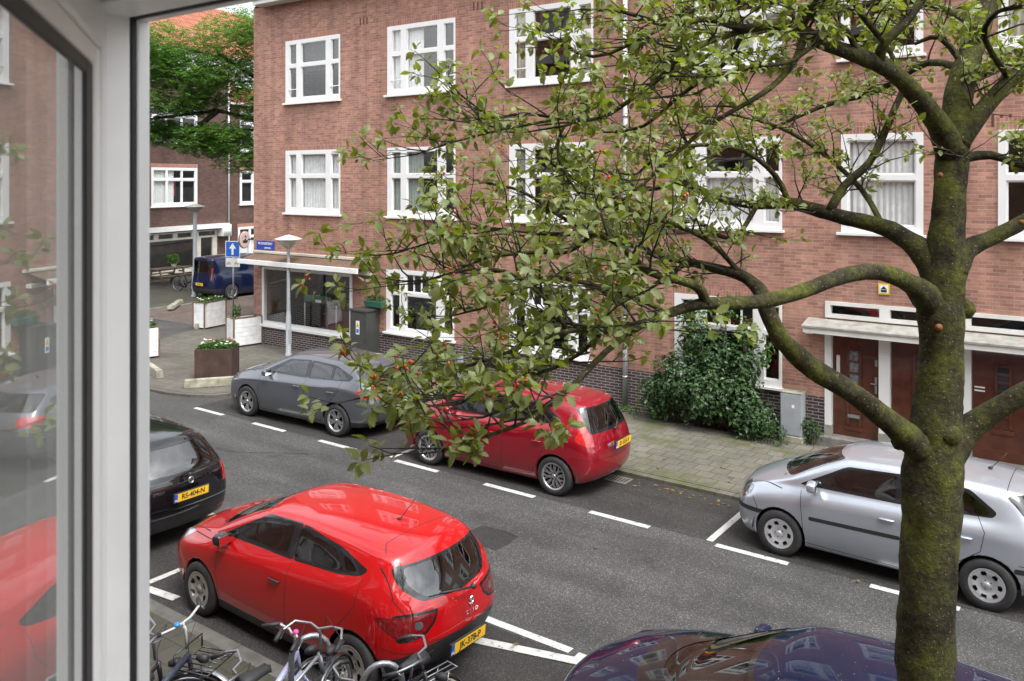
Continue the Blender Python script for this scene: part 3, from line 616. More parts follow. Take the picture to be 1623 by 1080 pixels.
b.add([(-9, 0, 0), (-9, 9, 0), (-9, 9, 10.45), (-9, 0, 10.45)], [(0, 3, 2, 1)]); b.build('wall', M['dbrick'], B_)
for i, (a, c, e, f) in enumerate(bw):
    window(B_, a, c, e, f, T3 if a < 5 else [(.08, .47), (.53, .92)], .3, y=(0 if a < 5 else .12), cur=['left', 'none', 'net', 'sides', 'none', 'none', 'low', 'sides', 'net', 'low'][i], fm='white', rim=.03)
b = MB(); frame_slab(b, -6.0, 3.05, .35, 2.35, [(-5.85, -2.9, .45, 1.95), (-2.8, 2.95, .45, 1.95)]+[(-5.8+i*1.25, -4.85+i*1.25, 2.05, 2.28) for i in range(7)], -.02, .1); b.box(-6.1, 3.1, -.12, .02, .27, .37)
wo = b.build('shop_window', M['cream'], B_); g = MB(); g.add([(-6, .06, .35), (3.05, .06, .35), (3.05, .06, 2.35), (-6, .06, 2.35)], [(0, 1, 2, 3)]); g.build('pane', M['glass'], wo)
b = MB(); frame_slab(b, 3.06, 4.54, .06, 2.34, [(3.35, 4.2, .5, 1.95), (3.2, 4.4, 2.05, 2.28)], 0, .1); wo = b.build('door', M['cream'], B_)
g = MB(); g.add([(3.1, .06, .3), (4.5, .06, .3), (4.5, .06, 2.3), (3.1, .06, 2.3)], [(0, 1, 2, 3)]); g.build('pane', M['glass'], wo)
b = MB(); b.box(-6.3, 5.15, -.32, -.002, 2.42, 2.66); b.box(4.55, 5.2, -.4, -.01, 1.98, 2.60); b.mat(1)
for i in range(4): b.cyl((4.64+i*.15, -.41, 1.98), (4.64+i*.15, -.41, 2.58), .05, 8)
b.build('awning_box', [M['white'], M['white']], B_)
b = MB(); b.cyl((5.36, -.07, 2.1), (5.36, -.07, 10.4), .05, 10); b.mat(1).cyl((5.36, -.07, .06), (5.36, -.07, 2.1), .055, 10); b.build('rain_pipe', [M['pipe'], M['steel']], B_)
b = MB(); b.box(-9.1, 5.5, -.18, 8, 10.45, 10.58); b.build('ledge', M['zinc'], B_, .01)
b = MB(); b.box(-9, 5.3, .35, 1.0, 10.6, 11.7); b.mat(1)
for i in range(5): b.box(-8.2+i*2.1, -7.2+i*2.1+.4, .33, .349, 10.75, 11.45)
for xx in (-6, -3.2): pass
b.build('attic_storey', [M['white2'], M['dark']], B_)
b = MB(); b.add([(-9.1, .2, 11.7), (5.5, .2, 11.7), (5.5, 3.5, 15.8), (-9.1, 3.5, 15.8)], [(0, 1, 2, 3)])
b.add([(5.4, -.12, 9.3), (16.2, -.12, 9.3), (16.2, 3.6, 15.2), (5.4, 3.6, 15.2)], [(0, 1, 2, 3)]); b.add([(5.4, 3.6, 15.2), (16.2, 3.6, 15.2), (16.2, 8, 9.3), (5.4, 8, 9.3)], [(0, 1, 2, 3)])
b.build('roof', M['tile'], B_)
b = MB(); b.box(5.4, 16.2, -.2, 0.1, 9.16, 9.28); b.build('gutter', M['white2'], B_)
dormer(B_, 6.3, 8.2, 10.2, .3, 1.5, 1.5)
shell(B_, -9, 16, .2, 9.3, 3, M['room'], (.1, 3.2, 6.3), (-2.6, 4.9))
M['flagred'] = mat('red_cloth', (.45, .02, .03), .8); M['flaggreen'] = mat('green_cloth', (.02, .2, .08), .8)
b = MB(); b.box(1.15, 1.75, .3, .32, 4.0, 4.7); b.mat(1).box(1.4, 1.85, .29, .3, 4.2, 4.95); b.build('hanging_cloth', [M['flaggreen'], M['flagred']], B_)
# ------------------------------------------------------------ our own side of the street (seen in reflections)
OY = .47
O_ = thing('near_brick_building', 'red brick building on the near side of the street holding the open window', 'building', (0, OY, 0), PI)
hole = (-1.12, .92, 4.30, 5.26)       # in our building's local x (mirrored)
ow = []
for fl in (7.3, 4.05, .95):
    for cx in (-12.6, -8.4, -4.4, 4.6, 8.7, 12.9, 17, 21):
        ow.append((cx-1.17, cx+1.17, fl, fl+1.84))
ow.append((-1.17, 1.17, 7.3, 9.14)); ow.append((-1.17, 1.17, .95, 2.7))
b = MB(); wall_cells(b, -16, 24, 0, 10.3, ow+[hole], 0, .3); b.build('wall', M['brick'], O_)
for i, (a, c, e, f) in enumerate(ow): window(O_, a, c, e, f, B3, .4, cur=['net', 'sides', 'low'][i % 3])
b = MB(); b.box(-16, 24, -.45, 0, 10.28, 10.6); b.build('cornice', M['white2'], O_)
b = MB(); b.add([(-16, -.3, 10.61), (24, -.3, 10.61), (24, 3.2, 14.6), (-16, 3.2, 14.6)], [(0, 1, 2, 3)]); b.build('roof', M['tile'], O_)
for xx in (-13, -7, -1, 4.5, 10, 16, 20.5): dormer(O_, xx, xx+2.0, 11.5, .5)
b = MB()
for (x0, x1, z0, z1) in ((-16, -1.75, .1, 10.2), (1.75, 24, .1, 10.2), (-1.75, 1.75, .1, 3.4), (-1.75, 1.75, 6.1, 10.2)): b.box(x0+.01, x1-.01, 2.6, 2.65, z0, z1)
b.build('rooms', M['room'], O_)
M['roomwall'] = mat('pale_room_wall', (.82, .82, .79), .9, var=.04)
b = MB()          # the room we look out of; back wall left open to light the frame
b.box(-2.1, 1.9, 3.4, 3.45, 3.5, 4.1); b.box(-2.15, -2.1, .3, 3.4, 3.5, 6.0); b.box(1.9, 1.95, .3, 3.4, 3.5, 6.0); b.box(-2.1, 1.9, .301, 3.4, 3.45, 3.5); b.box(-2.1, 1.9, .301, 3.4, 6.0, 6.05)
for (x0, x1, z0, z1) in ((-2.1, -1.12, 3.5, 6.0), (.92, 1.9, 3.5, 6.0), (-1.12, .92, 3.5, 4.3), (-1.12, .92, 5.26, 6.0)): b.box(x0, x1, .301, .34, z0, z1)
b.build('room_walls', M['roomwall'], O_)
# ============================================================ cars
def paint(name, col, metal=0., rough=.35, spots=0, coat_ior=1.62):
    m, t, b = base(name); b.inputs['Base Color'].default_value = col+(1,)
    b.inputs['Metallic'].default_value = metal; b.inputs['Roughness'].default_value = rough; b.inputs['Specular IOR Level'].default_value = .08
    b.inputs['Coat Weight'].default_value = 1; b.inputs['Coat Roughness'].default_value = .025; b.inputs['Coat IOR'].default_value = coat_ior
    tc = N(t, 'ShaderNodeTexCoord')
    nz = N(t, 'ShaderNodeTexNoise'); nz.inputs['Scale'].default_value = 2.2; nz.inputs['Detail'].default_value = 7; nz.inputs['Roughness'].default_value = .7
    t.links.new(tc.outputs['Object'], nz.inputs['Vector'])
    mr = N(t, 'ShaderNodeMapRange'); mr.inputs[1].default_value = .35; mr.inputs[2].default_value = .75; mr.inputs[3].default_value = .015; mr.inputs[4].default_value = .09
    t.links.new(nz.outputs['Fac'], mr.inputs[0]); t.links.new(mr.outputs[0], b.inputs['Coat Roughness'])
    # a thin film of road dust low on the body
    sp = N(t, 'ShaderNodeSeparateXYZ'); t.links.new(tc.outputs['Object'], sp.inputs[0])
    zr = N(t, 'ShaderNodeMapRange'); zr.inputs[1].default_value = .55; zr.inputs[2].default_value = .2; zr.inputs[3].default_value = 0; zr.inputs[4].default_value = .55; t.links.new(sp.outputs[2], zr.inputs[0])
    ml = N(t, 'ShaderNodeMath', operation='MULTIPLY'); t.links.new(zr.outputs[0], ml.inputs[0]); t.links.new(nz.outputs['Fac'], ml.inputs[1])
    mx = N(t, 'ShaderNodeMix', data_type='RGBA'); mx.inputs[6].default_value = col+(1,); mx.inputs[7].default_value = (.11, .10, .09, 1); t.links.new(ml.outputs[0], mx.inputs[0])
    last = mx.outputs[2]
    if spots:        # dried droppings from the tree
        vo = N(t, 'ShaderNodeTexVoronoi'); vo.inputs['Scale'].default_value = 26; t.links.new(tc.outputs['Object'], vo.inputs['Vector'])
        lt = N(t, 'ShaderNodeMath', operation='LESS_THAN'); 
        n2 = N(t, 'ShaderNodeTexNoise'); n2.inputs['Scale'].default_value = 3; t.links.new(tc.outputs['Object'], n2.inputs['Vector'])
        m2 = N(t, 'ShaderNodeMapRange'); m2.inputs[1].default_value = .4; m2.inputs[2].default_value = .7; m2.inputs[4].default_value = spots; t.links.new(n2.outputs['Fac'], m2.inputs[0])
        t.links.new(vo.outputs['Distance'], lt.inputs[0]); t.links.new(m2.outputs[0], lt.inputs[1])
        m3 = N(t, 'ShaderNodeMix', data_type='RGBA'); m3.inputs[7].default_value = (.4, .4, .38, 1); t.links.new(lt.outputs[0], m3.inputs[0]); t.links.new(last, m3.inputs[6]); last = m3.outputs[2]
    t.links.new(last, b.inputs['Base Color'])
    return m
M['carglass'] = glass('car_window_glass', (.50, .56, .55), 1.9)
M['cardark'] = glass('privacy_glass', (.10, .11, .12), 1.7)
M['trim'] = mat('black_plastic_trim', (.022, .022, .024), .5, var=.15)
M['gloss'] = mat('gloss_black_trim', (.012, .012, .014), .12, coat=.5, var=.1)
M['gap'] = mat('panel_gap', (.004, .004, .004), .9, var=.1)
M['tyre'] = mat('tyre_rubber', (.022, .021, .021), .8, var=.25, vs=9, bump=.2)
M['alloy'] = mat('alloy_rim', (.46, .46, .47), .3, .85, var=.1)
M['cap'] = mat('dusty_wheel_cover', (.36, .345, .32), .45, .3, var=.2, vs=8)
M['capc'] = mat('silver_wheel_cover', (.55, .56, .58), .35, .5, var=.1, vs=8)
M['chrome'] = mat('chrome', (.75, .76, .78), .12, 1, var=.05)
M['seat'] = mat('seat_fabric', (.045, .045, .05), .9, var=.3, vs=14)
M['red_l'] = mat('red_lamp_lens', (.42, .012, .012), .08, coat=1, var=.35, vs=30)
M['red_d'] = mat('dark_red_lamp_lens', (.15, .006, .008), .08, coat=1, var=.35, vs=30)
M['clear_l'] = mat('clear_lamp_lens', (.24, .26, .28), .1, .7, coat=1, var=.6, vs=14)
M['plate'] = mat('yellow_number_plate', (.80, .47, .02), .4, var=.03)
M['euro'] = mat('plate_blue', (.02, .08, .5), .4, var=.03)

def interp(keys, x):
    if x <= keys[0][0]: return keys[0][1]
    for (a, p), (b_, q) in zip(keys, keys[1:]):
        if x <= b_: u = (x-a)/(b_-a); return p+(q-p)*u
    return keys[-1][1]
def pip(pt, poly):
    x, y = pt; c = False; n = len(poly)
    for i in range(n):
        x0, y0 = poly[i]; x1, y1 = poly[i-1]
        if (y0 > y) != (y1 > y) and x < (x1-x0)*(y-y0)/(y1-y0)+x0: c = not c
    return c
def roundpoly(poly, r, n=3):
    out = []; k = len(poly)
    for i in range(k):
        p = Vector(poly[i]).to_2d(); a = Vector(poly[i-1]).to_2d(); b_ = Vector(poly[(i+1) % k]).to_2d()
        ra = min(r, (a-p).length*.45); rb = min(r, (b_-p).length*.45); s = p+(a-p).normalized()*ra; e = p+(b_-p).normalized()*rb
        for j in range(n+1):
            t = j/n; out.append(tuple(s*(1-t)**2+p*2*t*(1-t)+e*t*t))
    return out
def car_surface(S, level=3):
    """cage -> smooth surface. Lines: c (under centre), m (under middle), 1..5 side, 6 rail, 7 roof middle, 8 centre"""
    K = len(S['x']); bm = bmesh.new(); ring = []
    def P(x, y, z): return bm.verts.new((x, y, z))
    cols = []
    for k in range(K):
        x = S['x'][k]; w_ = S['w'][k]; row = {}
        z = [S['z1'][k], S['z2'][k], S['z3'][k], S['z4'][k], S['z5'][k]]
        fw = S.get('fw', (.93, .985, 1., .985, .93))
        xo = [0]*5
        if k == 0: xo = S['front']
        if k == K-1: xo = S['rear']
        for j in range(5): row[j+1] = (x+xo[j], w_*fw[j]*(S['w5'][k]/w_ if (j == 4 and 'w5' in S) else 1), z[j])
        tx, ty, tz, tc_, tb = S['top'][k]        # rail x, rail half width, rail z, centre z, forward bow of the centre
        row[6] = (tx, ty, tz); row[7] = (tx+tb*.75, ty*.55, tz+(tc_-tz)*.8); row[8] = (tx+tb, 0, tc_)
        row['m'] = (x+xo[0]*.9, w_*.5, S['z1'][k]-.01); row['c'] = (x+xo[0], 0, S['z1'][k]-.01)
        if k in (0, K-1):
            bw = S['fbow'] if k == 0 else S['rbow']
            row['m'] = (x+xo[0]+bw*.75, w_*.5, S['z1'][k]-.01); row['c'] = (x+xo[0]+bw, 0, S['z1'][k]-.01)
        cols.append(row)
    order = ['c', 'm', 1, 2, 3, 4, 5, 6, 7, 8]
    V = []
    for k in range(K):
        d = {}
        for o_ in order:
            p = cols[k][o_]
            d[(o_, 1)] = P(*p)
            d[(o_, -1)] = d[(o_, 1)] if o_ in ('c', 8) else P(p[0], -p[1], p[2])
        V.append(d)
    F = []
    for k in range(K-1):
        for a, c in zip(order, order[1:]):
            for s in (1, -1):
                q = [V[k][(a, s)], V[k+1][(a, s)], V[k+1][(c, s)], V[k][(c, s)]]
                if s < 0: q.reverse()
                bm.faces.new(q)
    for k, sg in ((0, 1), (K-1, -1)):      # end caps
        bw = S['fbow'] if k == 0 else S['rbow']; prev = {0: V[k][('c', 1)], 1: V[k][('m', 1)], 2: V[k][(1, 1)]}
        prevn = {0: V[k][('c', 1)], 1: V[k][('m', -1)], 2: V[k][(1, -1)]}
        for j in (2, 3, 4, 5, 6):
            if j == 6: cur = {0: V[k][(8, 1)], 1: V[k][(7, 1)], 2: V[k][(6, 1)]}; curn = {0: V[k][(8, 1)], 1: V[k][(7, -1)], 2: V[k][(6, -1)]}
            else:
                e = cols[k][j]; ce = P(e[0]+bw, 0, e[2]+S.get('capz', 0)); cur = {0: ce, 1: P(e[0]+bw*.72, e[1]*.6, e[2]), 2: V[k][(j, 1)]}; curn = {0: ce, 1: P(e[0]+bw*.72, -e[1]*.6, e[2]), 2: V[k][(j, -1)]}
            for A, B, s in ((prev, cur, 1), (prevn, curn, -1)):
                for i in (0, 1):
                    q = [A[i], A[i+1], B[i+1], B[i]]
                    if s*sg < 0: q.reverse()
                    bm.faces.new(q)
            prev, prevn = cur, curn
    bmesh.ops.recalc_face_normals(bm, faces=bm.faces[:])
    cl = bm.edges.layers.float.get('crease_edge') or bm.edges.layers.float.new('crease_edge')
    def cr(v0, v1, val):
        e = bm.edges.get((v0, v1))
        if e: e[cl] = val
    for k in range(K-1):
        for s in (1, -1):
            cr(V[k][(5, s)], V[k+1][(5, s)], S.get('cbelt', .5)); cr(V[k][(6, s)], V[k+1][(6, s)], .3); cr(V[k][(1, s)], V[k+1][(1, s)], .5)
            cr(V[k][(3, s)], V[k+1][(3, s)], .15)
            cr(V[k][(4, s)], V[k+1][(4, s)], S.get('c4', .25))
    kc, kw = S['cowl'], S['wtop']
    for k in (kc, kw, K-1):
        for s in (1, -1):
            cr(V[k][(6, s)], V[k][(7, s)], .45); cr(V[k][(7, s)], V[k][(8, s)], .45)
    me = bpy.data.meshes.new('body'); bm.to_mesh(me); bm.free()
    o = bpy.data.objects.new('body', me); C.objects.link(o); md = o.modifiers.new('s', 'SUBSURF'); md.levels = level; md.subdivision_type = 'CATMULL_CLARK'
    dg = bpy.context.evaluated_depsgraph_get(); dg.update(); m2 = bpy.data.meshes.new_from_object(o.evaluated_get(dg))
    C.objects.unlink(o); bpy.data.objects.remove(o)
    bm = bmesh.new(); bm.from_mesh(m2); bpy.data.meshes.remove(m2)
    return bm
AX = {'x': 0, 'y': 1, 'z': 2}
def cut(bm, poly, axes, sel):
    """cut the faces that pass sel() along a convex polygon seen in the given two axes; returns the faces inside"""
    i, j = axes; area = sum(poly[a-1][0]*poly[a][1]-poly[a][0]*poly[a-1][1] for a in range(len(poly)))
    if area < 0: poly = poly[::-1]
    lo = [min(p[0] for p in poly), min(p[1] for p in poly)]; hi = [max(p[0] for p in poly), max(p[1] for p in poly)]
    inside = []
    for f in bm.faces:
        if not sel(f): continue
        a = [v.co[i] for v in f.verts]; c = [v.co[j] for v in f.verts]
        if min(a) < hi[0] and max(a) > lo[0] and min(c) < hi[1] and max(c) > lo[1]: inside.append(f)
    for k in range(len(poly)):
        p = poly[k-1]; q = poly[k]; co = [0, 0, 0]; no = [0, 0, 0]; co[i] = p[0]; co[j] = p[1]; no[i] = q[1]-p[1]; no[j] = -(q[0]-p[0])
        if abs(no[i])+abs(no[j]) < 1e-7: continue
        co = Vector(co); no = Vector(no).normalized()
        g = set(inside)
        for f in inside: g.update(f.edges); g.update(f.verts)
        r = bmesh.ops.bisect_plane(bm, geom=list(g), dist=1e-5, plane_co=co, plane_no=no)
        fs = {e for e in r['geom'] if isinstance(e, bmesh.types.BMFace)}
        inside = [f for f in fs if f.is_valid and (f.calc_center_median()-co).dot(no) < 0]
    return inside
def split_off(bm, faces, name, mat_, parent, off=0., solid=0):
    """take the faces out of the body into an object of their own"""
    fs = [f for f in faces if f.is_valid]
    if not fs: return None
    vm = {}; vs = []; fl = []
    for f in fs:
        idx = []
        for v in f.verts:
            if v not in vm: vm[v] = len(vs); vs.append((v.co+v.normal*off))
            idx.append(vm[v])
        fl.append(idx)
    b = MB(); b.add(vs, fl, True); o = b.build(name, mat_, parent)
    return o
def side(s): return lambda f: f.calc_center_median().y*s > .25
def wheel(par, x, y, r, kind, sgn, wd=.19, rr=None, steer=0):
    """sgn: +1 outer face towards +y. Spokes modelled as solid blades"""
    rr = rr or r*.66
    t = thing('wheel', None, None, (x, y, r), steer); t.parent = par
    Mr = Matrix.Rotation(R(-90)*sgn, 4, 'X')         # lathe axis -> sgn*y
    h = wd/2
    prof = [(rr, -h*.9), (rr+.02, -h), (r-.02, -h), (r-.004, -h*.8), (r, -h*.5), (r, h*.5), (r-.004, h*.8), (r-.018, h), (rr+.03, h*1.03), (rr+.004, h*.98), (rr-.006, h*.8), (rr-.012, -h*.9)]
    b = MB(); b.lathe(prof, 36, Mr)
    for k in (-.45, 0, .45):        # tread grooves
        b.lathe([(r+.0006, h*k-.004), (r+.0006, h*k+.004)], 36, Mr)
    b.build('tyre', M['tyre'], t)
    b = MB(); mk = 'alloy' if kind[0] == 'a' else ('capc' if kind == 'cap7' else 'cap')
    rim = rr
    b.lathe([(rim+.006, h*1.0), (rim-.008, h*1.04), (rim-.022, h*.9), (rim-.028, h*.55), (rim-.03, -h*.6)], 36, Mr)
    b.mat(1); b.lathe([(rim-.032, -h*.1), (.001, -h*.1)], 24, Mr)
    b.lathe([(rim*.72, h*.2), (.04, h*.25)], 24, Mr) if kind[0] == 'a' else None
    b.mat(0)
    def blade(a, w0, w1, r0, r1, z0, z1, th=.022, tw=0):
        ca, sa = math.cos(a), math.sin(a); vs = []
        for rr_, w_, z_, aa in ((r0, w0, z0, a), (r0+(r1-r0)*.5, w0+(w1-w0)*.5, (z0+z1)/2+.004, a+tw*.5), (r1, w1, z1, a+tw)):
            ca, sa = math.cos(aa), math.sin(aa)
            for s_, dz in ((-1, -th), (-.8, 0), (.8, 0), (1, -th)):
                vs.append(Mr @ Vector((rr_*ca-s_*w_*sa, rr_*sa+s_*w_*ca, z_+dz)))
        fs = []
        for i in range(2):
            for j in range(3): fs.append((i*4+j, i*4+j+1, i*4+4+j+1, i*4+4+j))
        b.add(vs, fs, False)
    zc, ze = h*.72, h*.86
    if kind == 'a5':            # five split spokes
        for i in range(5):
            a = 2*PI*i/5+.3; blade(a-.12, .032, .022, .03, rim-.02, zc, ze, tw=-.10); blade(a+.12, .032, .022, .03, rim-.02, zc, ze, tw=.10)
    elif kind == 'a10':         # Y spokes
        for i in range(5):
            a = 2*PI*i/5+.2; blade(a, .026, .02, .03, rim*.62, zc, ze)
            for s_ in (-1, 1): blade(a+s_*.03, .014, .012, rim*.55, rim-.02, ze, ze, tw=s_*.22)
            blade(a+PI/5-.05, .012, .011, rim*.3, rim-.02, zc, ze, tw=-.06); blade(a+PI/5+.05, .012, .011, rim*.3, rim-.02, zc, ze, tw=.06)
    elif kind == 'a15':
        for i in range(15): blade(2*PI*i/15, .009, .011, .05, rim-.02, zc, ze)
    else:                        # plastic cover with windows near the rim
        n = 7 if kind == 'cap7' else 6
        nn = n*12; inner = .03
        def ringpt(a, q, z_): return Mr @ Vector((q*math.cos(a), q*math.sin(a), z_))
        rings = [(.0, h*.80), (rim*.22, h*.84), (rim*.3, h*.72), (rim*.52, h*.86), (rim*.60, h*.92), (rim*.80, h*1.02), (rim*.86, h*1.0), (rim-.004, h*1.02)]
        vs = [[ringpt(2*PI*i/nn, q, z_) for i in range(nn)] for q, z_ in rings]
        base_ = len(b.v); flat = [p for rg in vs for p in rg]; fs = []
        for j in range(len(rings)-1):
            for i in range(nn):
                ph = (i % 12)
                if j == 4 and 3 <= ph <= 8: continue
                if j == 3 and (4 <= ph <= 7) and kind == 'cap6': continue
                if j == 5 and 4 <= ph <= 7 and kind == 'cap7': continue
                i2 = (i+1) % nn; fs.append((j*nn+i, j*nn+i2, (j+1)*nn+i2, (j+1)*nn+i))
        b.add(flat, fs, True)
        b.mat(1); b.lathe([(rim-.03, h*.55), (.01, h*.55)], 24, Mr); b.mat(0)
    b.lathe([(.001, h*.9), (.026, h*.9), (.034, h*.82), (.036, h*.6)], 16, Mr)
    for i in range(5):
        a = 2*PI*i/5; b.mat(1); p = Mr @ Vector((.052*math.cos(a), .052*math.sin(a), h*.74)); q = Mr @ Vector((.052*math.cos(a), .052*math.sin(a), h*.8)); b.cyl(p, q, .008, 6)
    b.build('rim', [M[mk], M['dark']], t)
    return t
def plate(par, txt, x, z, tilt, sx=1, label=None):
    """rear (sx=-1) or front number plate, centred at x, z"""
    Mt = Matrix.Translation((x, 0, z)) @ Matrix.Rotation(tilt, 4, 'Y') @ Matrix.Rotation(R(90)*sx, 4, 'Z') @ Matrix.Rotation(R(90), 4, 'X')
    b = MB(); b.box(-.275, .275, -.065, .065, -.02, -.001, Mt); b.mat(1).box(-.26, .26, -.055, .055, 0, .003, Mt); b.mat(2).box(-.26, -.215, -.055, .055, .0005, .0037, Mt)
    o = b.build('number_plate', [M['trim'], M['plate'], M['euro']], par)
    text_mesh('characters', txt, .098, Mt @ Matrix.Translation((.022, 0, .0045)), M['black'], o, .001, bold=.0025, sx=.92)
    text_mesh('country_code', 'NL', .035, Mt @ Matrix.Translation((-.238, -.03, .0045)), M['white'], o, .001, bold=.001)
    return o
def build_car(name, label, cat, loc, rz, S, pm, group=None):
    t = thing(name, label, cat, loc, rz, group)
    bm = car_surface(S)
    K = len(S['x']); lay = bm.faces.layers.int.new('region'); REG = {}
    def reg(kind, nm, fs, mk):
        i = len(REG)+1; REG[i] = (kind, nm, mk)
        for f in fs:
            if f.is_valid: f[lay] = i
    for f in bm.faces: f.material_index = 0; f.smooth = True
    mats = [pm, M['gap'], M['trim'], M['gloss']]
    yz = (1, 2); xz = (0, 2); xy = (0, 1)
    rear = lambda f: f.normal.x < -.12 and f.calc_center_median().x < 0
    frnt = lambda f: f.normal.x > .12 and f.calc_center_median().x > 0
    gone = set(); parts = []
    # lower black cladding
    if S.get('clad'):
        for f in bm.faces:
            c = f.calc_center_median()
            if c.z < S['clad'](c.x): f.material_index = 2
    # wheel arches
    r = S['wr']
    for ax in (S['ax'], S['bx']):
        ra = r+S.get('arch', .045)
        circ = [(ax+ra*math.cos(2*PI*i/28), r+.0+ra*math.sin(2*PI*i/28)) for i in range(28)]
        for s in (1, -1):
            lipc = [(ax+(ra+.022)*math.cos(2*PI*i/28), r+(ra+.022)*math.sin(2*PI*i/28)) for i in range(28)]
            for f in cut(bm, lipc, xz, side(s)):
                if S.get('archtrim'): f.material_index = 2
            for v in {v for f in bm.faces for v in f.verts}: pass
            fs = cut(bm, circ, xz, side(s))
            bmesh.ops.delete(bm, geom=fs, context='FACES')
    # side windows
    gl = []
    for s in (1, -1):
        for poly in S['dlo']:
            for f in cut(bm, roundpoly(poly, S.get('dlr', .05)), xz, lambda f, s=s: f.calc_center_median().y*s > .2 and abs(f.normal.y) > .12): f.material_index = 3
        for poly, mk in S['sidewin']:
            fs = cut(bm, roundpoly(poly, .035), xz, lambda f, s=s: f.calc_center_median().y*s > .2 and abs(f.normal.y) > .12)
            reg('glass', 'side_window', fs, mk)
    # windscreen
    zc, zt = S['ws']
    poly, inner = S['wspoly']
    for pl, mi in ((poly, 3), (inner, None)):
        fs = cut(bm, roundpoly(pl, .06), yz, lambda f: f.normal.x > .03 and f.normal.z > .2 and S['wsx'][0] < f.calc_center_median().x < S['wsx'][1])
        if mi: 
            for f in fs: f.material_index = mi
        else: reg('glass', 'windscreen', fs, 'carglass')
    # rear window
    for pl, mi in ((S['rwpoly'][0], 3), (S['rwpoly'][1], None)):
        fs = cut(bm, roundpoly(pl, .06, 4), yz, rear)
        if mi:
            for f in fs: f.material_index = mi
        else: reg('glass', 'rear_window', fs, S.get('rwg', 'carglass'))
    # painted regions cut out: lamps, grilles, coloured panels
    lamps = []
    for nm, poly, axes, wh, mk, *ex in S['regions']:
        sels = {'rear': rear, 'front': lambda f: f.normal.x > .05 and f.calc_center_median().x > .5, 'top': lambda f: f.normal.z > .3}
        if wh == 'sides':
            yl = ex[0] if ex else (.42 if nm == 'headlight' else .6)
            for s in (1, -1):
                fs = cut(bm, roundpoly(poly, .03), xz, side(s))
                g = set(fs)
                for f in fs: g.update(f.edges); g.update(f.verts)
                r_ = bmesh.ops.bisect_plane(bm, geom=list(g), dist=1e-5, plane_co=Vector((0, yl*s, 0)), plane_no=Vector((0, s, 0)))
                reg('lamp', nm, [f for f in r_['geom'] if isinstance(f, bmesh.types.BMFace) and f.calc_center_median().y*s > yl], mk)
        elif wh in ('rear2', 'front2'):
            for s in (1, -1): reg('lamp', nm, cut(bm, roundpoly([(p[0]*s, p[1]) for p in poly], .03), yz, sels[wh[:-1]]), mk)
        else: reg('lamp', nm, cut(bm, roundpoly(poly, .03), axes, sels[wh]), mk)
    # panel gaps: thin dark strips
    def seam(a, c, axes, sel, wd=.008):
        a = Vector(a); c = Vector(c); d = (c-a).normalized(); n = Vector((-d.y, d.x))*wd/2
        for f in cut(bm, [tuple(a-n), tuple(c-n), tuple(c+n), tuple(a+n)], axes, sel):
            if f.material_index in (0, 2): f.material_index = 1
    for pts in S['seams']:
        for a, c in zip(pts, pts[1:]):
            for s in (1, -1): seam(a, c, xz, lambda f, s=s: f.calc_center_median().y*s > .3 and abs(f.normal.y) > .3)
    for pts in S.get('rseams', []):
        for a, c in zip(pts, pts[1:]):
            seam(a, c, yz, rear)
            if a[0] or c[0]: seam((-a[0], a[1]), (-c[0], c[1]), yz, rear)
    for pts in S.get('tseams', []):
        for a, c in zip(pts, pts[1:]):
            for s in (1, -1): seam((a[0], a[1]*s), (c[0], c[1]*s), xy, lambda f: f.normal.z > .25 and f.calc_center_median().z > .6)
    bm.normal_update()
    bm.verts.ensure_lookup_table()
    taken = set()
    byreg = {}
    for f in bm.faces:
        if f[lay]: byreg.setdefault(f[lay], []).append(f)
    groups = {}
    for i, fs in byreg.items():
        kind, nm, mk = REG[i]
        if nm == 'trim':
            for f in fs: f.material_index = 2
            continue
        sd_ = 1 if sum(f.calc_center_median().y for f in fs) > 0 else -1
        if nm in ('tail_lamp', 'headlight', 'reflector'): groups.setdefault((nm, mk if nm != 'tail_lamp' else 'l', kind, sd_), [mk, []])[1].extend(fs)
        else: groups[(nm, i)] = [mk, fs]
    for key, (mk, fs) in groups.items():
        split_off(bm, fs, key[0], M[mk], t, -.004 if key[0] in ('side_window', 'windscreen', 'rear_window') else .002); taken.update(fs)
    # doors
    for poly in S['doors']:
        for s in (1, -1):
            fs = [f for f in bm.faces if f not in taken and f.material_index != 1 and f.calc_center_median().y*s > .3 and abs(f.normal.y) > .3 and pip((f.calc_center_median().x, f.calc_center_median().z), poly)]
            if not fs: continue
            vm = {}; vs = []; fl = []; b = MB()
            for f in fs:
                b.mi = {0: 0, 2: 1, 3: 2}[f.material_index]; vs = [v.co for v in f.verts]; idx = []
                for v in f.verts:
                    if v not in vm: vm[v] = len(b.v); b.v.append(tuple(v.co))
                    idx.append(vm[v])
                b.f.append(idx); b.m.append(b.mi); b.sm.append(True)
            d = b.build('door', [pm, M['trim'], M['gloss']], t); taken.update(fs)
            hx = max(min(p[0] for p in poly)+.2, min(p[0] for p in poly if p[1] > S['hz']-.2)+.17) if S.get('hx') is None else S['hx'].pop(0) if False else min(p[0] for p in poly if p[1] > S['hz']-.15)+.17
            best = min(fs, key=lambda f: (f.calc_center_median().x-hx)**2+(f.calc_center_median().z-S['hz'])**2); c = best.calc_center_median(); n = best.normal
            hb = MB(); q = c+n*.025
            hb.tube([q+Vector((-.09, -n.y*.018, 0)), q+Vector((-.06, 0, .003)), q+Vector((.06, 0, .003)), q+Vector((.09, -n.y*.018, 0))], [.008, .013, .013, .008], 8)
            if not (S.get('norearhandle') and c.x < -.2): hb.build('handle', S.get('hm', pm), d)
    bmesh.ops.delete(bm, geom=[f for f in taken if f.is_valid], context='FACES')
    # arch lips folded inwards
    be = [e for e in bm.edges if e.is_boundary]; lip = []
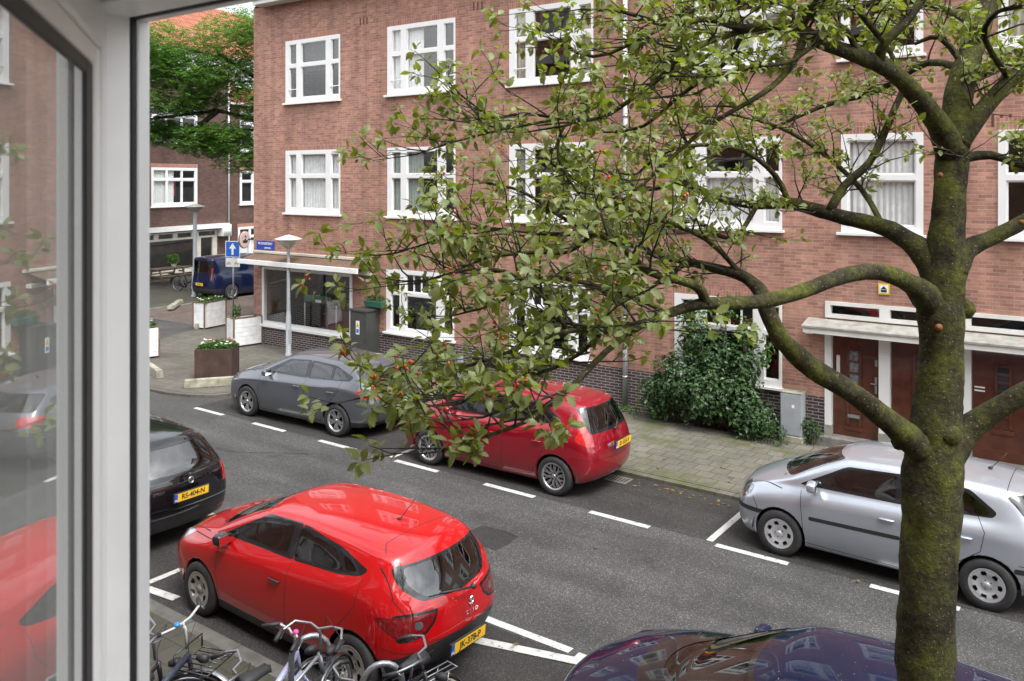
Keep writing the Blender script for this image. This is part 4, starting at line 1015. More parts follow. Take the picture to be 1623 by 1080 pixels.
    for e in be:
        m_ = (e.verts[0].co+e.verts[1].co)/2
        for ax in (S['ax'], S['bx']):
            if abs(math.hypot(m_.x-ax, m_.z-r)-(r+S.get('arch', .045))) < .01 and abs(m_.y) > .4: lip.append(e)
    ret = bmesh.ops.extrude_edge_only(bm, edges=lip)
    for v in [g for g in ret['geom'] if isinstance(g, bmesh.types.BMVert)]: v.co.y -= .07*(1 if v.co.y > 0 else -1)
    me = bpy.data.meshes.new('body'); bm.to_mesh(me); bm.free()
    for m_ in mats: me.materials.append(m_)
    o = bpy.data.objects.new('body', me); C.objects.link(o); o.parent = t
    W = max(S['w']); zb = S['z5'][K//2]
    # wheel wells, floor, seats, dashboard
    b = MB()
    for ax in (S['ax'], S['bx']):
        for s in (1, -1):
            n = 14; ra = r+.09
            vs = [];
            for i in range(n+1):
                a = PI*i/n-.0; vs += [(ax+ra*math.cos(a), s*(W-.06), r*.9+ra*math.sin(a)), (ax+ra*math.cos(a), s*(W-.36), r*.9+ra*math.sin(a))]
            b.add(vs, [(2*i, 2*i+1, 2*i+3, 2*i+2) for i in range(n)])
            b.add([(ax-ra, s*(W-.36), .2), (ax+ra, s*(W-.36), .2), (ax+ra, s*(W-.36), r*.9+ra), (ax-ra, s*(W-.36), r*.9+ra)], [(0, 1, 2, 3)])
    b.box(S['bx']-.1, S['ax']-.35, -W+.12, W-.12, .26, .32); b.box(S['bx']-.45, S['bx']+.3, -W+.2, W-.2, .32, zb-.16)
    b.build('underbody', M['dark'], t)
    if S.get('seats', True):
        hr = S.get('hr', 1.16)
        for (sx_, ys) in ((S['seatx'], (.36, -.36)), (S['seatx']-.85, (.38, 0, -.38))):
            for y in ys:
                b = MB(); b.cbox((0, 0, 0), (.5, .46, .16), Matrix.Translation((sx_+.22, y, .55))); b.cbox((0, 0, 0), (.14, .44, .6), Matrix.Translation((sx_-.08, y, .82)) @ Matrix.Rotation(R(-14), 4, 'Y'))
                b.cbox((0, 0, 0), (.09, .26, .17), Matrix.Translation((sx_-.2, y, hr))); b.build('seat', M['seat'], t, .05, 3)
        b = MB(); b.box(S['dashx']-.25, S['dashx']+.28, -W+.16, W-.16, .62, zb-.05); b.build('dashboard', M['trim'], t, .05, 3)
        b = MB(); Ms = Matrix.Translation((S['dashx']-.34, .36, zb-.06)) @ Matrix.Rotation(R(-65), 4, 'Y')
        b.tube([Ms @ Vector((.18*math.cos(a), .18*math.sin(a), 0)) for a in [i*PI/12 for i in range(24)]], .014, 6, closed=True); b.box(-.16, .16, -.03, .03, -.01, .01, Ms); b.build('steering_wheel', M['trim'], t)
    # wheels
    for ax in (S['ax'], S['bx']):
        for s in (1, -1): wheel(t, ax, s*(S['track']), r, S['wheel'], s, rr=S.get('rimr'))
    # mirrors
    mx_, mz = S['mirror']
    for s in (1, -1):
        ym = interp([(S['x'][::-1][i], S['w'][::-1][i]) for i in range(K)], mx_)*.9
        b = MB(); Mm = Matrix.Translation((mx_, s*(ym+.10), mz)) @ Matrix.Rotation(R(8)*s, 4, 'Z')
        b.box(-.055, .075, -.095, .095, -.065, .065, Mm); mo = b.build('side_mirror', [S.get('mirm', pm)], t, .05, 4)
        b = MB(); b.prism([(-.085, -.05), (.085, -.05), (.085, .05), (-.085, .05)], 0, .004, Mm @ Matrix.Translation((-.0565, 0, 0)) @ Matrix.Rotation(R(-90), 4, 'Y') @ Matrix.Rotation(R(90), 4, 'Z')); b.build('mirror_glass', M['chrome'], mo)
        b = MB(); b.tube([(mx_+.02, s*(ym-.05), mz-.075), (mx_+.01, s*(ym+.03), mz-.06), (mx_+.01, s*(ym+.08), mz-.04)], .02, 8)
        b.build('mirror_foot', M['trim'], mo)
    # wipers
    xw, zw = S['wipe']
    for y0, y1 in ((.55, -.08), (-.02, -.6)):
        b = MB(); b.tube([(xw-.0, y0, zw), (xw-.09, (y0+y1)/2, zw+.055), (xw-.06, y1, zw+.03)], .008, 6); b.build('wiper', M['trim'], t)
    if 'rwipe' in S:
        (y0, z0, x0), (y1, z1, x1) = S['rwipe']; b = MB(); b.tube([(x0, y0, z0), (x1, y1, z1)], [.014, .008], 6); b.cyl((x0+.03, y0, z0), (x0-.01, y0, z0), .025, 10); b.build('rear_wiper', M['trim'], t)
    if 'ant' in S:
        x0, z0, dx, dz = S['ant']; b = MB(); b.tube([(x0, 0, z0), (x0-.03, 0, z0+.03)], [.03, .012], 8); b.tube([(x0-.03, 0, z0+.03), (x0-.03+dx, 0, z0+.03+dz)], [.005, .003], 6); b.build('antenna', M['trim'], t)
    if 'plate' in S: plate(t, *S['plate'])
    return t
def hatch(xf, xr, W, H, ax, bx, wr, hz=.80, cz=1.0, cx=None, wx=None, wtz=None, rx=None, bz=(.93, 1.0, 1.08), low=.17, roofw=.60, tailz=.98, spoil=0., fb=.13, rb=.10, tailx=0., wbelt=.93, hood=.07, rail_rear=None, shoulder=.09, nosez=.66, fx=(-.04, -.01, 0, -.03, -.10), rxo=(.08, .03, 0, .02, .05), cap5=None, roofrear=None, taper=.9):
    """a hatchback or estate cage from the dimensions of the car (x forward, metres)"""
    cx = cx if cx is not None else xf-1.02; wx = wx if wx is not None else cx-.75; rx = rx if rx is not None else xr+.22
    wtz = wtz or H-.05; rr_ = roofrear or H-.13
    b0, b1, b2 = bz
    xs = [xf-.12, xf-.30, ax, cx-.02, cx-.45, wx-.1, (wx+rx)/2+.1, (wx+rx)/2-.45, bx-.02, xr+.30, xr+.09]
    w = [W*.80, W*.93, W*.985, W*.992, W, W, W, W, W*.992, W*.955, W*.86]
    z5 = [hz-.04, hz+.03, (hz+b0)/2+.045, b0, b0+(b1-b0)*.4, b1, b1+(b2-b1)*.35, b1+(b2-b1)*.7, b2, b2, tailz]
    if cap5: z5[-2] = cap5
    z4 = [nosez-.03, nosez+.04, b0-shoulder*1.7, b0-shoulder*1.35, b0-shoulder*1.2, b1-shoulder*1.2, b1-shoulder*1.1, b2-shoulder*1.3, b2-shoulder*1.4, b2-shoulder*1.8, tailz-.2]
    z3 = [.50, .53, .58, .60, .60, .60, .61, .62, .63, .62, .58]
    z2 = [.34, .34, .36, .36, .36, .36, .36, .36, .37, .38, .40]
    z1 = [low+.03, low, low, low, low, low, low, low, low+.02, low+.05, low+.08]
    w5 = [w_*wbelt for w_ in w]; w5[0] = w[0]*.9; w5[1] = w[1]*.9; w5[2] = w[2]*.90
    rw = roofw
    top = [(xf-.30, w[0]*.78, hz+.02, hz+.04, .10),
           (xf-.52, w[1]*.80, hz+.09, hz+.10+hood*.4, .10),
           (ax-.05, w[2]*.81, (hz+cz)/2+.07, (hz+cz)/2+.08+hood*.5, .08),
           (cx, w[3]*.83, cz-.01, cz+.03, .20),
           ((cx+wx)/2, W*(.83+rw/W)/2*1.02, (cz+wtz)/2+.0, (cz+wtz)/2+.05, .13),
           (wx, rw, wtz-.045, wtz+.005, .09)]
    for f_, hz_, ww in ((.27, H, 1.02), (.53, H-.003, 1.02), (.76, H*.62+(rr_+.01)*.38, .99), (.93, rr_+.018, .955)):
        top.append((wx+(rx-wx)*f_, rw*ww, hz_-.058, hz_, -.02 if f_ > .9 else 0))
    top.append((rx, rw*taper, rr_-.085, rr_-.02, -.07))
    return dict(x=xs, w=w, z1=z1, z2=z2, z3=z3, z4=z4, z5=z5, w5=w5, top=top, front=list(fx), rear=list(rxo), fbow=fb, rbow=-rb, cowl=3, wtop=5, ax=ax, bx=bx, wr=wr, track=W-.105)
def common(S, **kw): S.update(kw); return S

# ---- small red hatchback in front of us (Clio-like proportions)
def car_red():
    S = hatch(2.14, -1.92, .866, 1.455, 1.295, -1.295, .305, hz=.80, cz=1.02, cx=1.10, wx=.32, rx=-1.58, bz=(.98, 1.03, 1.14), low=.18, roofw=.605, tailz=.93, wtz=1.40, roofrear=1.385, taper=.98, rb=.17, fb=.17, hood=.08, shoulder=.10, rxo=(.10, .02, -.04, -.01, -.01))
    return common(S, wheel='cap6', rimr=.195, hz=.80, seatx=.05, dashx=.95, hr=1.13, mirror=(.80, 1.02), wipe=(1.22, 1.015), hm=M['trim'], mirm=M['gloss'], norearhandle=True,
        dlo=[[(.97, 1.0), (.30, 1.335), (-.3, 1.375), (-.3, 1.04)], [(-.299, 1.04), (-.299, 1.375), (-.95, 1.31), (-1.38, 1.20), (-1.30, 1.14), (-1.0, 1.09)]],
        sidewin=[([(.66, 1.055), (.30, 1.275), (-.18, 1.335), (-.18, 1.07)], 'carglass'), ([(.90, 1.025), (.70, 1.05), (.70, 1.10)], 'carglass'), ([(-.30, 1.075), (-.30, 1.335), (-.85, 1.285), (-1.06, 1.13), (-.9, 1.11)], 'carglass'), ([(-1.10, 1.14), (-1.0, 1.25), (-1.10, 1.24), (-1.24, 1.17)], 'cardark')],
        ws=(1.0, 1.4), wsx=(.2, 1.4), wspoly=([(-0.63, 1.035), (0.63, 1.035), (0.505, 1.365), (-0.505, 1.365)], [(-0.6, 1.0799999999999998), (0.6, 1.0799999999999998), (0.48, 1.345), (-0.48, 1.345)]),
        rwpoly=([(-.60, 1.255), (.60, 1.255), (.62, 1.10), (.47, .955), (.0, .925), (-.47, .955), (-.62, 1.10)], [(-.51, 1.235), (.51, 1.235), (.535, 1.10), (.42, .985), (0, .955), (-.42, .985), (-.535, 1.10)]),
        regions=[('lamp_surround', [(.31, .865), (.58, .885), (.74, .885), (.74, .645), (.60, .645), (.46, .68), (.37, .75)], yz_, 'rear2', 'gloss'), ('tail_lamp', [(.34, .84), (.58, .86), (.72, .86), (.72, .67), (.60, .67), (.48, .70), (.40, .76)], yz_, 'rear2', 'red_d'), ('reversing_lamp', [(.50, .80), (.58, .80), (.58, .73), (.50, .73)], yz_, 'rear2', 'clear_l'),
                 ('tail_lamp', [(-1.58, .865), (-2.05, .865), (-2.05, .66), (-1.80, .68), (-1.66, .77)], xz_, 'sides', 'red_d', .64),
                 ('headlight', [(1.55, .87), (1.78, .86), (2.06, .78), (2.12, .68), (1.92, .67), (1.74, .76)], xz_, 'sides', 'clear_l'),
                 ('trim', [(-.86, .46), (-.45, .56), (.45, .56), (.86, .46), (.8, .12), (-.8, .12)], yz_, 'rear', 'trim'),
                 ('grille', [(-.5, .45), (.5, .45), (.6, .30), (-.6, .30)], yz_, 'front', 'trim'), ('grille', [(-.62, .66), (.62, .66), (.3, .56), (-.3, .56)], yz_, 'front', 'gloss')],
        clad=lambda x: .30 if -.95 < x < .95 else .0,
        seams=[[(.93, .92), (.96, .60), (.90, .30), (-.27, .28), (-.30, 1.06)], [(-.27, .28), (-.90, .30), (-1.12, .66), (-1.33, .90), (-1.34, 1.13)], [(.98, 1.0), (.93, .92)], [(-1.66, .58), (-1.92, .52)], [(.93, .92), (1.55, .87)]],
        rseams=[[(.64, 1.24), (.70, 1.0), (.62, .84)], [(.50, .70), (.46, .58), (0, .555)]],
        tseams=[[(-1.36, 0), (-1.36, .44), (-1.46, .54)], [(1.25, .72), (1.9, .58)]],
        doors=[[(.98, 1.0), (.93, .92), (.96, .60), (.90, .30), (-.27, .28), (-.30, 1.06)], [(-.30, 1.06), (-.27, .28), (-.90, .30), (-1.12, .66), (-1.33, .90), (-1.34, 1.13), (-1.0, 1.09)]],
        rwipe=((-.1, .945, -2.06), (.34, 1.03, -2.0)), ant=(-1.1, 1.415, -.22, .26), plate=('JK-378-P', -2.075, .455, R(-6), -1))
yz_ = (1, 2); xz_ = (0, 2)
# ---- red compact MPV
def car_mpv():
    S = hatch(2.12, -1.98, .848, 1.53, 1.29, -1.31, .31, hz=.86, cz=1.08, cx=1.28, wx=.42, rx=-1.66, bz=(.98, 1.03, 1.12), low=.18, roofw=.58, tailz=.99, wtz=1.47, roofrear=1.46, rb=.14, fb=.2, hood=.1, rxo=(.04, -.02, -.04, .0, .04))
    return common(S, wheel='a10', rimr=.215, hz=.84, seatx=.05, dashx=1.05, hr=1.2, mirror=(.80, 1.06), wipe=(1.40, 1.075),
        dlo=[[(1.12, 1.03), (.44, 1.36), (-.3, 1.41), (-.3, 1.04)], [(-.299, 1.04), (-.299, 1.41), (-1.0, 1.38), (-1.36, 1.20), (-1.30, 1.14), (-1.0, 1.09)]],
        sidewin=[([(.78, 1.07), (.40, 1.32), (-.20, 1.375), (-.20, 1.075)], 'carglass'), ([(1.05, 1.05), (.85, 1.06), (.85, 1.13)], 'carglass'), ([(-.30, 1.08), (-.30, 1.375), (-.92, 1.35), (-1.0, 1.12)], 'cardark'), ([(-1.04, 1.13), (-.98, 1.33), (-1.27, 1.19)], 'cardark')],
        ws=(1.0, 1.4), wsx=(.3, 1.6), wspoly=([(-0.63, 1.095), (0.63, 1.095), (0.505, 1.43), (-0.505, 1.43)], [(-0.6, 1.14), (0.6, 1.14), (0.48, 1.41), (-0.48, 1.41)]),
        rwpoly=([(-.56, 1.375), (.56, 1.375), (.60, 1.04), (.56, 1.0), (-.56, 1.0), (-.60, 1.04)], [(-.52, 1.35), (.52, 1.35), (.56, 1.05), (-.56, 1.05)]), rwg='cardark',
        regions=[
                 ('tail_lamp', [(-1.50, .98), (-1.72, 1.16), (-1.76, 1.32), (-1.86, 1.32), (-2.2, .82), (-1.86, .83)], xz_, 'sides', 'red_l', .60),
                 ('headlight', [(1.50, .98), (1.85, .90), (2.02, .80), (1.98, .68), (1.80, .74)], xz_, 'sides', 'clear_l'),
                 ('grille', [(-.5, .45), (.5, .45), (.6, .30), (-.6, .30)], yz_, 'front', 'trim')],
        seams=[[(.95, .95), (.98, .60), (.92, .26), (-.30, .24), (-.31, 1.04)], [(-.30, .24), (-.88, .28), (-1.10, .68), (-1.20, .9), (-1.18, 1.12)], [(-1.2, .9), (-1.2, .9)], [(-1.66, .64), (-1.98, .62)], [(-1.40, .80), (-1.40, .92), (-1.54, .92), (-1.54, .80), (-1.40, .80)]],
        rseams=[[(.60, .98), (.66, .8), (.56, .62), (0, .60)]],
        tseams=[[(1.42, .70), (1.9, .6)], [(-1.40, 0), (-1.40, .5)]],
        doors=[[(1.12, 1.03), (.95, .95), (.98, .60), (.92, .26), (-.30, .24), (-.31, 1.04)], [(-.31, 1.04), (-.30, .24), (-.88, .28), (-1.10, .68), (-1.20, .9), (-1.18, 1.12)]],
        rwipe=((.08, 1.02, -2.03), (-.06, 1.15, -1.99)), plate=('JD-553-V', -2.13, .80, R(-3), -1))
# ---- dark grey hatchback with a long roof
def car_grey():
    S = hatch(2.22, -2.14, .896, 1.47, 1.33, -1.315, .318, hz=.80, cz=1.02, cx=1.02, wx=.22, rx=-1.66, bz=(.97, 1.01, 1.08), low=.17, roofw=.60, tailz=1.02, wtz=1.41, roofrear=1.38, rb=.15, fb=.14, rxo=(.05, -.02, -.05, -.02, .08))
    return common(S, c4=.55, wheel="a5", rimr=.215, hz=.86, seatx=-.05, dashx=.82, hr=1.15, mirror=(.68, 1.02), wipe=(1.16, 1.01),
        dlo=[[(.92, .995), (.24, 1.31), (-.42, 1.355), (-.42, 1.02)], [(-.419, 1.02), (-.419, 1.355), (-1.1, 1.33), (-1.62, 1.17), (-1.58, 1.09)]],
        sidewin=[([(.62, 1.045), (.24, 1.275), (-.33, 1.325), (-.33, 1.05)], 'carglass'), ([(-.46, 1.05), (-.46, 1.325), (-1.02, 1.30), (-1.06, 1.075)], 'carglass'), ([(-1.12, 1.08), (-1.10, 1.30), (-1.28, 1.25), (-1.50, 1.12)], 'carglass')],
        ws=(1.0, 1.4), wsx=(.1, 1.4), wspoly=([(-0.63, 1.035), (0.63, 1.035), (0.505, 1.375), (-0.505, 1.375)], [(-0.6, 1.0799999999999998), (0.6, 1.0799999999999998), (0.48, 1.355), (-0.48, 1.355)]),
        rwpoly=([(-.60, 1.29), (.60, 1.29), (.70, 1.03), (-.70, 1.03)], [(-.54, 1.265), (.54, 1.265), (.62, 1.06), (-.62, 1.06)]), rwg='cardark',
        regions=[
                 ('tail_lamp', [(-1.78, .96), (-2.3, .97), (-2.3, .80), (-1.95, .81)], xz_, 'sides', 'red_l', .5),
                 ('headlight', [(1.78, .80), (2.02, .79), (2.16, .72), (2.10, .64), (1.90, .68)], xz_, 'sides', 'clear_l'),
                 ('trim', [(-.9, .34), (.9, .34), (.8, .15), (-.8, .15)], yz_, 'rear', 'trim')],
        seams=[[(.92, .93), (.98, .60), (.92, .24), (-.40, .22), (-.42, 1.02)], [(-.40, .22), (-.92, .26), (-1.10, .62), (-1.36, .9), (-1.38, 1.08)], [(1.0, .80), (1.7, .76)], [(-1.8, .66), (-2.1, .64)]],
        rseams=[[(.66, 1.0), (.62, .60), (0, .58)]],
        tseams=[[(1.20, .74), (2.0, .56)], [(-1.44, 0), (-1.44, .5)]],
        doors=[[(.92, .995), (.92, .93), (.98, .60), (.92, .24), (-.40, .22), (-.42, 1.02)], [(-.42, 1.02), (-.40, .22), (-.92, .26), (-1.10, .62), (-1.36, .9), (-1.38, 1.08)]],
        ant=(-1.2, 1.44, -.06, .05))
# ---- silver supermini
def car_silver():
    S = hatch(1.98, -1.92, .825, 1.465, 1.235, -1.225, .30, hz=.83, cz=1.05, cx=1.10, wx=.42, rx=-1.55, bz=(.95, .98, 1.04), low=.19, roofw=.585, tailz=.96, wtz=1.41, roofrear=1.395, rb=.10, fb=.15, hood=.12, shoulder=.11, rxo=(.03, 0, -.03, 0, .02))
    return common(S, wheel='cap7', rimr=.19, hz=.80, seatx=.02, dashx=.90, hr=1.15, mirror=(.78, 1.03), wipe=(1.24, 1.02),
        dlo=[[(1.0, .985), (.40, 1.305), (-.3, 1.345), (-.3, 1.0)], [(-.299, 1.0), (-.299, 1.345), (-1.02, 1.32), (-1.32, 1.12), (-1.28, 1.06)]],
        sidewin=[([(.86, 1.035), (.38, 1.27), (-.20, 1.315), (-.20, 1.03)], 'carglass'), ([(-.36, 1.035), (-.36, 1.315), (-.80, 1.30), (-.88, 1.055)], 'carglass'), ([(-.96, 1.06), (-.88, 1.295), (-1.0, 1.28), (-1.24, 1.12), (-1.22, 1.075)], 'cardark')],
        ws=(1.0, 1.4), wsx=(.2, 1.5), wspoly=([(-0.63, 1.045), (0.63, 1.045), (0.505, 1.375), (-0.505, 1.375)], [(-0.6, 1.0899999999999999), (0.6, 1.0899999999999999), (0.48, 1.355), (-0.48, 1.355)]),
        rwpoly=([(-.57, 1.32), (.57, 1.32), (.66, .99), (-.66, .99)], [(-.52, 1.30), (.52, 1.30), (.60, 1.02), (-.60, 1.02)]),
        regions=[ ('tail_lamp', [(-1.70, .92), (-2.2, .92), (-2.2, .68), (-1.8, .70)], xz_, 'sides', 'red_l', .60),
                 ('headlight', [(1.62, .83), (1.78, .835), (2.1, .79), (2.1, .63), (1.80, .63), (1.66, .72)], xz_, 'sides', 'clear_l', .44),
                 ('grille', [(-.34, .74), (.34, .74), (.28, .60), (-.28, .60)], yz_, 'front', 'trim'), ('grille', [(-.6, .36), (.6, .36), (.6, .22), (-.6, .22)], yz_, 'front', 'trim'),
                 ('rubbing_strip', [(.84, .575), (.84, .625), (-.28, .64), (-.28, .59)], xz_, 'sides', 'trim'), ('rubbing_strip', [(-.32, .59), (-.32, .64), (-.86, .645), (-.84, .595)], xz_, 'sides', 'trim'),
                 ('bumper_strip', [(1.66, .50), (1.66, .56), (2.1, .56), (2.1, .50)], xz_, 'sides', 'trim'), ('bumper_strip', [(-1.5, .50), (-1.5, .56), (-2.1, .56), (-2.1, .50)], xz_, 'sides', 'trim'), ('bumper_strip', [(-.85, .56), (.85, .56), (.85, .50), (-.85, .50)], yz_, 'front', 'trim')],
        seams=[[(.96, .92), (.93, .60), (.90, .26), (-.30, .24), (-.30, 1.0)], [(-.30, .24), (-.86, .26), (-.92, .50), (-1.16, .68), (-1.20, .9), (-1.12, 1.05)], [(1.62, .70), (1.55, .58), (1.58, .5)], [(-1.55, .60), (-1.9, .58)], [(.90, .26), (.90, .20)]],
        rseams=[[(.62, .96), (.62, .60), (0, .58)]], tseams=[[(1.22, .72), (1.75, .56)], [(-1.40, 0), (-1.40, .5)]],
        doors=[[(1.0, .985), (.96, .92), (.93, .60), (.90, .26), (-.30, .24), (-.30, 1.0)], [(-.30, 1.0), (-.30, .24), (-.86, .26), (-.92, .50), (-1.16, .68), (-1.20, .9), (-1.12, 1.05)]],
        ant=(-1.15, 1.43, -.16, .2))
# ---- black estate, seen from behind
def car_black():
    S = hatch(2.25, -2.30, .865, 1.46, 1.30, -1.28, .318, hz=.80, cz=1.0, cx=1.05, wx=.25, rx=-1.84, bz=(.97, 1.0, 1.03), low=.17, roofw=.62, tailz=1.0, wtz=1.41, roofrear=1.41, rb=.10, fb=.14, rxo=(.02, -.03, -.06, -.03, -.03), taper=.95)
    return common(S, wheel='a5', rimr=.215, hz=.84, seatx=-.05, dashx=.85, hr=1.15, mirror=(.70, 1.02), wipe=(1.18, 1.0),
        dlo=[[(.92, .985), (.27, 1.30), (-.4, 1.34), (-.4, 1.01)], [(-.399, 1.01), (-.399, 1.34), (-1.2, 1.34), (-1.88, 1.26), (-1.80, 1.04)]],
        sidewin=[([(.64, 1.03), (.26, 1.27), (-.33, 1.315), (-.33, 1.04)], 'carglass'), ([(-.44, 1.04), (-.44, 1.315), (-1.05, 1.31), (-1.12, 1.05)], 'carglass'), ([(-1.18, 1.055), (-1.14, 1.31), (-1.7, 1.24), (-1.68, 1.07)], 'cardark')],
        ws=(1.0, 1.4), wsx=(.1, 1.4), wspoly=([(-0.63, 1.015), (0.63, 1.015), (0.505, 1.375), (-0.505, 1.375)], [(-0.6, 1.0599999999999998), (0.6, 1.0599999999999998), (0.48, 1.355), (-0.48, 1.355)]),
        rwpoly=([(-.61, 1.33), (.61, 1.33), (.70, .985), (-.70, .985)], [(-.55, 1.31), (.55, 1.31), (.64, 1.01), (-.64, 1.01)]),
        regions=[ ('tail_lamp', [(-2.08, .98), (-2.6, .98), (-2.6, .70), (-2.2, .72)], xz_, 'sides', 'red_l', .63),
                 ('reflector', [(.52, .40), (.74, .42), (.74, .37), (.52, .35)], yz_, 'rear2', 'red_d'),
                 ('headlight', [(1.78, .78), (2.02, .78), (2.2, .70), (2.12, .62), (1.90, .66)], xz_, 'sides', 'clear_l'), ('bumper_edge', [(-.8, .565), (.8, .565), (.8, .55), (-.8, .55)], yz_, 'rear', 'chrome')],
        seams=[[(.92, .93), (.98, .60), (.92, .24), (-.38, .22), (-.40, 1.01)], [(-.38, .22), (-.90, .26), (-1.06, .62), (-1.26, .9), (-1.22, 1.04)]],
        rseams=[[(.60, .98), (.60, .60), (0, .575)]], tseams=[[(1.20, .74), (2.0, .56)]],
        doors=[[(.92, .985), (.92, .93), (.98, .60), (.92, .24), (-.38, .22), (-.40, 1.01)], [(-.40, 1.01), (-.38, .22), (-.90, .26), (-1.06, .62), (-1.26, .9), (-1.22, 1.04)]],
        rwipe=((0, 1.0, -2.43), (-.42, 1.04, -2.42)), plate=('RS-404-N', -2.455, .74, R(-4), -1))
# ---- dark blue car, seen from above
def car_blue():
    S = hatch(2.12, -2.10, .87, 1.515, 1.26, -1.28, .31, hz=.82, cz=1.07, cx=.86, wx=.15, rx=-1.72, bz=(.96, 1.0, 1.08), low=.18, roofw=.62, tailz=.98, wtz=1.46, roofrear=1.45, fb=.22, hood=.12)
    return common(S, wheel='cap7', hz=.84, seatx=-.02, dashx=.95, hr=1.15, mirror=(.74, 1.03), wipe=(1.26, 1.01),
        dlo=[[(1.0, .99), (.26, 1.32), (-.35, 1.36), (-.35, 1.02)], [(-.349, 1.02), (-.349, 1.36), (-1.0, 1.34), (-1.42, 1.20), (-1.38, 1.10)]],
        sidewin=[([(.70, 1.04), (.26, 1.285), (-.26, 1.33), (-.26, 1.05)], 'carglass'), ([(-.40, 1.06), (-.40, 1.33), (-1.0, 1.31), (-1.2, 1.12)], 'carglass')],
        ws=(1.0, 1.4), wsx=(.1, 1.5), wspoly=([(-0.63, 1.035), (0.63, 1.035), (0.505, 1.38), (-0.505, 1.38)], [(-0.6, 1.0799999999999998), (0.6, 1.0799999999999998), (0.48, 1.3599999999999999), (-0.48, 1.3599999999999999)]),
        rwpoly=([(-.58, 1.30), (.58, 1.30), (.66, 1.0), (-.66, 1.0)], [(-.52, 1.28), (.52, 1.28), (.60, 1.03), (-.60, 1.03)]),
        regions=[('tail_lamp', [(-1.7, .96), (-2.3, .96), (-2.3, .72), (-1.85, .74)], xz_, 'sides', 'red_l', .62), ('headlight', [(1.52, .84), (1.78, .84), (2.04, .76), (2.06, .66), (1.80, .70)], xz_, 'sides', 'clear_l'),
                 ('grille', [(-.5, .45), (.5, .45), (.6, .28), (-.6, .28)], yz_, 'front', 'trim')],
        seams=[[(.95, .93), (.98, .60), (.92, .26), (-.33, .24), (-.35, 1.02)], [(-.33, .24), (-.88, .28), (-1.08, .66), (-1.28, .9), (-1.3, 1.08)]], rseams=[[(.60, .98), (.58, .62), (0, .6)]],
        tseams=[[(1.30, .70), (1.86, .50)], [(.18, .50), (-1.4, .47)]],
        doors=[[(1.0, .99), (.95, .93), (.98, .60), (.92, .26), (-.33, .24), (-.35, 1.02)], [(-.35, 1.02), (-.33, .24), (-.88, .28), (-1.08, .66), (-1.28, .9), (-1.3, 1.08)]],
        ant=(-1.2, 1.43, -.1, .12))
# ---- dark blue van in the side street
def car_van():
    S = hatch(2.20, -2.20, .90, 1.84, 1.35, -1.30, .33, hz=.98, cz=1.22, cx=1.42, wx=.75, rx=-2.10, bz=(1.10, 1.14, 1.16), low=.2, roofw=.72, tailz=1.12, wtz=1.74, roofrear=1.80, rb=.05, fb=.14, rxo=(.02, -.02, -.03, 0, .02), taper=.98)
    return common(S, wheel='a15', rimr=.225, hz=.98, seatx=.35, dashx=1.2, hr=1.35, mirror=(1.05, 1.22), wipe=(1.55, 1.21), seats=False,
        dlo=[[(1.3, 1.17), (.70, 1.66), (-.05, 1.70), (-.05, 1.17)]], sidewin=[([(1.15, 1.2), (.66, 1.60), (0, 1.64), (0, 1.2)], 'carglass')],
        ws=(1.2, 1.7), wsx=(.6, 1.9), wspoly=([(-.72, 1.235), (.72, 1.235), (.62, 1.69), (-.62, 1.69)], [(-.69, 1.27), (.69, 1.27), (.59, 1.67), (-.59, 1.67)]),
        rwpoly=([(-.66, 1.66), (.66, 1.66), (.68, 1.12), (-.68, 1.12)], [(-.60, 1.62), (.60, 1.62), (.62, 1.18), (-.62, 1.18)]), rwg='cardark',
        regions=[ ('tail_lamp', [(-2.05, 1.36), (-2.4, 1.36), (-2.4, .84), (-2.12, .84)], xz_, 'sides', 'red_l', .60), ('trim', [(-.9, .50), (.9, .50), (.8, .15), (-.8, .15)], yz_, 'rear', 'trim'),
                 ('headlight', [(1.78, .96), (2.0, .93), (2.12, .84), (2.06, .74), (1.84, .82)], xz_, 'sides', 'clear_l')],
        seams=[[(1.1, 1.12), (1.08, .6), (.96, .28), (-.05, .26), (-.06, 1.72)], [(-.12, .28), (-.12, 1.7)], [(-.85, .6), (-.85, 1.7)], [(-.1, 1.12), (-2.0, 1.12)]], rseams=[[(0, 1.7), (0, .5)], [(.72, 1.68), (.76, .55), (0, .52)]], tseams=[],
        doors=[[(1.1, 1.12), (1.08, .6), (.96, .28), (-.05, .26), (-.06, 1.72), (.7, 1.7), (1.3, 1.17)]], plate=('VK-81-B', -2.27, .68, 0, -1))
P_red = paint('tomato_red_paint', (.40, .004, .006), 0, .3); P_wine = paint('metallic_wine_red_paint', (.26, .006, .016), .25, .3)
P_grey = paint('metallic_dark_grey_paint', (.125, .132, .152), .55, .32); P_silver = paint('metallic_silver_blue_paint', (.50, .54, .60), .7, .3)
P_black = paint('black_paint', (.006, .006, .008), 0, .2, spots=.05); P_blue = paint('metallic_dark_blue_paint', (.003, .009, .036), .05, .45, spots=.13, coat_ior=1.45); P_van = paint('navy_paint', (.004, .009, .038), .0, .4, coat_ior=1.45)
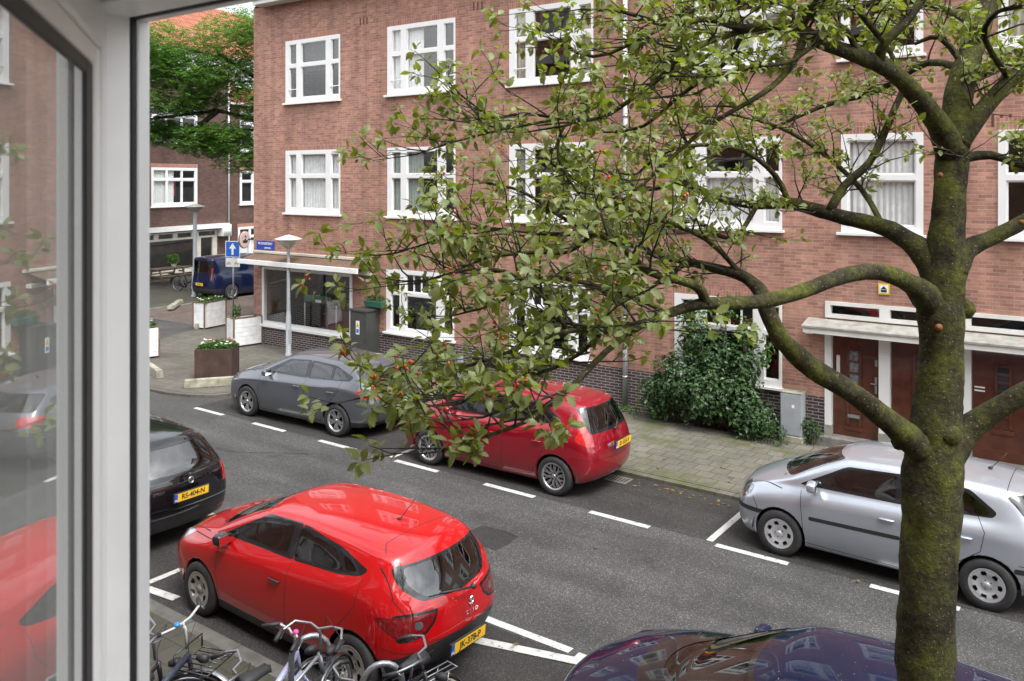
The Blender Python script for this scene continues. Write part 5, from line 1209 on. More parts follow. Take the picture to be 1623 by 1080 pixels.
# ============================================================ the open casement window we look out of
Wn = thing('casement_window', 'white casement window with its left sash swung open and black rubber seals, close to the viewer', 'window', (0, 0, 4.4))
M['sash'] = mat('window_frame_paint', (.88, .87, .84), .4, var=.05, vs=12); M['seal'] = mat('rubber_seal', (.012, .012, .014), .55, var=.1)
M['sashglass'] = glass('sash_glass', (.86, .88, .87), 1.0)
_t = M['sashglass'].node_tree; _d = N(_t, 'ShaderNodeBsdfDiffuse'); _d.inputs[0].default_value = (.62, .62, .60, 1); _m = N(_t, 'ShaderNodeMixShader'); _m.inputs[0].default_value = .11
_o = [n for n in _t.nodes if n.type == 'OUTPUT_MATERIAL'][0]; _s = _o.inputs[0].links[0].from_socket; _t.links.new(_s, _m.inputs[1]); _t.links.new(_d.outputs[0], _m.inputs[2]); _t.links.new(_m.outputs[0], _o.inputs[0])
b = MB(); z0, z1 = 0, .809
hy0, hy1 = .444, .472
b.box(-.93, -.7775, .4576, hy1, -.1, .86); b.box(1.0, 1.14, .4576, hy1, -.1, .86); b.box(-.7775, 1.0, .4576, hy1, z1-.006, .86); b.box(-.7775, 1.0, .4576, hy1+.04, -.1, .02)
b.mat(1); b.box(-.93, -.7774, .40, .4515, -.1, .86); b.box(1.0, 1.14, .40, .4515, -.1, .86); b.box(-.7774, 1.0, .40, .4515, z1-.005, .86); b.box(-.7774, 1.0, .40, .4515, -.1, .01)
b.box(-1.0, -.815, .30, .40, -.1, .93); b.box(-.815, 1.1, .30, .40, z1+.03, .93)
b.build('outer_frame', [M['white'], M['sash']], Wn, .0025)
b = MB(); b.box(-.79, -.7768, .4516, .4575, 0, z1); b.box(-.79, 1.0, .4516, .4575, z1-.0065, z1+.006)
b.build('rubber_seal', M['seal'], Wn, .0015)
# the sash: hinged at the left jamb, local x along the sash
sa = bpy.data.objects.new('sash', None); C.objects.link(sa); sa.parent = Wn; sa.location = (-.806, .4485, 0); sa.rotation_euler = (0, 0, math.atan2(-.574, .819))
sw = .64; gz1 = .737
b = MB(); fz = z1+.012
def sbox(x0, x1, ya, yb, za, zb): b.box(x0, x1, ya, yb, za, zb)
# outer face is +y local, y=0; stepped glazing bead, then the gasket
b.mat(0); sbox(0, .070, -.06, 0, 0, fz); sbox(sw-.07, sw, -.06, 0, 0, fz); sbox(.07, sw-.07, -.06, 0, gz1+.030, fz); sbox(.07, sw-.07, -.06, 0, 0, .07)
b.mat(1); sbox(.07, .104, -.055, -.002, .07, gz1+.030); sbox(.104, sw-.07, -.055, -.002, gz1+.012, gz1+.030)
sbox(-.02, 0, -.07, -.012, 0, fz)
s0 = b.build('sash_frame', [M['white'], M['sash']], None, .004); s0.parent = sa
b = MB(); b.box(.104, .1416, -.0075, -.004, .07, gz1+.012); b.box(.1416, sw-.07, -.0075, -.004, gz1, gz1+.012); g_ = b.build('gasket', M['seal'], None, .002); g_.parent = sa
b = MB(); b.box(.108, sw-.06, -.010, -.006, .07, gz1+.004); g_ = b.build('glass_pane', M['sashglass'], None); g_.parent = sa
# ============================================================ street furniture
def lamp(name, label, p, H_, hw, rb_, g=None):
    t = thing(name, label, 'street lamp', (p[0], p[1], PZ), 0, g)
    b = MB(); b.lathe([(rb_*1.3, 0), (rb_*1.3, .05), (rb_, .08), (rb_, 1.1), (rb_*.92, 1.12), (rb_*.72, 1.3), (rb_*.6, H_-.52), (rb_*.6, H_-.38)], 18); b.box(rb_*.8, rb_*1.02, -.05, .05, .35, .75); b.build('post', M['greymetal'], t)
    b = MB(); b.lathe([(.05, H_-.40), (.09, H_-.38), (hw*.9, H_-.155), (hw*.98, H_-.14)], 28); b.build('diffuser', M['lampglass'], t)
    b = MB(); b.lathe([(hw*.98, H_-.145), (hw, H_-.13), (hw*.98, H_-.115), (hw*.2, H_-.02), (0, H_)], 28); b.build('cap', M['lampcap'], t)
M['lampglass'] = mat('translucent_diffuser', (.42, .43, .40), .25, coat=.3, var=.1); M['lampcap'] = mat('cream_lamp_cap', (.52, .51, .44), .45, var=.15)
LG = 'street lamps with wide cone heads'
lamp('street_lamp', 'grey street lamp post with a wide cone head in front of the shop window', (-19.35, 15.95), 3.42, .385, .075, LG)
lamp('street_lamp', 'street lamp standing behind the navy van by the dark brick building', G(309, 470, PZ)[:2], 3.95, .40, .125, LG)
p = G(369, 506, PZ); t = thing('traffic_sign', 'blue one-way arrow sign on a thin grey post above the planters', 'sign', p, R(22))
b = MB(); b.cyl((0, .03, 0), (0, .03, 2.78), .028, 12); b.build('post', M['steel'], t)
b = MB(); b.box(-.29, .29, -.012, .0, 2.2, 2.78); b.mat(1).box(-.265, .265, -.0145, -.0125, 2.225, 2.755)
b.mat(0).prism([(-.04, -.2), (.04, -.2), (.04, .02), (.14, .02), (0, .22), (-.14, .02), (-.04, .02)], 0, .003, Matrix.Translation((0, -.015, 2.49)) @ Matrix.Rotation(R(90), 4, 'X')); b.build('arrow_panel', [M['white'], M['signblue']], t, .004)
b = MB(); b.box(-.28, .28, -.012, 0, 1.86, 2.17); b.mat(1)
for cx_ in (-.16, .15):
    for dx in (-.05, .05): b.tube([(cx_+dx+.032*math.cos(a), -.014, 1.97+.032*math.sin(a)) for a in [i*PI/6 for i in range(12)]], .006, 5, closed=True)
    b.tube([(cx_-.05, -.014, 1.97), (cx_-.01, -.014, 2.02), (cx_+.03, -.014, 2.02), (cx_+.05, -.014, 1.97)], .007, 5); b.tube([(cx_-.01, -.014, 2.02), (cx_-.015, -.014, 2.05)], .01, 5)
b.build('bicycle_panel', [M['white2'], M['black']], t, .003)
# planters
M['plank'] = mat('whitewashed_planks', (.72, .72, .72), .7, var=.13, vs=5); M['wood'] = mat('weathered_wood', (.17, .11, .07), .8, var=.3, vs=8); M['corten'] = mat('rusted_steel', (.055, .032, .024), .8, .0, var=.35, vs=4, bump=.3)
M['soil'] = mat('soil', (.03, .022, .016), .95, var=.4, vs=20)
def planter(label, c, rz, L_, D_, Hh):
    t = thing('wooden_planter', label, 'planter', (c[0], c[1], PZ), rz, 'white wooden planters on the corner pavement')
    b = MB(); n = 6; rr = random.Random(int(c[0]*100) & 255)
    for k in range(n):
        za = .05+(Hh-.07)*k/n; zb = za+(Hh-.07)/n-.006
        o1 = rr.uniform(0, .003)
        b.box(-L_/2+.02, L_/2-.02, -D_/2-o1, -D_/2+.03, za, zb); b.box(-L_/2+.02, L_/2-.02, D_/2-.03, D_/2, za, zb)
        b.box(-L_/2-o1, -L_/2+.03, -D_/2+.02, D_/2-.02, za, zb); b.box(L_/2-.03, L_/2, -D_/2+.02, D_/2-.02, za, zb)
    b.build('planks', M['plank'], t, .003, 1)
    b = MB()
    for sx in (-1, 1):
        for sy in (-1, 1): b.box(sx*L_/2-.022, sx*L_/2+.022, sy*D_/2-.022, sy*D_/2+.022, 0, Hh)
    b.box(-L_/2, L_/2, -D_/2-.01, -D_/2+.035, Hh, Hh+.025); b.box(-L_/2, L_/2, D_/2-.035, D_/2+.01, Hh, Hh+.025); b.box(-L_/2-.01, -L_/2+.035, -D_/2, D_/2, Hh, Hh+.024); b.box(L_/2-.035, L_/2+.01, -D_/2, D_/2, Hh, Hh+.024)
    b.build('corner_posts', M['wood'], t, .004)
    b = MB(); b.box(-L_/2+.03, L_/2-.03, -D_/2+.03, D_/2-.03, .06, Hh-.06); b.build('soil', M['soil'], t)
    return t
def frm(p, q, D_):        # centre and angle of a box whose near long edge runs p -> q, body away from us
    d = (q-p); a = math.atan2(d.y, d.x); n = Vector((-math.sin(a), math.cos(a), 0)); return (p+q)/2+n*D_/2, a, d.length
pa, aa, la = frm(G(372, 552, PZ), G(414, 546, PZ), .5); pb, ab, lb = frm(G(324, 523, PZ), G(358, 516, PZ), .5)
planter('white plank planter standing against the shop corner, with one sapling in it', pa, aa, la+.05, .5, .86)
planter('white plank planter beside the one-way sign post, full of trailing greens', pb, ab, lb, .5, .88)
pcn = G(249, 566, PZ)+Vector((-.22, -.5, 0)); planter('white plank planter cut off by the window frame at the left', pcn, R(80), 1.1, .45, .86)
pdn = Vector((-24.3, 20.6, 0)); planter('white plank planter half hidden behind the shop corner with white flowers', pdn, R(85), 1.1, .5, .9)
c1 = (G(308, 602, PZ)+G(367, 601, PZ))/2; dd = G(367, 601, PZ)-G(308, 602, PZ); a1_ = math.atan2(dd.y, dd.x); cs = c1+Vector((-math.sin(a1_), math.cos(a1_), 0))*.40
t = thing('steel_planter', 'square rusty brown steel planter with red and white flowers near the grey car', 'planter', (cs.x, cs.y, PZ), a1_)
hw = dd.length/2; b = MB(); HS = .74
b.box(-hw, hw, -.4, -.39, 0, HS); b.box(-hw, hw, .39, .4, 0, HS); b.box(-hw, -hw+.01, -.39, .39, 0, HS); b.box(hw-.01, hw, -.39, .39, 0, HS); b.box(-hw+.01, hw-.01, -.39, -.35, HS-.012, HS); b.box(-hw+.01, hw-.01, .35, .39, HS-.012, HS)
b.build('box', M['corten'], t, .003); b = MB(); b.box(-hw+.02, hw-.02, -.38, .38, .02, HS-.08); b.build('soil', M['soil'], t)
# low concrete blocks
def block(label, p, q, wd, h):
    d = q-p; a = math.atan2(d.y, d.x); t = thing('concrete_block', label, 'kerb block', (p.x, p.y, p.z), a, 'low concrete blocks on the pavement edge')
    b = MB(); L_ = d.length; b.prism([(0, 0), (0, wd), (wd*.5, h), (wd*.0, h)], 0, 1); b = MB()
    b.add([(0, 0, 0), (L_, 0, 0), (L_, wd, 0), (0, wd, 0), (.02, .025, h), (L_-.02, .025, h), (L_-.02, wd-.025, h), (.02, wd-.025, h)], [(0, 3, 2, 1), (4, 5, 6, 7), (0, 1, 5, 4), (1, 2, 6, 5), (2, 3, 7, 6), (3, 0, 4, 7)])
    b.build('block', M['concrete'], t, .015)
block('long mossy concrete block lying before the rusty steel planter', G(291, 617, PZ), G(377, 611, PZ), .2, .2)
block('mossy concrete block running under the window frame at the lower left of the corner', G(225, 585, PZ), G(247, 601, PZ), .2, .2)
block('small stub of concrete block next to the white planter at the sign', G(307, 523, PZ), G(314, 523, PZ), .2, .2)
block('concrete block on the far pavement in front of the black bicycle', G(275, 491, PZ), G(291, 480, PZ), .25, .14)
# electricity cabinets
M['cab'] = mat('dark_green_grey_cabinet', (.045, .047, .043), .5, var=.12, vs=4)
t = thing('electricity_cabinet', 'tall dark grey electricity cabinet with a yellow warning sticker beside the shop window', 'cabinet', (-16.7, 16.33, PZ))
b = MB(); b.box(-.30, .30, -.25, .25, .04, 1.46); b.mat(0).box(-.33, .33, -.28, .26, 1.463, 1.52); b.box(-.27, .27, -.22, .22, 0, .04); b.build('housing', M['cab'], t, .01)
b = MB(); b.box(-.275, .275, -.262, -.252, .08, 1.42); b.build('front_door', M['cab'], t, .006)
b = MB(); b.box(-.06, .07, -.2665, -.263, .86, 1.22); b.mat(1).prism([(-.06, 0), (.06, 0), (0, .14)], 0, .002, Matrix.Translation((.005, -.267, 1.05)) @ Mx); b.mat(2).box(-.04, .05, -.268, -.267, .90, 1.0)
b.mat(3).prism([(-.008, .02), (.012, .05), (.002, .05), (.01, .1), (-.012, .06), (0, .06)], 0, .001, Matrix.Translation((.005, -.2695, 1.05)) @ Mx)
b.build('warning_sticker', [M['white'], M['yellow'], M['signblue'], M['black']], t)
t = thing('utility_cabinet', 'small light grey metal cabinet beside the front doors', 'cabinet', (-5.25, 16.38, PZ))
b = MB(); b.box(-.2, .2, -.13, .13, .12, .93); b.mat(1).box(-.22, .22, -.15, .15, 0, .12); b.box(-.21, .21, -.14, .14, .932, .95); b.build('housing', [M['greymetal'], M['concrete']], t, .008)
b = MB(); b.box(-.185, .185, -.139, -.132, .15, .91); b.mat(1).box(.02, .07, -.142, -.1395, .66, .72); b.build('front_door', [M['greymetal'], M['white']], t, .004)
t = thing('trough', 'green window trough with herbs hung on the wall above the dark cabinet', 'planter', (-16.45, 16.46, 1.62)); M['trough'] = mat('green_plastic', (.03, .12, .08), .5)
b = MB(); b.add([(-.30, -.08, 0), (.30, -.08, 0), (.30, .08, 0), (-.30, .08, 0), (-.33, -.11, .17), (.33, -.11, .17), (.33, .11, .17), (-.33, .11, .17)], [(0, 3, 2, 1), (4, 5, 6, 7), (0, 1, 5, 4), (1, 2, 6, 5), (2, 3, 7, 6), (3, 0, 4, 7)]); b.build('trough_body', M['trough'], t, .01)
# picnic table
M['pwood'] = mat('grey_brown_timber', (.15, .10, .065), .8, var=.3, vs=6)
tp = G(272, 452, PZ); t = thing('picnic_table', 'weathered wooden picnic table with benches outside the dark brick building', 'table', (tp.x-.6, tp.y+.2, PZ), R(96))
b = MB()
for k in range(5): b.box(-.9, .9, -.36+k*.148, -.36+k*.148+.138, .73, .77)
b.build('tabletop', M['pwood'], t, .004)
for s in (-1, 1):
    b = MB(); b.box(-.9, .9, s*.72-.12, s*.72-.005, .42, .46); b.box(-.9, .9, s*.72+.005, s*.72+.12, .42, .46); b.build('bench', M['pwood'], t, .004)
for x in (-.65, .65):
    b = MB(); b.box(x-.02, x+.02, -.82, .82, .36, .42); b.tube([(x-.03, -.25, .73), (x-.03, -.6, 0)], .04, 4); b.tube([(x-.03, .25, .73), (x-.03, .6, 0)], .04, 4); b.box(x-.02, x+.02, -.34, .34, .68, .73); b.build('leg', M['pwood'], t)
tpt = Vector((tp.x-.6, tp.y+.2, PZ+.77))
# ============================================================ plants
M['leafA'] = leafmat('green_leaves', [(.030, .075, .014), (.055, .13, .022), (.09, .17, .03), (.04, .10, .03)], .5, .25)
M['leafivy'] = leafmat('ivy_leaves', [(.020, .05, .014), (.035, .08, .022), (.06, .12, .03), (.026, .06, .028)], .4, .15)
M['leafbright'] = leafmat('fresh_leaves', [(.10, .22, .03), (.14, .28, .04), (.07, .16, .03)], .5, .3)
M['leafback'] = leafmat('locust_leaves', [(.05, .12, .03), (.09, .19, .04), (.15, .27, .06), (.06, .14, .055)], .5, .4)
M['leafyel'] = leafmat('yellow_green_leaves', [(.2, .25, .03), (.12, .2, .03), (.25, .26, .05)], .5, .3)
M['petalw'] = mat('white_petals', (.75, .74, .7), .6, var=.05); M['petalr'] = mat('red_petals', (.5, .03, .06), .6, var=.2); M['stemm'] = mat('green_stem', (.05, .07, .02), .7)
def leafq(b, p, n, up, s, w_=.55, fold=.15):
    n = n.normalized(); t_ = (up-n*up.dot(n)); t_ = t_.normalized() if t_.length > 1e-4 else n.orthogonal().normalized(); sd_ = n.cross(t_)
    q = [p, p+t_*s*.35+sd_*s*w_*.5+n*s*fold, p+t_*s, p+t_*s*.35-sd_*s*w_*.5+n*s*fold, p+t_*s*.4-n*s*.02]
    b.add(q, [(0, 1, 4), (1, 2, 4), (2, 3, 4), (3, 0, 4)], False)
def rv(r): return Vector((r.gauss(0, 1), r.gauss(0, 1), r.gauss(0, 1))).normalized()
def tuft(name, label, cat, c, ext, n, s, m, flowers=(), group=None, seed=1, stems=True, hgt=.2, parent=None):
    r = random.Random(seed); t = thing(name, label, cat, c[:3] if len(c) > 2 else (c[0], c[1], 0), c[3] if len(c) > 3 else 0, group)
    b = MB()
    for i in range(n):
        x = r.uniform(-1, 1)*ext[0]; y = r.uniform(-1, 1)*ext[1]; h = hgt*r.random()**.7*(1-.5*(abs(x)/ext[0])**2)
        leafq(b, Vector((x, y, h)), (rv(r)+Vector((0, 0, 1.2))), rv(r), s*r.uniform(.7, 1.3))
    b.build('foliage', m, t)
    if stems:
        b = MB()
        for i in range(10): x = r.uniform(-1, 1)*ext[0]*.8; y = r.uniform(-1, 1)*ext[1]*.8; b.tube([(x, y, -.07), (x*1.1, y*1.1, hgt*.7)], .006, 4)
        b.build('stems', M['stemm'], t)
    for mm, k in flowers:
        b = MB()
        for i in range(k):
            x = r.uniform(-1, 1)*ext[0]; y = r.uniform(-1, 1)*ext[1]; p_ = Vector((x, y, hgt*r.uniform(.8, 1.15)))
            for j in range(5): leafq(b, p_, Vector((0, 0, 1))+rv(r)*.3, Vector((math.cos(j*1.26), math.sin(j*1.26), .3)), .045, .8)
        b.build('flowers', mm, t)
    return t
tuft('flowering_plants', 'red and white flowers with green leaves filling the rusty steel planter', 'flowers', (cs.x, cs.y, PZ+HS-.06, a1_), (hw*.95, .36), 900, .075, M['leafA'], ((M['petalw'], 26), (M['petalr'], 9)), seed=3, hgt=.2)
tuft('trailing_plants', 'low trailing green plants spilling over the white planter by the sign', 'plants', (pb.x, pb.y, PZ+.84, ab), (lb*.52, .27), 700, .07, M['leafA'], ((M['petalw'], 10),), seed=4, hgt=.16)
tuft('flowering_plants', 'pale flowers in the white planter at the left window edge', 'flowers', (pcn.x, pcn.y, PZ+.82, R(80)), (.52, .2), 600, .07, M['leafA'], ((M['petalw'], 22),), seed=5, hgt=.24)
tuft('flowering_plants', 'white flowers in the planter half hidden behind the shop corner', 'flowers', (pdn.x, pdn.y, PZ+.86, R(85)), (.5, .22), 500, .07, M['leafA'], ((M['petalw'], 24),), seed=6, hgt=.26)
tuft('sapling', 'thin leafy sapling growing in the white planter at the shop corner', 'plant', (pa.x-.05, pa.y-.25, PZ+.8), (.1, .1), 120, .09, M['leafA'], seed=7, hgt=.52)
tuft('herbs', 'grey green herbs in the trough above the dark cabinet', 'plants', (-16.45, 16.46, 1.77), (.30, .09), 350, .05, M['leafA'], seed=8, hgt=.2)
tuft('potted_plant', 'green pot plant standing on the picnic table', 'plant', (tpt.x, tpt.y+.3, tpt.z+.16), (.2, .2), 220, .14, M['leafbright'], seed=9, hgt=.45)
b = MB(); b.lathe([(.001, .0), (.09, 0), (.12, .16), (.10, .16)], 14); po = b.build('pot', M['white2']); po.location = (tpt.x, tpt.y+.3, tpt.z); tag(po, 'small pale pot under the green plant on the picnic table', 'pot')
for i, (gx, gz, nn, hh) in enumerate(((-11.0, 4.15, 160, .5), (-15.4, 7.4, 120, .4), (-6.7, 4.15, 150, .45))):
    tuft('house_plants', ['pot plants inside the first floor window left of the rain pipe', 'small pot plant inside the second top floor window', 'pot plants inside the first floor window right of the rain pipe'][i], 'plants', (X(gx), FY+.33, Z(gz)), (.35, .08), nn, .10, M['leafA'], seed=50+i, hgt=hh)
tuft('shrub', 'small yellow green shrub at the wall behind the red car', 'shrub', (-12.75, 16.2, PZ+.02), (.30, .22), 650, .08, M['leafyel'], seed=10, hgt=.62)
b = MB(); b.box(-.06, .06, -.05, .05, 0, .75); po = b.build('bollard', M['greymetal'], None, .01); po.location = (-13.2, 16.1, PZ); tag(po, 'short grey post beside the yellow green shrub', 'post')
tuft('weeds', 'weeds and small ivy growing along the foot of the wall by the rain pipe', 'weeds', (-8.6, 16.35, PZ), (.7, .16), 260, .06, M['leafA'], seed=12, hgt=.12)
tuft('ivy', 'low ivy creeping around the small grey cabinet', 'ivy', (-4.95, 16.4, PZ), (.22, .14), 260, .07, M['leafivy'], seed=13, hgt=.5)
tuft('ivy', 'mound of ivy at the foot of the big bush, left of the grey cabinet', 'ivy', (-5.75, 16.1, PZ), (.45, .3), 700, .075, M['leafivy'], seed=14, hgt=.5)
for i, (gx, gz, nn) in enumerate(((-15.0, 1.0, 420), (-11.0, 1.0, 300))):
    tuft('house_plants', ['leafy house plants inside the leaded window beside the dark cabinet', 'leafy house plants inside the ground floor window above the red car'][i], 'plants', (X(gx), FY+.35, Z(gz)+.05), (.95, .1), nn, .13, M['leafA'], seed=20+i, hgt=.75)
# the big bush against the wall
def bush(name, label, cat, c, blobs, n, s, m, seed, loc_stems=True):
    r = random.Random(seed); t = thing(name, label, cat, c); b = MB(); tot = sum(q[3]*q[4]*q[5] for q in blobs)**1
    for (x, y, z, rx_, ry_, rz_) in blobs:
        k = int(n*(rx_*ry_*rz_)/tot)
        for i in range(k):
            d = rv(r); q = r.random()**.33; q = .55+.45*q if r.random() < .8 else q
            nz_ = .75+.5*noise.noise(Vector((d.x*2.2+x, d.y*2.2+y, d.z*2.2+z*3)))
            p_ = Vector((x+d.x*rx_*q*nz_, y+d.y*ry_*q*nz_, z+d.z*rz_*q*nz_))
            if p_.z < .02: continue
            leafq(b, p_, d+Vector((0, 0, .6))+rv(r)*.6, rv(r)+Vector((0, 0, -.7)), s*r.uniform(.6, 1.3), .7)
    b.build('foliage', m, t)
    b = MB()
    for (x, y, z, rx_, ry_, rz_) in blobs:
        for j in range(3): b.tube([(x*.5+r.uniform(-.15, .15), .1, 0), (x*.8+r.uniform(-.1, .1), y*.6, z*.5), (x+r.uniform(-.3, .3)*rx_, y, z)], [.025, .018, .008], 6)
    b.build('stems', M['bark2'], t)
    return t
M['bark2'] = mat('brown_bark', (.07, .05, .035), .9, var=.3, vs=12)
bush('bush', 'big dark green bush against the brick wall between the rain pipe and grey cabinet', 'bush', (-6.95, 16.15, PZ),
     [(-.95, 0, .55, .55, .42, .6), (-.55, -.1, .95, .6, .45, .75), (.05, -.15, .8, .7, .5, .8), (.1, .05, 1.6, .6, .38, .65), (.65, -.05, .7, .6, .45, .7), (.75, .1, 1.35, .5, .32, .6), (-.3, .1, 1.75, .4, .25, .5), (1.0, 0, .4, .5, .4, .45)], 9500, .085, M['leafivy'], 31)
bush('climbing_shrub', 'thin leafy branches reaching up over the ground floor window above the bush', 'climber', (-6.75, 16.3, PZ), [(-.5, 0, 2.25, .45, .15, .35), (.15, 0, 2.45, .35, .15, .4), (.6, 0, 2.0, .35, .15, .35), (.95, .05, 1.7, .2, .12, .4)], 520, .09, M['leafA'], 32)
# ============================================================ trees in the side street
M['bark'] = mat('dark_bark', (.035, .028, .022), .95, var=.4, vs=8, bump=.8, bs=25)
def street_tree(label, base_, H_, crown, n, s, m, seed, limbs):
    r = random.Random(seed); t = thing('street_tree', label, 'tree', base_, 0, 'leafy trees in the side street')
    b = MB(); b.tube([(0, 0, 0), (.05, 0, H_*.25), (-.1, .05, H_*.5), (0, 0, H_*.8), (.1, 0, H_)], [.24, .2, .16, .1, .03], 12)
    for pts in limbs: b.tube(pts, [.13-.10*i/(len(pts)-1) for i in range(len(pts))], 8)
    for i in range(34):
        z = H_*r.uniform(.3, .95); a = r.uniform(0, 6.28); L_ = r.uniform(1.2, 3.2); p0 = Vector((0, 0, z)); p1 = p0+Vector((math.cos(a)*L_*.5, math.sin(a)*L_*.5, .3)); p2 = p0+Vector((math.cos(a+.3)*L_, math.sin(a+.3)*L_, .5+.3*r.random())); b.tube([p0, p1, p2], [.05, .03, .012], 6)
    b.build('trunk', M['bark'], t)
    b = MB()
    for (x, y, z, rx_, ry_, rz_, k) in crown:
        for i in range(int(n*k)):
            d = rv(r); q = r.random()**.45; c_ = Vector((x+d.x*rx_*q, y+d.y*ry_*q, z+d.z*rz_*q))
            if noise.noise(c_*.9+Vector((seed, 0, 0))) < -.26: continue
            dr = Vector((r.gauss(0, 1), r.gauss(0, 1), -.4)).normalized(); sd_ = dr.cross(Vector((0, 0, 1))).normalized()
            nl = 5                        # a small drooping spray of leaflets
            for j in range(nl):
                pp = c_+dr*s*.55*j
                for sg in (-1, 1): leafq(b, pp, Vector((0, 0, 1))+rv(r)*.45, sd_*sg+dr*.5, s*.95, .5, .06)
    b.build('crown', m, t)
ax_ = (-28.3, 24.6)
bl_ = [(-3.8, -2.8, 9.5, 2.8, 2.0, 1.3, .42), (-2.2, -1.5, 11.0, 3.0, 2.4, 1.3, .30), (-5.8, -4.0, 10.4, 2.6, 2.0, 1.5, .38), (-3.2, -2.6, 6.7, 2.4, 1.8, .8, .34), (-1.8, -2.0, 5.9, 1.6, 1.5, .7, .1), (-5.6, -3.8, 7.0, 1.8, 1.6, .6, .22), (1, 0, 10.5, 3, 3, 2.2, .12), (-1.4, -1.8, 8.2, 1.9, 1.4, 1.0, .16), (-4.6, -3.4, 8.3, 2.4, 1.8, .7, .2)]
street_tree('big green tree whose boughs reach past the shop corner over the side street', (ax_[0], ax_[1], PZ), 11.5, bl_, 6200, .13, M['leafback'], 41,
            [[(0, 0, 5.2), (-1.2, -1.0, 7.3), (-3.2, -2.4, 7.9), (-5.2, -3.8, 7.6), (-6.6, -5.0, 7.3)], [(0, 0, 7), (-1.4, -1.3, 9.0), (-3.2, -2.2, 10.2), (-5.4, -4, 10.8)], [(-3.2, -2.4, 7.9), (-4.0, -3.2, 6.9), (-4.4, -3.8, 6.2)], [(0, 0, 6), (-1.1, -1.2, 7.0), (-2.0, -2.0, 7.1)]])
street_tree('darker tree standing further down the side street', (-33.5, 40, 0), 15, [(0, 0, 13, 3.4, 3, 4, .5), (2, 0, 15.5, 3, 3, 3, .5)], 2300, .16, M['leafback'], 43, [])
# ============================================================ the street tree in front of the window
def barkmat():
    m, t, b = base('mossy_bark'); b.inputs['Roughness'].default_value = .92; b.inputs['Specular IOR Level'].default_value = .2
    tc = N(t, 'ShaderNodeTexCoord'); n1 = N(t, 'ShaderNodeTexNoise'); n1.inputs['Scale'].default_value = 5; n1.inputs['Detail'].default_value = 9; n1.inputs['Roughness'].default_value = .7
    n2 = N(t, 'ShaderNodeTexNoise'); n2.inputs['Scale'].default_value = 42; n2.inputs['Detail'].default_value = 6; n2.inputs['Roughness'].default_value = .7
    t.links.new(tc.outputs['Object'], n1.inputs['Vector']); t.links.new(tc.outputs['Object'], n2.inputs['Vector'])
    c1 = N(t, 'ShaderNodeValToRGB'); e = c1.color_ramp.elements; e[0].position = .36; e[0].color = (.022, .019, .011, 1); e[1].position = .70; e[1].color = (.12, .135, .022, 1)
    q = e.new(.47); q.color = (.050, .045, .024, 1); q = e.new(.56); q.color = (.072, .076, .020, 1)
    t.links.new(n1.outputs['Fac'], c1.inputs[0])
    c2 = N(t, 'ShaderNodeMapRange'); c2.inputs[1].default_value = .3; c2.inputs[2].default_value = .7; c2.inputs[3].default_value = .5; c2.inputs[4].default_value = 1.5; t.links.new(n2.outputs['Fac'], c2.inputs[0])
    mu = N(t, 'ShaderNodeMix', data_type='RGBA', blend_type='MULTIPLY'); mu.inputs[0].default_value = 1; t.links.new(c1.outputs[0], mu.inputs[6]); t.links.new(c2.outputs[0], mu.inputs[7])
    # pale lichen specks
    vo = N(t, 'ShaderNodeTexVoronoi'); vo.inputs['Scale'].default_value = 38; t.links.new(tc.outputs['Object'], vo.inputs['Vector'])
    lt = N(t, 'ShaderNodeMath', operation='LESS_THAN'); lt.inputs[1].default_value = .13; t.links.new(vo.outputs['Distance'], lt.inputs[0])
    mx = N(t, 'ShaderNodeMix', data_type='RGBA'); mx.inputs[7].default_value = (.20, .21, .15, 1); t.links.new(lt.outputs[0], mx.inputs[0]); t.links.new(mu.outputs[2], mx.inputs[6])
    t.links.new(mx.outputs[2], b.inputs['Base Color'])
    bp = N(t, 'ShaderNodeBump'); bp.inputs['Strength'].default_value = 1; bp.inputs['Distance'].default_value = .012; t.links.new(n2.outputs['Fac'], bp.inputs['Height'])
    b2 = N(t, 'ShaderNodeBump'); b2.inputs['Strength'].default_value = .8; b2.inputs['Distance'].default_value = .03; t.links.new(n1.outputs['Fac'], b2.inputs['Height']); t.links.new(bp.outputs[0], b2.inputs['Normal']); t.links.new(b2.outputs[0], b.inputs['Normal'])
    return m
M['moss'] = barkmat()
T_ = thing('street_tree', 'mossy street tree with red berries standing on the near pavement in front of the window', 'tree', (-.93, 5.12, PZ*0+.012))
TO = Vector((-.93, 5.12, .012))
def limb_mesh(b, pts, n=14, nz=.12, fq=6., sub=4):
    """pts: (vector, radius); a smooth knobbly limb"""
    P = [p for p, r in pts]; Rr = [r for p, r in pts]; out = []
    for i in range(len(P)-1):
        p0, p1, p2, p3 = P[max(i-1, 0)], P[i], P[i+1], P[min(i+2, len(P)-1)]
        for k in range(sub):
            u = k/sub; out.append((.5*((2*p1)+(p2-p0)*u+(2*p0-5*p1+4*p2-p3)*u*u+(3*p1-p0-3*p2+p3)*u**3), Rr[i]+(Rr[i+1]-Rr[i])*u))
    out.append((P[-1], Rr[-1])); s0 = len(b.v)
    b.tube([p-TO for p, r in out], [r for p, r in out], n)
    cen = [p-TO for p, r in out]
    if nz:
        for i in range(len(out)):
            for j in range(n):
                v = Vector(b.v[s0+i*n+j]); d = v-cen[i]; f = 1+nz*noise.noise(v*fq)+nz*.6*noise.noise(v*fq*2.7+Vector((5, 3, 1))); b.v[s0+i*n+j] = tuple(cen[i]+d*f)
    return out
def LP(l): return [(D(a, c, d), r*d/1360*(1 if r > 40 else .9)) for a, c, d, r in l]
tb = MB()
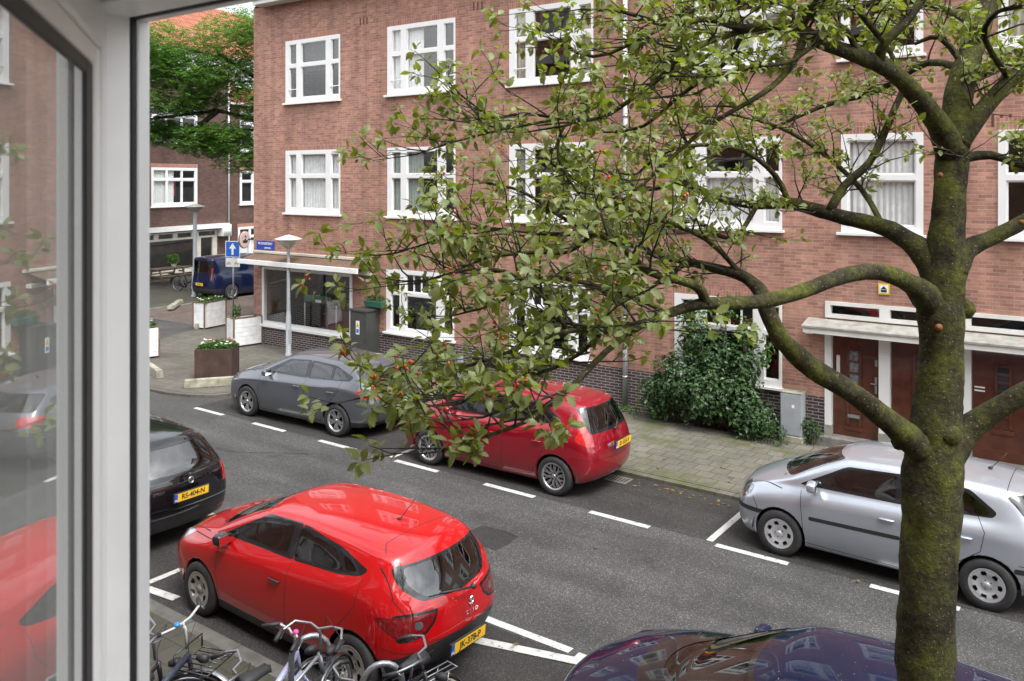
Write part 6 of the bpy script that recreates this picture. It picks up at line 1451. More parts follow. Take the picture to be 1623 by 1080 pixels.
trunk = [(Vector((-.95, 5.10, -.1)), .24), (Vector((-.94, 5.11, .15)), .20), (Vector((-.93, 5.12, .6)), .175)]+LP([(1467, 1180, 4.73, 44), (1467, 1080, 4.72, 44), (1469, 960, 4.7, 42), (1475, 840, 4.7, 43), (1480, 740, 4.7, 45), (1485, 660, 4.7, 40), (1491, 570, 4.7, 36), (1491, 490, 4.7, 39), (1498, 420, 4.7, 35), (1502, 360, 4.7, 29), (1507, 290, 4.72, 26), (1512, 215, 4.75, 27), (1524, 130, 4.8, 22), (1550, 50, 4.9, 20), (1575, -30, 5.0, 17), (1590, -140, 5.2, 12), (1600, -300, 5.4, 5)])
limb_mesh(tb, trunk, 40, .10, 6.0, 9)
LM = {
 'A': [(1478, 730, 4.7, 36), (1448, 700, 4.66, 27), (1405, 665, 4.6, 20), (1350, 622, 4.5, 18), (1285, 582, 4.4, 19), (1240, 540, 4.35, 16), (1217, 495, 4.35, 15), (1205, 462, 4.4, 13), (1180, 440, 4.5, 11), (1140, 427, 4.6, 9), (1090, 415, 4.8, 7), (1040, 405, 4.9, 5), (980, 380, 5.0, 4), (900, 350, 4.9, 3.5), (830, 305, 4.8, 3), (770, 290, 4.8, 2)],
 'B': [(1490, 500, 4.7, 34), (1468, 470, 4.66, 25), (1440, 448, 4.55, 16), (1395, 432, 4.4, 14), (1345, 435, 4.2, 14), (1290, 455, 4.0, 13), (1230, 474, 3.85, 13), (1170, 481, 3.75, 12), (1110, 482, 3.65, 11), (1060, 497, 3.6, 8), (1010, 515, 3.5, 7), (960, 520, 3.4, 6), (900, 525, 3.3, 5), (840, 545, 3.25, 4), (770, 572, 3.2, 3), (700, 590, 3.2, 2.5), (645, 605, 3.15, 2), (605, 622, 3.1, 1.5)],
 'B1': [(1118, 480, 3.66, 11), (1106, 455, 3.6, 9), (1070, 443, 3.5, 8), (1030, 432, 3.45, 7), (1000, 405, 3.4, 6), (975, 385, 3.4, 5), (940, 370, 3.4, 4.5), (880, 372, 3.4, 4), (820, 366, 3.4, 3), (740, 362, 3.4, 2.5), (680, 385, 3.4, 2), (625, 402, 3.4, 1.5)],
 'B3': [(1020, 512, 3.5, 6), (960, 558, 3.3, 5.5), (915, 605, 3.15, 5), (880, 635, 3.05, 4.5), (845, 662, 3.0, 4), (800, 682, 2.95, 3.5), (745, 698, 2.9, 3), (700, 715, 2.9, 2)],
 'B4': [(900, 525, 3.3, 4), (860, 470, 3.3, 3.5), (800, 430, 3.3, 3), (730, 430, 3.3, 2.5), (660, 450, 3.3, 1.5)],
 'B5': [(845, 662, 3.0, 3), (800, 630, 3.0, 2.5), (760, 615, 3.0, 2), (700, 630, 2.95, 1.5)],
 'C': [(1494, 440, 4.7, 34), (1470, 408, 4.74, 24), (1440, 382, 4.8, 17), (1400, 360, 4.9, 15), (1340, 345, 5.0, 13), (1300, 335, 5.1, 12), (1250, 322, 5.2, 10), (1200, 325, 5.3, 8), (1140, 315, 5.4, 7), (1080, 290, 5.5, 6), (1020, 300, 5.5, 4), (960, 270, 5.5, 3), (880, 240, 5.4, 2)],
 'C1': [(1315, 335, 5.05, 9), (1338, 295, 5.1, 8), (1378, 258, 5.1, 7), (1402, 210, 5.15, 7), (1418, 172, 5.2, 6), (1430, 130, 5.3, 5), (1400, 60, 5.4, 4)],
 'C2': [(1250, 322, 5.2, 6), (1230, 280, 5.2, 5), (1180, 240, 5.1, 4), (1110, 230, 5.0, 3.5), (1040, 250, 5.0, 3), (960, 330, 4.9, 2)],
 'D': [(1508, 240, 4.72, 28), (1486, 195, 4.66, 20), (1450, 150, 4.58, 16), (1410, 112, 4.5, 15), (1360, 88, 4.4, 14), (1310, 70, 4.3, 13), (1270, 50, 4.2, 12), (1230, 38, 4.15, 10), (1180, 45, 4.1, 8), (1120, 30, 4.1, 6), (1060, 40, 4.0, 5), (990, 20, 4.0, 3.5), (920, 15, 4.0, 2)],
 'D1': [(1275, 55, 4.2, 8), (1262, 92, 4.1, 6.5), (1232, 130, 4.0, 5.5), (1190, 160, 3.95, 4.5), (1130, 195, 3.9, 4), (1070, 245, 3.85, 3.5), (1010, 300, 3.8, 3), (960, 330, 3.8, 2.5), (880, 330, 3.7, 2)],
 'D2': [(1220, 40, 4.15, 6), (1140, 60, 4.1, 5.5), (1090, 85, 4.0, 5), (1050, 120, 3.95, 4.5), (1000, 158, 3.9, 4), (950, 188, 3.85, 3.5), (890, 188, 3.8, 3), (830, 180, 3.8, 2.5), (780, 185, 3.8, 2), (730, 150, 3.8, 1.5)],
 'D5': [(950, 188, 3.85, 3), (895, 200, 3.8, 3), (885, 250, 3.8, 2.5), (905, 290, 3.8, 2.5), (935, 330, 3.75, 2)],
 'D6': [(890, 188, 3.8, 2.5), (800, 205, 3.75, 2.2), (720, 225, 3.7, 1.8), (660, 245, 3.7, 1.2)],
 'D3': [(1392, 102, 4.46, 11), (1402, 68, 4.4, 9), (1440, 30, 4.4, 8), (1470, -20, 4.4, 7), (1480, -80, 4.4, 5)],
 'D4': [(1330, 76, 4.35, 6), (1290, 25, 4.3, 5.5), (1220, 2, 4.2, 5), (1120, 8, 4.2, 4), (1020, 60, 4.1, 3.5), (940, 90, 4.1, 3), (870, 60, 4.1, 2)],
 'E': [(1516, 225, 4.72, 24), (1545, 190, 4.7, 16), (1575, 155, 4.7, 14), (1610, 118, 4.7, 12), (1680, 60, 4.7, 10), (1760, -40, 4.6, 6), (1850, -120, 4.5, 3)],
 'F': [(1508, 425, 4.7, 30), (1535, 395, 4.7, 17), (1570, 378, 4.7, 13), (1625, 350, 4.7, 12), (1700, 300, 4.7, 8), (1800, 260, 4.6, 6), (1900, 180, 4.5, 3)],
 'G': [(1494, 720, 4.7, 38), (1530, 685, 4.7, 24), (1570, 655, 4.66, 19), (1625, 622, 4.6, 17), (1720, 560, 4.5, 12), (1830, 520, 4.3, 9), (1960, 430, 4.2, 6), (2080, 380, 4.1, 3)],
 'H': [(1520, 252, 4.7, 9), (1570, 246, 4.7, 8), (1625, 262, 4.7, 7), (1700, 250, 4.7, 4)],
 'I': [(1512, 205, 4.75, 8), (1545, 130, 4.9, 6), (1600, 100, 5.1, 5), (1660, 60, 5.2, 3)],
 'J': [(1180, 440, 4.5, 5), (1120, 380, 4.6, 4.5), (1050, 350, 4.6, 4), (990, 330, 4.6, 3.5), (920, 290, 4.5, 3), (860, 250, 4.4, 2)],
 'K': [(1060, 497, 3.6, 5), (1000, 470, 3.7, 4.5), (930, 450, 3.8, 4), (860, 440, 3.9, 3.5), (790, 480, 3.9, 2.5), (720, 500, 3.9, 1.5)],
 'L2': [(1090, 415, 4.8, 5), (1040, 450, 4.7, 4), (980, 480, 4.6, 3.5), (900, 490, 4.5, 3), (820, 520, 4.4, 2)],
 'M2': [(1200, 325, 5.3, 5), (1160, 380, 5.2, 4), (1100, 350, 5.2, 3.5), (1040, 370, 5.1, 2.5)],
 'O2': [(1402, 68, 4.4, 6), (1370, 30, 4.3, 5), (1340, -10, 4.2, 4)], 'P2': [(1532, 110, 4.8, 6), (1490, 60, 4.9, 5), (1450, 70, 5.0, 3)], 'Q2': [(1180, 45, 4.1, 5), (1150, 100, 4.3, 4), (1080, 150, 4.5, 3.5), (1020, 200, 4.6, 3), (960, 210, 4.7, 2)], 'R2': [(940, 370, 3.4, 4), (900, 400, 3.5, 3.5), (840, 400, 3.6, 3), (770, 410, 3.6, 2), (700, 440, 3.6, 1.5)], 'S2': [(960, 520, 3.4, 4), (920, 560, 3.5, 3.5), (860, 590, 3.6, 3), (790, 600, 3.6, 2.5), (730, 640, 3.6, 1.8)],
 'U1': [(1552, 45, 4.9, 9), (1500, 15, 5.4, 7), (1420, 0, 5.8, 6), (1300, 25, 6.0, 5), (1180, 60, 6.0, 4), (1080, 110, 6.0, 3)], 'U2': [(1528, 112, 4.85, 8), (1470, 100, 5.3, 6), (1390, 145, 5.7, 5), (1300, 170, 5.9, 4), (1200, 215, 6.0, 3), (1110, 255, 6.0, 2)], 'U3': [(1400, 360, 4.9, 6), (1365, 300, 5.2, 5), (1300, 240, 5.4, 4), (1230, 200, 5.5, 3), (1150, 180, 5.5, 2)], 'U4': [(1360, 88, 4.4, 6), (1330, 40, 4.2, 5), (1260, 95, 4.0, 4), (1180, 110, 3.9, 3), (1100, 150, 3.9, 2)], 'U5': [(1600, 125, 4.7, 6), (1560, 60, 4.5, 5), (1580, 20, 4.4, 4), (1620, 10, 4.3, 3)],
 'N2': [(1270, 50, 4.2, 6), (1300, -10, 4.1, 5), (1340, -60, 4.0, 4)],
}
tr = random.Random(77)
lines_ = {}
for k, l in LM.items():
    big = l[0][3] > 14
    lines_[k] = limb_mesh(tb, LP(l), 14 if big else 8, .13 if big else .08, 9., 4 if big else 3)
# burrs and knots on the trunk
for (a, c, d, r) in ((1426, 700, 4.66, 13), (1527, 490, 4.68, 18), (1283, 592, 4.38, 10), (1505, 690, 4.60, 18), (1462, 465, 4.62, 12)):
    p = D(a, c, d)-TO; r = r*d/1360; s0 = len(tb.v); tb.lathe([(.02*r, -r), (.6*r, -.8*r), (r, -.1*r), (.85*r, .5*r), (.4*r, .9*r), (.02*r, r)], 12, Matrix.Translation(p))
    for i in range(s0, len(tb.v)): v = Vector(tb.v[i]); tb.v[i] = tuple(p+(v-p)*(1+.3*noise.noise(v*14)))
tb.build('trunk', M['moss'], T_)
M['cutwood'] = mat('fresh_cut_wood', (.26, .10, .03), .8, var=.35, vs=30)
b = MB()
for (a, c, d, r) in ((1488, 519, 4.56, 7), (1490, 278, 4.60, 6), (1620, 353, 4.58, 6)):
    b = MB(); p = D(a, c, d)-TO; v = (Vector((0, 0, CAMH))-(p+TO)).normalized(); b.cyl(p-v*.06, p-v*.012, r*d/1360*.8, 12); b.build('pruning_scar', M['cutwood'], T_)
# leaves: an oval blade with shallow rounded lobes, folded a little along the midrib
prof_l = [(.0, .015), (.09, .14), (.19, .25), (.215, .17), (.34, .345), (.355, .235), (.50, .375), (.505, .25), (.64, .335), (.645, .215), (.77, .245), (.775, .14), (.88, .15), (1.0, .0)]
def leaf(b, p, t_, n, s, curl):
    t_ = t_.normalized(); sd_ = t_.cross(n).normalized(); n = sd_.cross(t_); vs = []; 
    for u, w_ in prof_l:
        c = p+t_*(u*s)-n*(curl*s*u*u)
        vs += [c, c+sd_*(w_*s)+n*(w_*s*.28), c-sd_*(w_*s)+n*(w_*s*.28)]
    fs = []
    for i in range(len(prof_l)-1):
        a = 3*i; fs += [(a, a+3, a+4, a+1), (a, a+2, a+5, a+3)]
    b.add(vs, fs, True)
lf = MB(); tw = MB(); bn = 0; bn_cl = [0]; BS = [1]; bclusters = []
def twig(p, d, L_, r, depth, dens, dz=0):
    global bn
    n = max(3, int(L_/.07)); pts = [p]; dd = d.normalized()
    for i in range(n):
        dd = (dd+rv(tr)*.30+Vector((0, 0, .05))).normalized(); dd.z = max(dd.z, -.12); q = pts[-1]+dd*(L_/n); pts.append(q)
        if depth > 0 and tr.random() < .52:
            sdir = (dd+rv(tr)*.9).normalized(); twig(q, sdir, L_*tr.uniform(.35, .65), r*.6, depth-1, dens)
        elif i > 0 and tr.random() < .5*dens: rosette(q, (dd+rv(tr)*.8), tr.choice((1, 2, 2, 3)), dens)
    tw.tube([x-TO for x in pts], [max(.0016, r*(1-.75*i/n)) for i in range(n+1)], 5 if r > .004 else 4, caps=False)
    rosette(pts[-1], dd, tr.choice((3, 4, 5, 5, 6)) if tr.random() < dens else 1, dens)
    if tr.random() < .14*dens and depth < 2: berries(pts[-1], dd)
def rosette(p, d, k, dens):
    d = d.normalized(); o = d.orthogonal().normalized(); a0 = tr.uniform(0, 6.3)
    for i in range(k):
        a = a0+i*2.4; rad = (o*math.cos(a)+d.cross(o)*math.sin(a)); t_ = (rad+d*tr.uniform(.2, .8)+Vector((0, 0, -.18))).normalized()
        nn = Vector((tr.gauss(0, .55), tr.gauss(0, .55), 1)); s = tr.uniform(.024, .055)*BS[0]
        if (p-Vector((0, 0, CAMH))).length < 3.6: s *= .92
        leaf(lf, p+t_*.012-TO, t_, nn, s, tr.uniform(-.1, .6))
def berries(p, d):
    global bn
    if bn_cl[0] >= 98: return
    bn_cl[0] += 1; ber = MB()
    for i in range(tr.choice((2, 3, 4, 5))):
        q = p+rv(tr)*.022+Vector((0, 0, .012)); r = tr.uniform(.0055, .0075); bn += 1
        bm_ = Matrix.Translation(q-TO); ber.lathe([(.0004, -r), (.7*r, -.7*r), (r, 0), (.7*r, .7*r), (.0004, r)], 7, bm_); tw.tube([p-TO, q-TO], .0009, 3, caps=False)
    bclusters.append(ber)
spec = {'A': (8, 1.0), 'B': (9, 1.0), 'B1': (2, 1.15), 'B3': (2, 1.15), 'B4': (0, 1.1), 'B5': (0, 1.1), 'C': (5, .9), 'C1': (0, .8), 'C2': (1, .9), 'D': (5, .9), 'D1': (2, .9), 'D2': (1, 1), 'D5': (0, 1), 'D6': (0, 1), 'D3': (0, 1), 'D4': (1, .9), 'E': (1, .9), 'F': (4, .5), 'G': (5, .9), 'H': (0, 1), 'I': (0, 1), 'J': (0, 1), 'K': (0, 1.1), 'L2': (0, 1), 'M2': (0, .9), 'N2': (0, .9), 'O2': (0, 1), 'P2': (0, 1), 'Q2': (0, 1), 'R2': (0, 1.1), 'S2': (0, 1), 'U1': (1, 1), 'U2': (1, 1), 'U3': (1, .9), 'U4': (1, 1), 'U5': (1, 1)}
for k, line_ in lines_.items():
    st, dens = spec[k]; n_ctrl = len(LM[k]); tot = len(line_); i0 = int(tot*st/(n_ctrl-1)) if n_ctrl > 1 else 0
    acc = 0; BS[0] = 1.15 if k in ('B3', 'B5') else (1.1 if k in ('B', 'B1', 'B4') else .95)
    if dens == 0: continue
    for i in range(max(1, i0), tot):
        p, r = line_[i]; pv = line_[i-1][0]; acc += (p-pv).length
        while acc > .035:
            acc -= .035
            if tr.random() > .80*min(1, dens): continue
            t_ = (p-pv).normalized(); d = (t_*tr.uniform(.2, 1.0)+rv(tr)*.95+Vector((0, 0, .12))).normalized()
            rel = (i-i0)/max(1, tot-i0)
            twig(p, d, tr.uniform(.14, .44)*(1-.35*rel), .0065-.003*rel, 1 if rel > .55 else (2 if tr.random() < .35 else 1), dens)
    twig(line_[-1][0], (line_[-1][0]-line_[-4][0]), .28, .004, 1, 1.1)
M['treeleaf'] = leafmat('whitebeam_leaves', [(.16, .195, .025), (.21, .25, .035), (.27, .30, .06), (.11, .155, .025), (.235, .235, .05), (.165, .22, .03)], .42, .42, under=(.25, .30, .11))
M['treeleaf'].node_tree.nodes['Principled BSDF'].inputs['Coat Weight'].default_value = .15
M['twig'] = mat('dark_twigs', (.028, .024, .016), .85, var=.4, vs=20)
M['berry'] = mat('red_berries', (.50, .055, .015), .35, var=.35, vs=40, coat=.3)
tw.build('twigs', M['twig'], T_); lo_ = lf.build('leaves', M['treeleaf'], T_); 
for q in bclusters: q.build('berry_cluster', M['berry'], T_)
print('leaves', len(lf.v)//42, 'berries', bn, 'twigverts', len(tw.v))
# ============================================================ bicycles and racks
M['blk'] = mat('black_bike_paint', (.012, .012, .014), .35, coat=.4, var=.1); M['navyb'] = mat('dark_blue_grey_bike_paint', (.022, .03, .05), .35, coat=.4, var=.1)
M['lilac'] = mat('lilac_bike_paint', (.36, .38, .56), .35, coat=.3, var=.08); M['silv'] = mat('brushed_aluminium', (.30, .31, .33), .35, .7, var=.15, vs=20); M['pink'] = mat('pink_plastic', (.6, .06, .3), .4); M['bellblue'] = mat('blue_bell', (.03, .2, .5), .35); M['sidew'] = mat('cream_tyre_wall', (.5, .48, .4), .7)
M['wbar'] = mat('white_handlebar_paint', (.42, .42, .42), .4, var=.15)
M['bikeblue'] = mat('blue_bike_paint', (.05, .12, .25), .35, coat=.3)
def bicycle(name, label, bar, head, steer, fr, opts=(), wr_=.345, hb=1.06, group='bicycles parked by the kerb', lean=0.):
    """bar: world point of the handlebar centre; head: direction the bicycle points; steer: turn of the front assembly"""
    sc = wr_/.345; bx_ = .36*sc
    M0 = Matrix.Rotation(head, 4, 'Z'); off = M0 @ Vector((bx_, 0, 0))
    t = thing(name, label, 'bicycle', (bar[0]-off.x, bar[1]-off.y, .012), head, group); t.rotation_euler = (lean, 0, head)
    W_ = wr_; ra = Vector((-.50*sc, 0, W_)); bb = Vector((-.06*sc, 0, .28*sc)); hd0 = Vector((.44*sc, 0, .62*sc)); hd1 = Vector((.385*sc, 0, .86*sc)); st_ = Vector((-.22*sc, 0, .80*sc)); fa = Vector((.60*sc, 0, W_))
    b = MB(); rr = .016 if 'thick' not in opts else .029
    low = 'stepthrough' in opts
    b.tube([hd0, hd1], .02, 10); b.tube([hd0, bb], rr*1.25, 10)
    b.tube([hd1-Vector((0, 0, .02)), (bb+st_)/2 if low else st_-Vector((0, 0, .05))], rr, 10)
    b.tube([bb, st_], .015, 10)
    for s in (-1, 1): b.tube([bb, ra+Vector((0, s*.06, 0))], .009, 8); b.tube([st_-Vector((0, 0, .06)), ra+Vector((0, s*.06, 0))], .008, 8)
    b.build('frame', fr, t)
    def wheel_(par, c, side_='whl'):
        w_ = bpy.data.objects.new('wheel', None); C.objects.link(w_); w_.parent = par; w_.location = c
        Mr = Matrix.Rotation(R(90), 4, 'X'); b = MB()
        b.lathe([(W_-.03+.018*math.cos(a)+.012, .018*math.sin(a)) for a in [i*PI/5 for i in range(10)]], 40, Mr, closed=True)
        if 'whitewall' in opts: b.mat(1); b.lathe([(W_-.028, -.0185), (W_-.012, -.0195)], 40, Mr); b.lathe([(W_-.028, .0185), (W_-.012, .0195)], 40, Mr)
        b.build('tyre', [M['tyre'], M['sidew']], w_)
        b = MB(); b.lathe([(W_-.055, -.01), (W_-.035, -.013), (W_-.035, .013), (W_-.055, .01)], 40, Mr, closed=True); b.tube([(0, -.05, 0), (0, .05, 0)], .018, 10)
        for i in range(28):
            a = 2*PI*i/28; s = 1 if i % 2 else -1; b.tube([(.02*math.cos(a+.6*s), s*.025, .02*math.sin(a+.6*s)), ((W_-.045)*math.cos(a), 0, (W_-.045)*math.sin(a))], .0013, 3, caps=False)
        b.build('rim', M['silv'], w_); return w_
    wheel_(t, ra)
    def fender(par, c, a0, a1, nm='mudguard'):
        b = MB(); n = 16; vs = []
        for i in range(n+1):
            a = R(a0+(a1-a0)*i/n)
            for y, dr in ((-.028, -.012), (-.015, 0), (.015, 0), (.028, -.012)): vs.append((c[0]+(W_+.022+dr)*math.cos(a), y, c[2]+(W_+.022+dr)*math.sin(a)))
        b.add(vs, [(4*i+j, 4*i+j+1, 4*i+5+j, 4*i+4+j) for i in range(n) for j in range(3)], True); b.build(nm, M['blk'] if 'silverguard' not in opts else M['silv'], par)
    fender(t, ra, 20, 200)
    # steering assembly turns about the head tube
    f = bpy.data.objects.new('steering', None); C.objects.link(f); f.parent = t; f.location = (hd0.x, 0, 0); f.rotation_euler = (0, 0, steer)
    o_ = Vector((hd0.x, 0, 0)); wheel_(f, fa-o_); fender(f, fa-o_, 10, 150)
    b = MB()
    for s in (-1, 1): b.tube([fa-o_+Vector((0, s*.05, 0)), hd0-o_+Vector((.02, s*.045, -.04))], .010, 8)
    b.tube([hd0-o_+Vector((.02, -.045, -.04)), hd0-o_+Vector((.02, .045, -.04))], .012, 8); b.build('fork', fr, f)
    b = MB(); top = Vector((bx_-.02, 0, hb))-o_; b.tube([hd1-o_, Vector((hd1.x-.015, 0, hb-.05))-o_, top], .013, 8)
    hw_ = (.36 if 'wide' in opts else .29)*sc
    if 'curved' in opts: bar_p = [(-.20, -hw_, -.03), (-.12, -hw_, .0), (.0, -hw_*.8, .035), (.05, -hw_*.35, .01), (.0, 0, 0), (.05, hw_*.35, .01), (.0, hw_*.8, .035), (-.12, hw_, .0), (-.20, hw_, -.03)]
    else: bar_p = [(-.13, -hw_*1.08, .01), (-.03, -hw_*.75, .025), (.01, -hw_*.25, .01), (0, 0, 0), (.01, hw_*.25, .01), (-.03, hw_*.75, .025), (-.13, hw_*1.08, .01)]
    bar_p = [top+Vector(p) for p in bar_p]; b.tube(bar_p, .0115, 8); hbo = b.build('handlebar', M['silv'] if 'whitebar' not in opts else M['wbar'], f)
    for a, c in ((bar_p[0], bar_p[1]), (bar_p[-1], bar_p[-2])): b = MB(); b.tube([a+(a-c).normalized()*.03, a+(c-a)*1.1], .019, 10); b.build('grip', M['black'], hbo)
    b = MB()
    for s in (-1, 1): q = bar_p[1] if s < 0 else bar_p[-2]; e = bar_p[0] if s < 0 else bar_p[-1]; b = MB(); b.tube([q+Vector((.02, 0, 0)), q+Vector((.05, 0, -.02)), e+Vector((.05, 0, -.03))], .005, 6); b.build('brake_lever', M['silv'], f)
    b = MB(); b.tube([bar_p[1]+Vector((.02, 0, 0)), top+Vector((.14, 0, .05)), top+Vector((.06, 0, -.16)), hd1-o_+Vector((.02, 0, -.03))], .0028, 5); b.build('brake_cable', M['black'], f)
    if 'bell' in opts: b = MB(); q = bar_p[2]; b.lathe([(.001, .03), (.02, .026), (.028, .008), (.028, 0), (.001, 0)], 14, Matrix.Translation(q+Vector((0, 0, .012)))); b.build('bell', M[opts['bell']] if isinstance(opts, dict) else M['bellblue'], f)
    if 'basket' in opts or 'rack' in opts:
        b = MB(); cx_ = fa.x-o_.x-.03; z0_ = 2*W_+.09; bw, bl = .19, .17
        b.tube([(cx_-bl, -bw, z0_), (cx_+bl, -bw, z0_), (cx_+bl, bw, z0_), (cx_-bl, bw, z0_)], .008, 6, closed=True)
        for i in range(1, 6): y = -bw+i*2*bw/6; b.tube([(cx_-bl, y, z0_), (cx_+bl, y, z0_)], .006, 5)
        b.tube([(cx_-bl, -bw, z0_+.12), (cx_-bl*1.0, bw, z0_+.12)], .008, 6); b.tube([(cx_-bl, -bw, z0_), (cx_-bl, -bw, z0_+.12)], .008, 6); b.tube([(cx_-bl, bw, z0_), (cx_-bl, bw, z0_+.12)], .008, 6)
        for s in (-1, 1): b.tube([(cx_, s*.05, z0_), (fa.x-o_.x, s*.055, W_)], .006, 6)
        b.build('front_rack', M['blk'], f)
    b = MB(); lp_ = Vector((hd0.x+.10, 0, .80*sc))-o_; b.lathe([(.001, .06), (.035, .055), (.04, 0), (.02, -.05), (.001, -.05)], 12, Matrix.Translation(lp_) @ Matrix.Rotation(R(90), 4, 'Y')); b.build('headlamp', M['black'], f)
    # saddle, cranks, chain case, rear carrier
    b = MB(); sp_ = st_+Vector((-.04, 0, .14*sc)); b.tube([st_, sp_], .012, 8); b.build('seat_post', M['silv'], t)
    b = MB(); sv = []
    for u, w_, z in ((-.13, .02, .02), (-.12, .075, .03), (-.05, .08, .03), (.03, .045, .025), (.12, .02, .022), (.15, .008, .01)):
        for y in (-1, -.6, 0, .6, 1): sv.append((sp_.x+u, y*w_, sp_.z+z-.045*abs(y)**2))
    b.add(sv, [(5*i+j, 5*i+j+1, 5*i+6+j, 5*i+5+j) for i in range(5) for j in range(4)], True); sdo = b.build('saddle', M['black'], t); sdo.modifiers.new('thick', 'SOLIDIFY').thickness = .015
    b = MB(); b.tube([bb+Vector((0, -.06, 0)), bb+Vector((0, .06, 0))], .02, 8)
    for s in (-1, 1): p_ = bb+Vector((.16*s*.4, .065*s, -.16*s)); b.tube([bb+Vector((0, .06*s, 0)), p_], .009, 6); b.box(p_.x-.04, p_.x+.04, p_.y+(.0 if s > 0 else -.09), p_.y+(.09 if s > 0 else 0), p_.z-.01, p_.z+.01)
    b.build('cranks', M['silv'], t)
    b = MB(); b.prism([(ra.x-.05, .25), (ra.x-.06, .36), (ra.x, .40), (bb.x, .37), (bb.x+.09, .30), (bb.x+.05, .20), (bb.x-.02, .19)], -.045, -.035, Matrix.Rotation(R(90), 4, 'X') @ Matrix.Diagonal((1, 1, 1, 1))); b.build('chain_case', M['blk'], t)
    b = MB(); zc_ = 2*W_+.05
    for y in (-.06, 0, .06): b.tube([(ra.x+.2, y, zc_), (ra.x-.2, y, zc_)], .006, 6)
    b.tube([(ra.x+.2, -.07, zc_), (ra.x+.2, .07, zc_)], .006, 6); b.tube([(ra.x-.2, -.07, zc_), (ra.x-.2, .07, zc_)], .006, 6)
    for s in (-1, 1): b.tube([(ra.x-.1, s*.07, zc_), (ra.x, s*.065, ra.z)], .005, 6)
    b.build('carrier', M['silv'] if 'silvercarrier' in opts else M['blk'], t)
    return t
def at(px, py, z): return G(px, py, z)
bicycle('bicycle', 'dark blue grey bicycle with a white handlebar, blue bell and front rack', at(296, 1000, 1.08), R(112), R(-93), M['navyb'], ('thick', 'wide', 'rack', 'whitebar', 'bell', 'silverguard'), hb=1.08)
bicycle('bicycle', 'black bicycle cut off by the window frame beside the blue grey one', at(248, 1010, 1.1), R(115), R(-55), M['blk'], ('curved',), hb=1.10)
bicycle('bicycle', 'lilac childrens bicycle with white handlebar and pink bell', at(468, 1006, .90), R(98), R(-20), M['lilac'], {'whitebar': 1, 'bell': 'pink', 'thick': 1, 'stepthrough': 1}, wr_=.29, hb=.90)
bicycle('bicycle', 'grey bicycle with a swept silver handlebar beside the rear wheel of the red car', at(502, 996, 1.10), R(84), R(24), M['silv'], ('curved', 'silvercarrier', 'stepthrough'), hb=1.10)
bicycle('bicycle', 'blue bicycle with cream tyre walls and a silver carrier leaning at the rack', at(560, 1085, 1.02), R(262), R(10), M['bikeblue'], ('curved', 'whitewall', 'silvercarrier'), hb=1.02)
bicycle('bicycle', 'black bicycle with its dark grips raised right behind the red bumper', at(668, 1052, .95), R(75), R(-45), M['blk'], ('curved',), hb=.98)
M['rack'] = mat('galvanised_rack', (.30, .31, .33), .4, .75, var=.15, vs=15)
def hoop(label, p, rz, h=.85, w_=.34):
    t = thing('bike_rack', label, 'bicycle rack', (p[0], p[1], .01), rz, 'hoop shaped bicycle racks'); b = MB(); r = w_/2
    b.tube([(-r, 0, 0), (-r, 0, h-r)]+[(-r*math.cos(a), 0, h-r+r*math.sin(a)) for a in [i*PI/10 for i in range(1, 10)]]+[(r, 0, h-r), (r, 0, 0)], .026, 12); b.build('hoop', M['rack'], t)
hoop('galvanised steel hoop standing between the bicycles at the red bumper', at(606, 1052, .86), R(50)); hoop('galvanised steel hoop rising among the handlebars by the red rear wheel', at(492, 1010, .9), R(60), .9)
bicycle('bicycle', 'black bicycle parked low between the blue grey one and the lilac childrens bicycle', at(375, 1075, .95), R(80), R(-35), M['blk'], ('curved',), hb=.98)
bicycle('bicycle', 'black bicycle standing before the picnic table across the corner', G(302, 462, PZ)+Vector((.1, 0, 0)), R(10), 0, M['blk'], ('curved',), group=None)
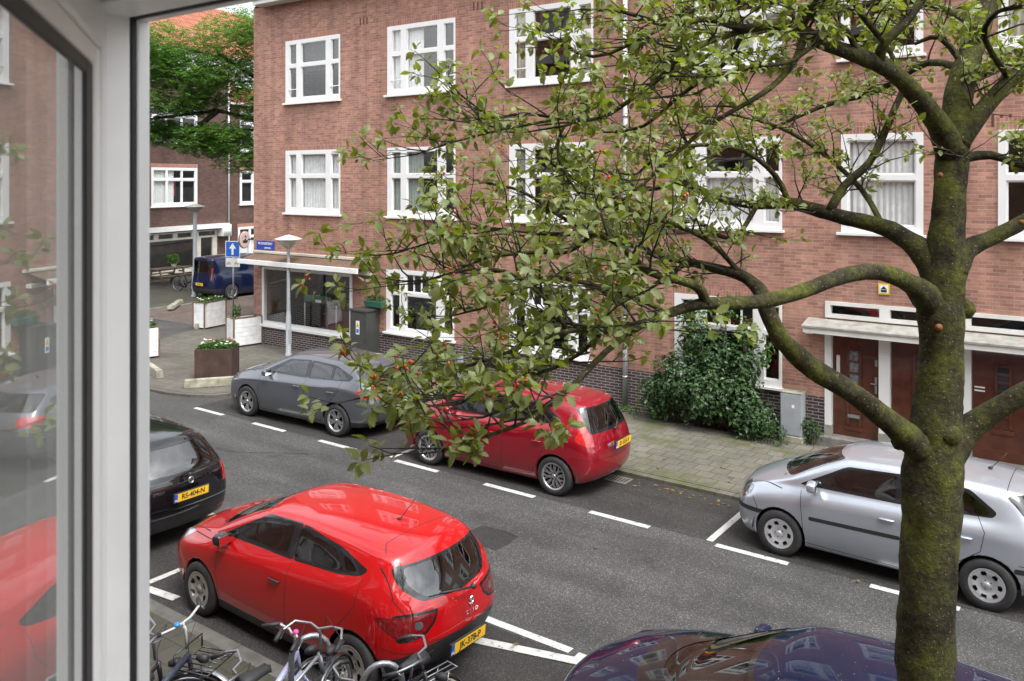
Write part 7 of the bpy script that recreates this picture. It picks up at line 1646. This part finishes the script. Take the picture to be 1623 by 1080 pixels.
# ============================================================ parked cars
rc = build_car('parked_car', 'bright red small hatchback parked in the near row beside the bicycles', 'car', (-7.44, 6.73, 0), R(178.5), car_red(), P_red)
rb = Matrix.Rotation(R(-90), 4, 'Z') @ Matrix.Rotation(R(90), 4, 'X')
b = MB(); Me = Matrix.Translation((-2.108, 0, .855)) @ Matrix.Rotation(R(-8), 4, 'Y') @ rb
for (p_, q_) in (((0, .055), (.032, 0)), ((.032, 0), (0, -.055)), ((0, -.055), (-.032, 0)), ((-.032, 0), (0, .055))): b.tube([Me @ Vector((p_[0], p_[1], 0)), Me @ Vector((q_[0], q_[1], 0))], .011, 4)
b.build('emblem', M['chrome'], rc)
text_mesh('lettering', 'C L I O', .06, Matrix.Translation((-2.118, 0, .765)) @ Matrix.Rotation(R(-6), 4, 'Y') @ rb, M['chrome'], rc, .006, bold=.002)
mp = build_car('parked_car', 'dark wine red compact car parked across the street behind the leaves', 'car', (-8.81, 12.26, 0), R(181.3), car_mpv(), P_wine)
build_car('parked_car', 'dark grey metallic hatchback parked before the shop and the dark cabinet', 'car', (-13.99, 12.41, 0), R(182), car_grey(), P_grey)
build_car('parked_car', 'silver hatchback parked across the street partly behind the tree trunk', 'car', (-2.60, 12.2, 0), R(179.2), car_silver(), P_silver)
bk = build_car('parked_car', 'black estate car seen from behind at the left, next to the window frame', 'car', (-12.9, 6.95, 0), PI, car_black(), P_black)
build_car('parked_car', 'dark blue speckled car below the tree, only its bonnet and roof in view', 'car', (-1.9, 6.57, 0), PI, car_blue(), P_blue)
build_car('parked_van', 'navy blue van parked in the side street beyond the planters', 'van', (-31.4, 23.5, 0), PI/2, car_van(), P_van)

b = MB(); Me = Matrix.Translation((-2.44, 0, .93)) @ rb; b.lathe([(.045, -.004), (.045, .006), (.036, .008), (.034, 0)], 20, Me); b.mat(1).lathe([(.034, 0), (.001, .002)], 20, Me); b.mat(0).prism([(-.02, -.02), (.0, -.008), (.02, .02), (-.006, .006)], .002, .006, Me); b.build('emblem', [M['chrome'], M['black']], bk)

text_mesh('lettering', 'NOTE', .075, Matrix.Translation((-2.115, .40, .855)) @ rb, M['chrome'], mp, .006, bold=.003)
text_mesh('lettering', 'SKODA', .05, Matrix.Translation((-2.43, .47, .86)) @ Matrix.Rotation(R(-4), 4, 'Y') @ rb, M['chrome'], bk, .006, bold=.002)
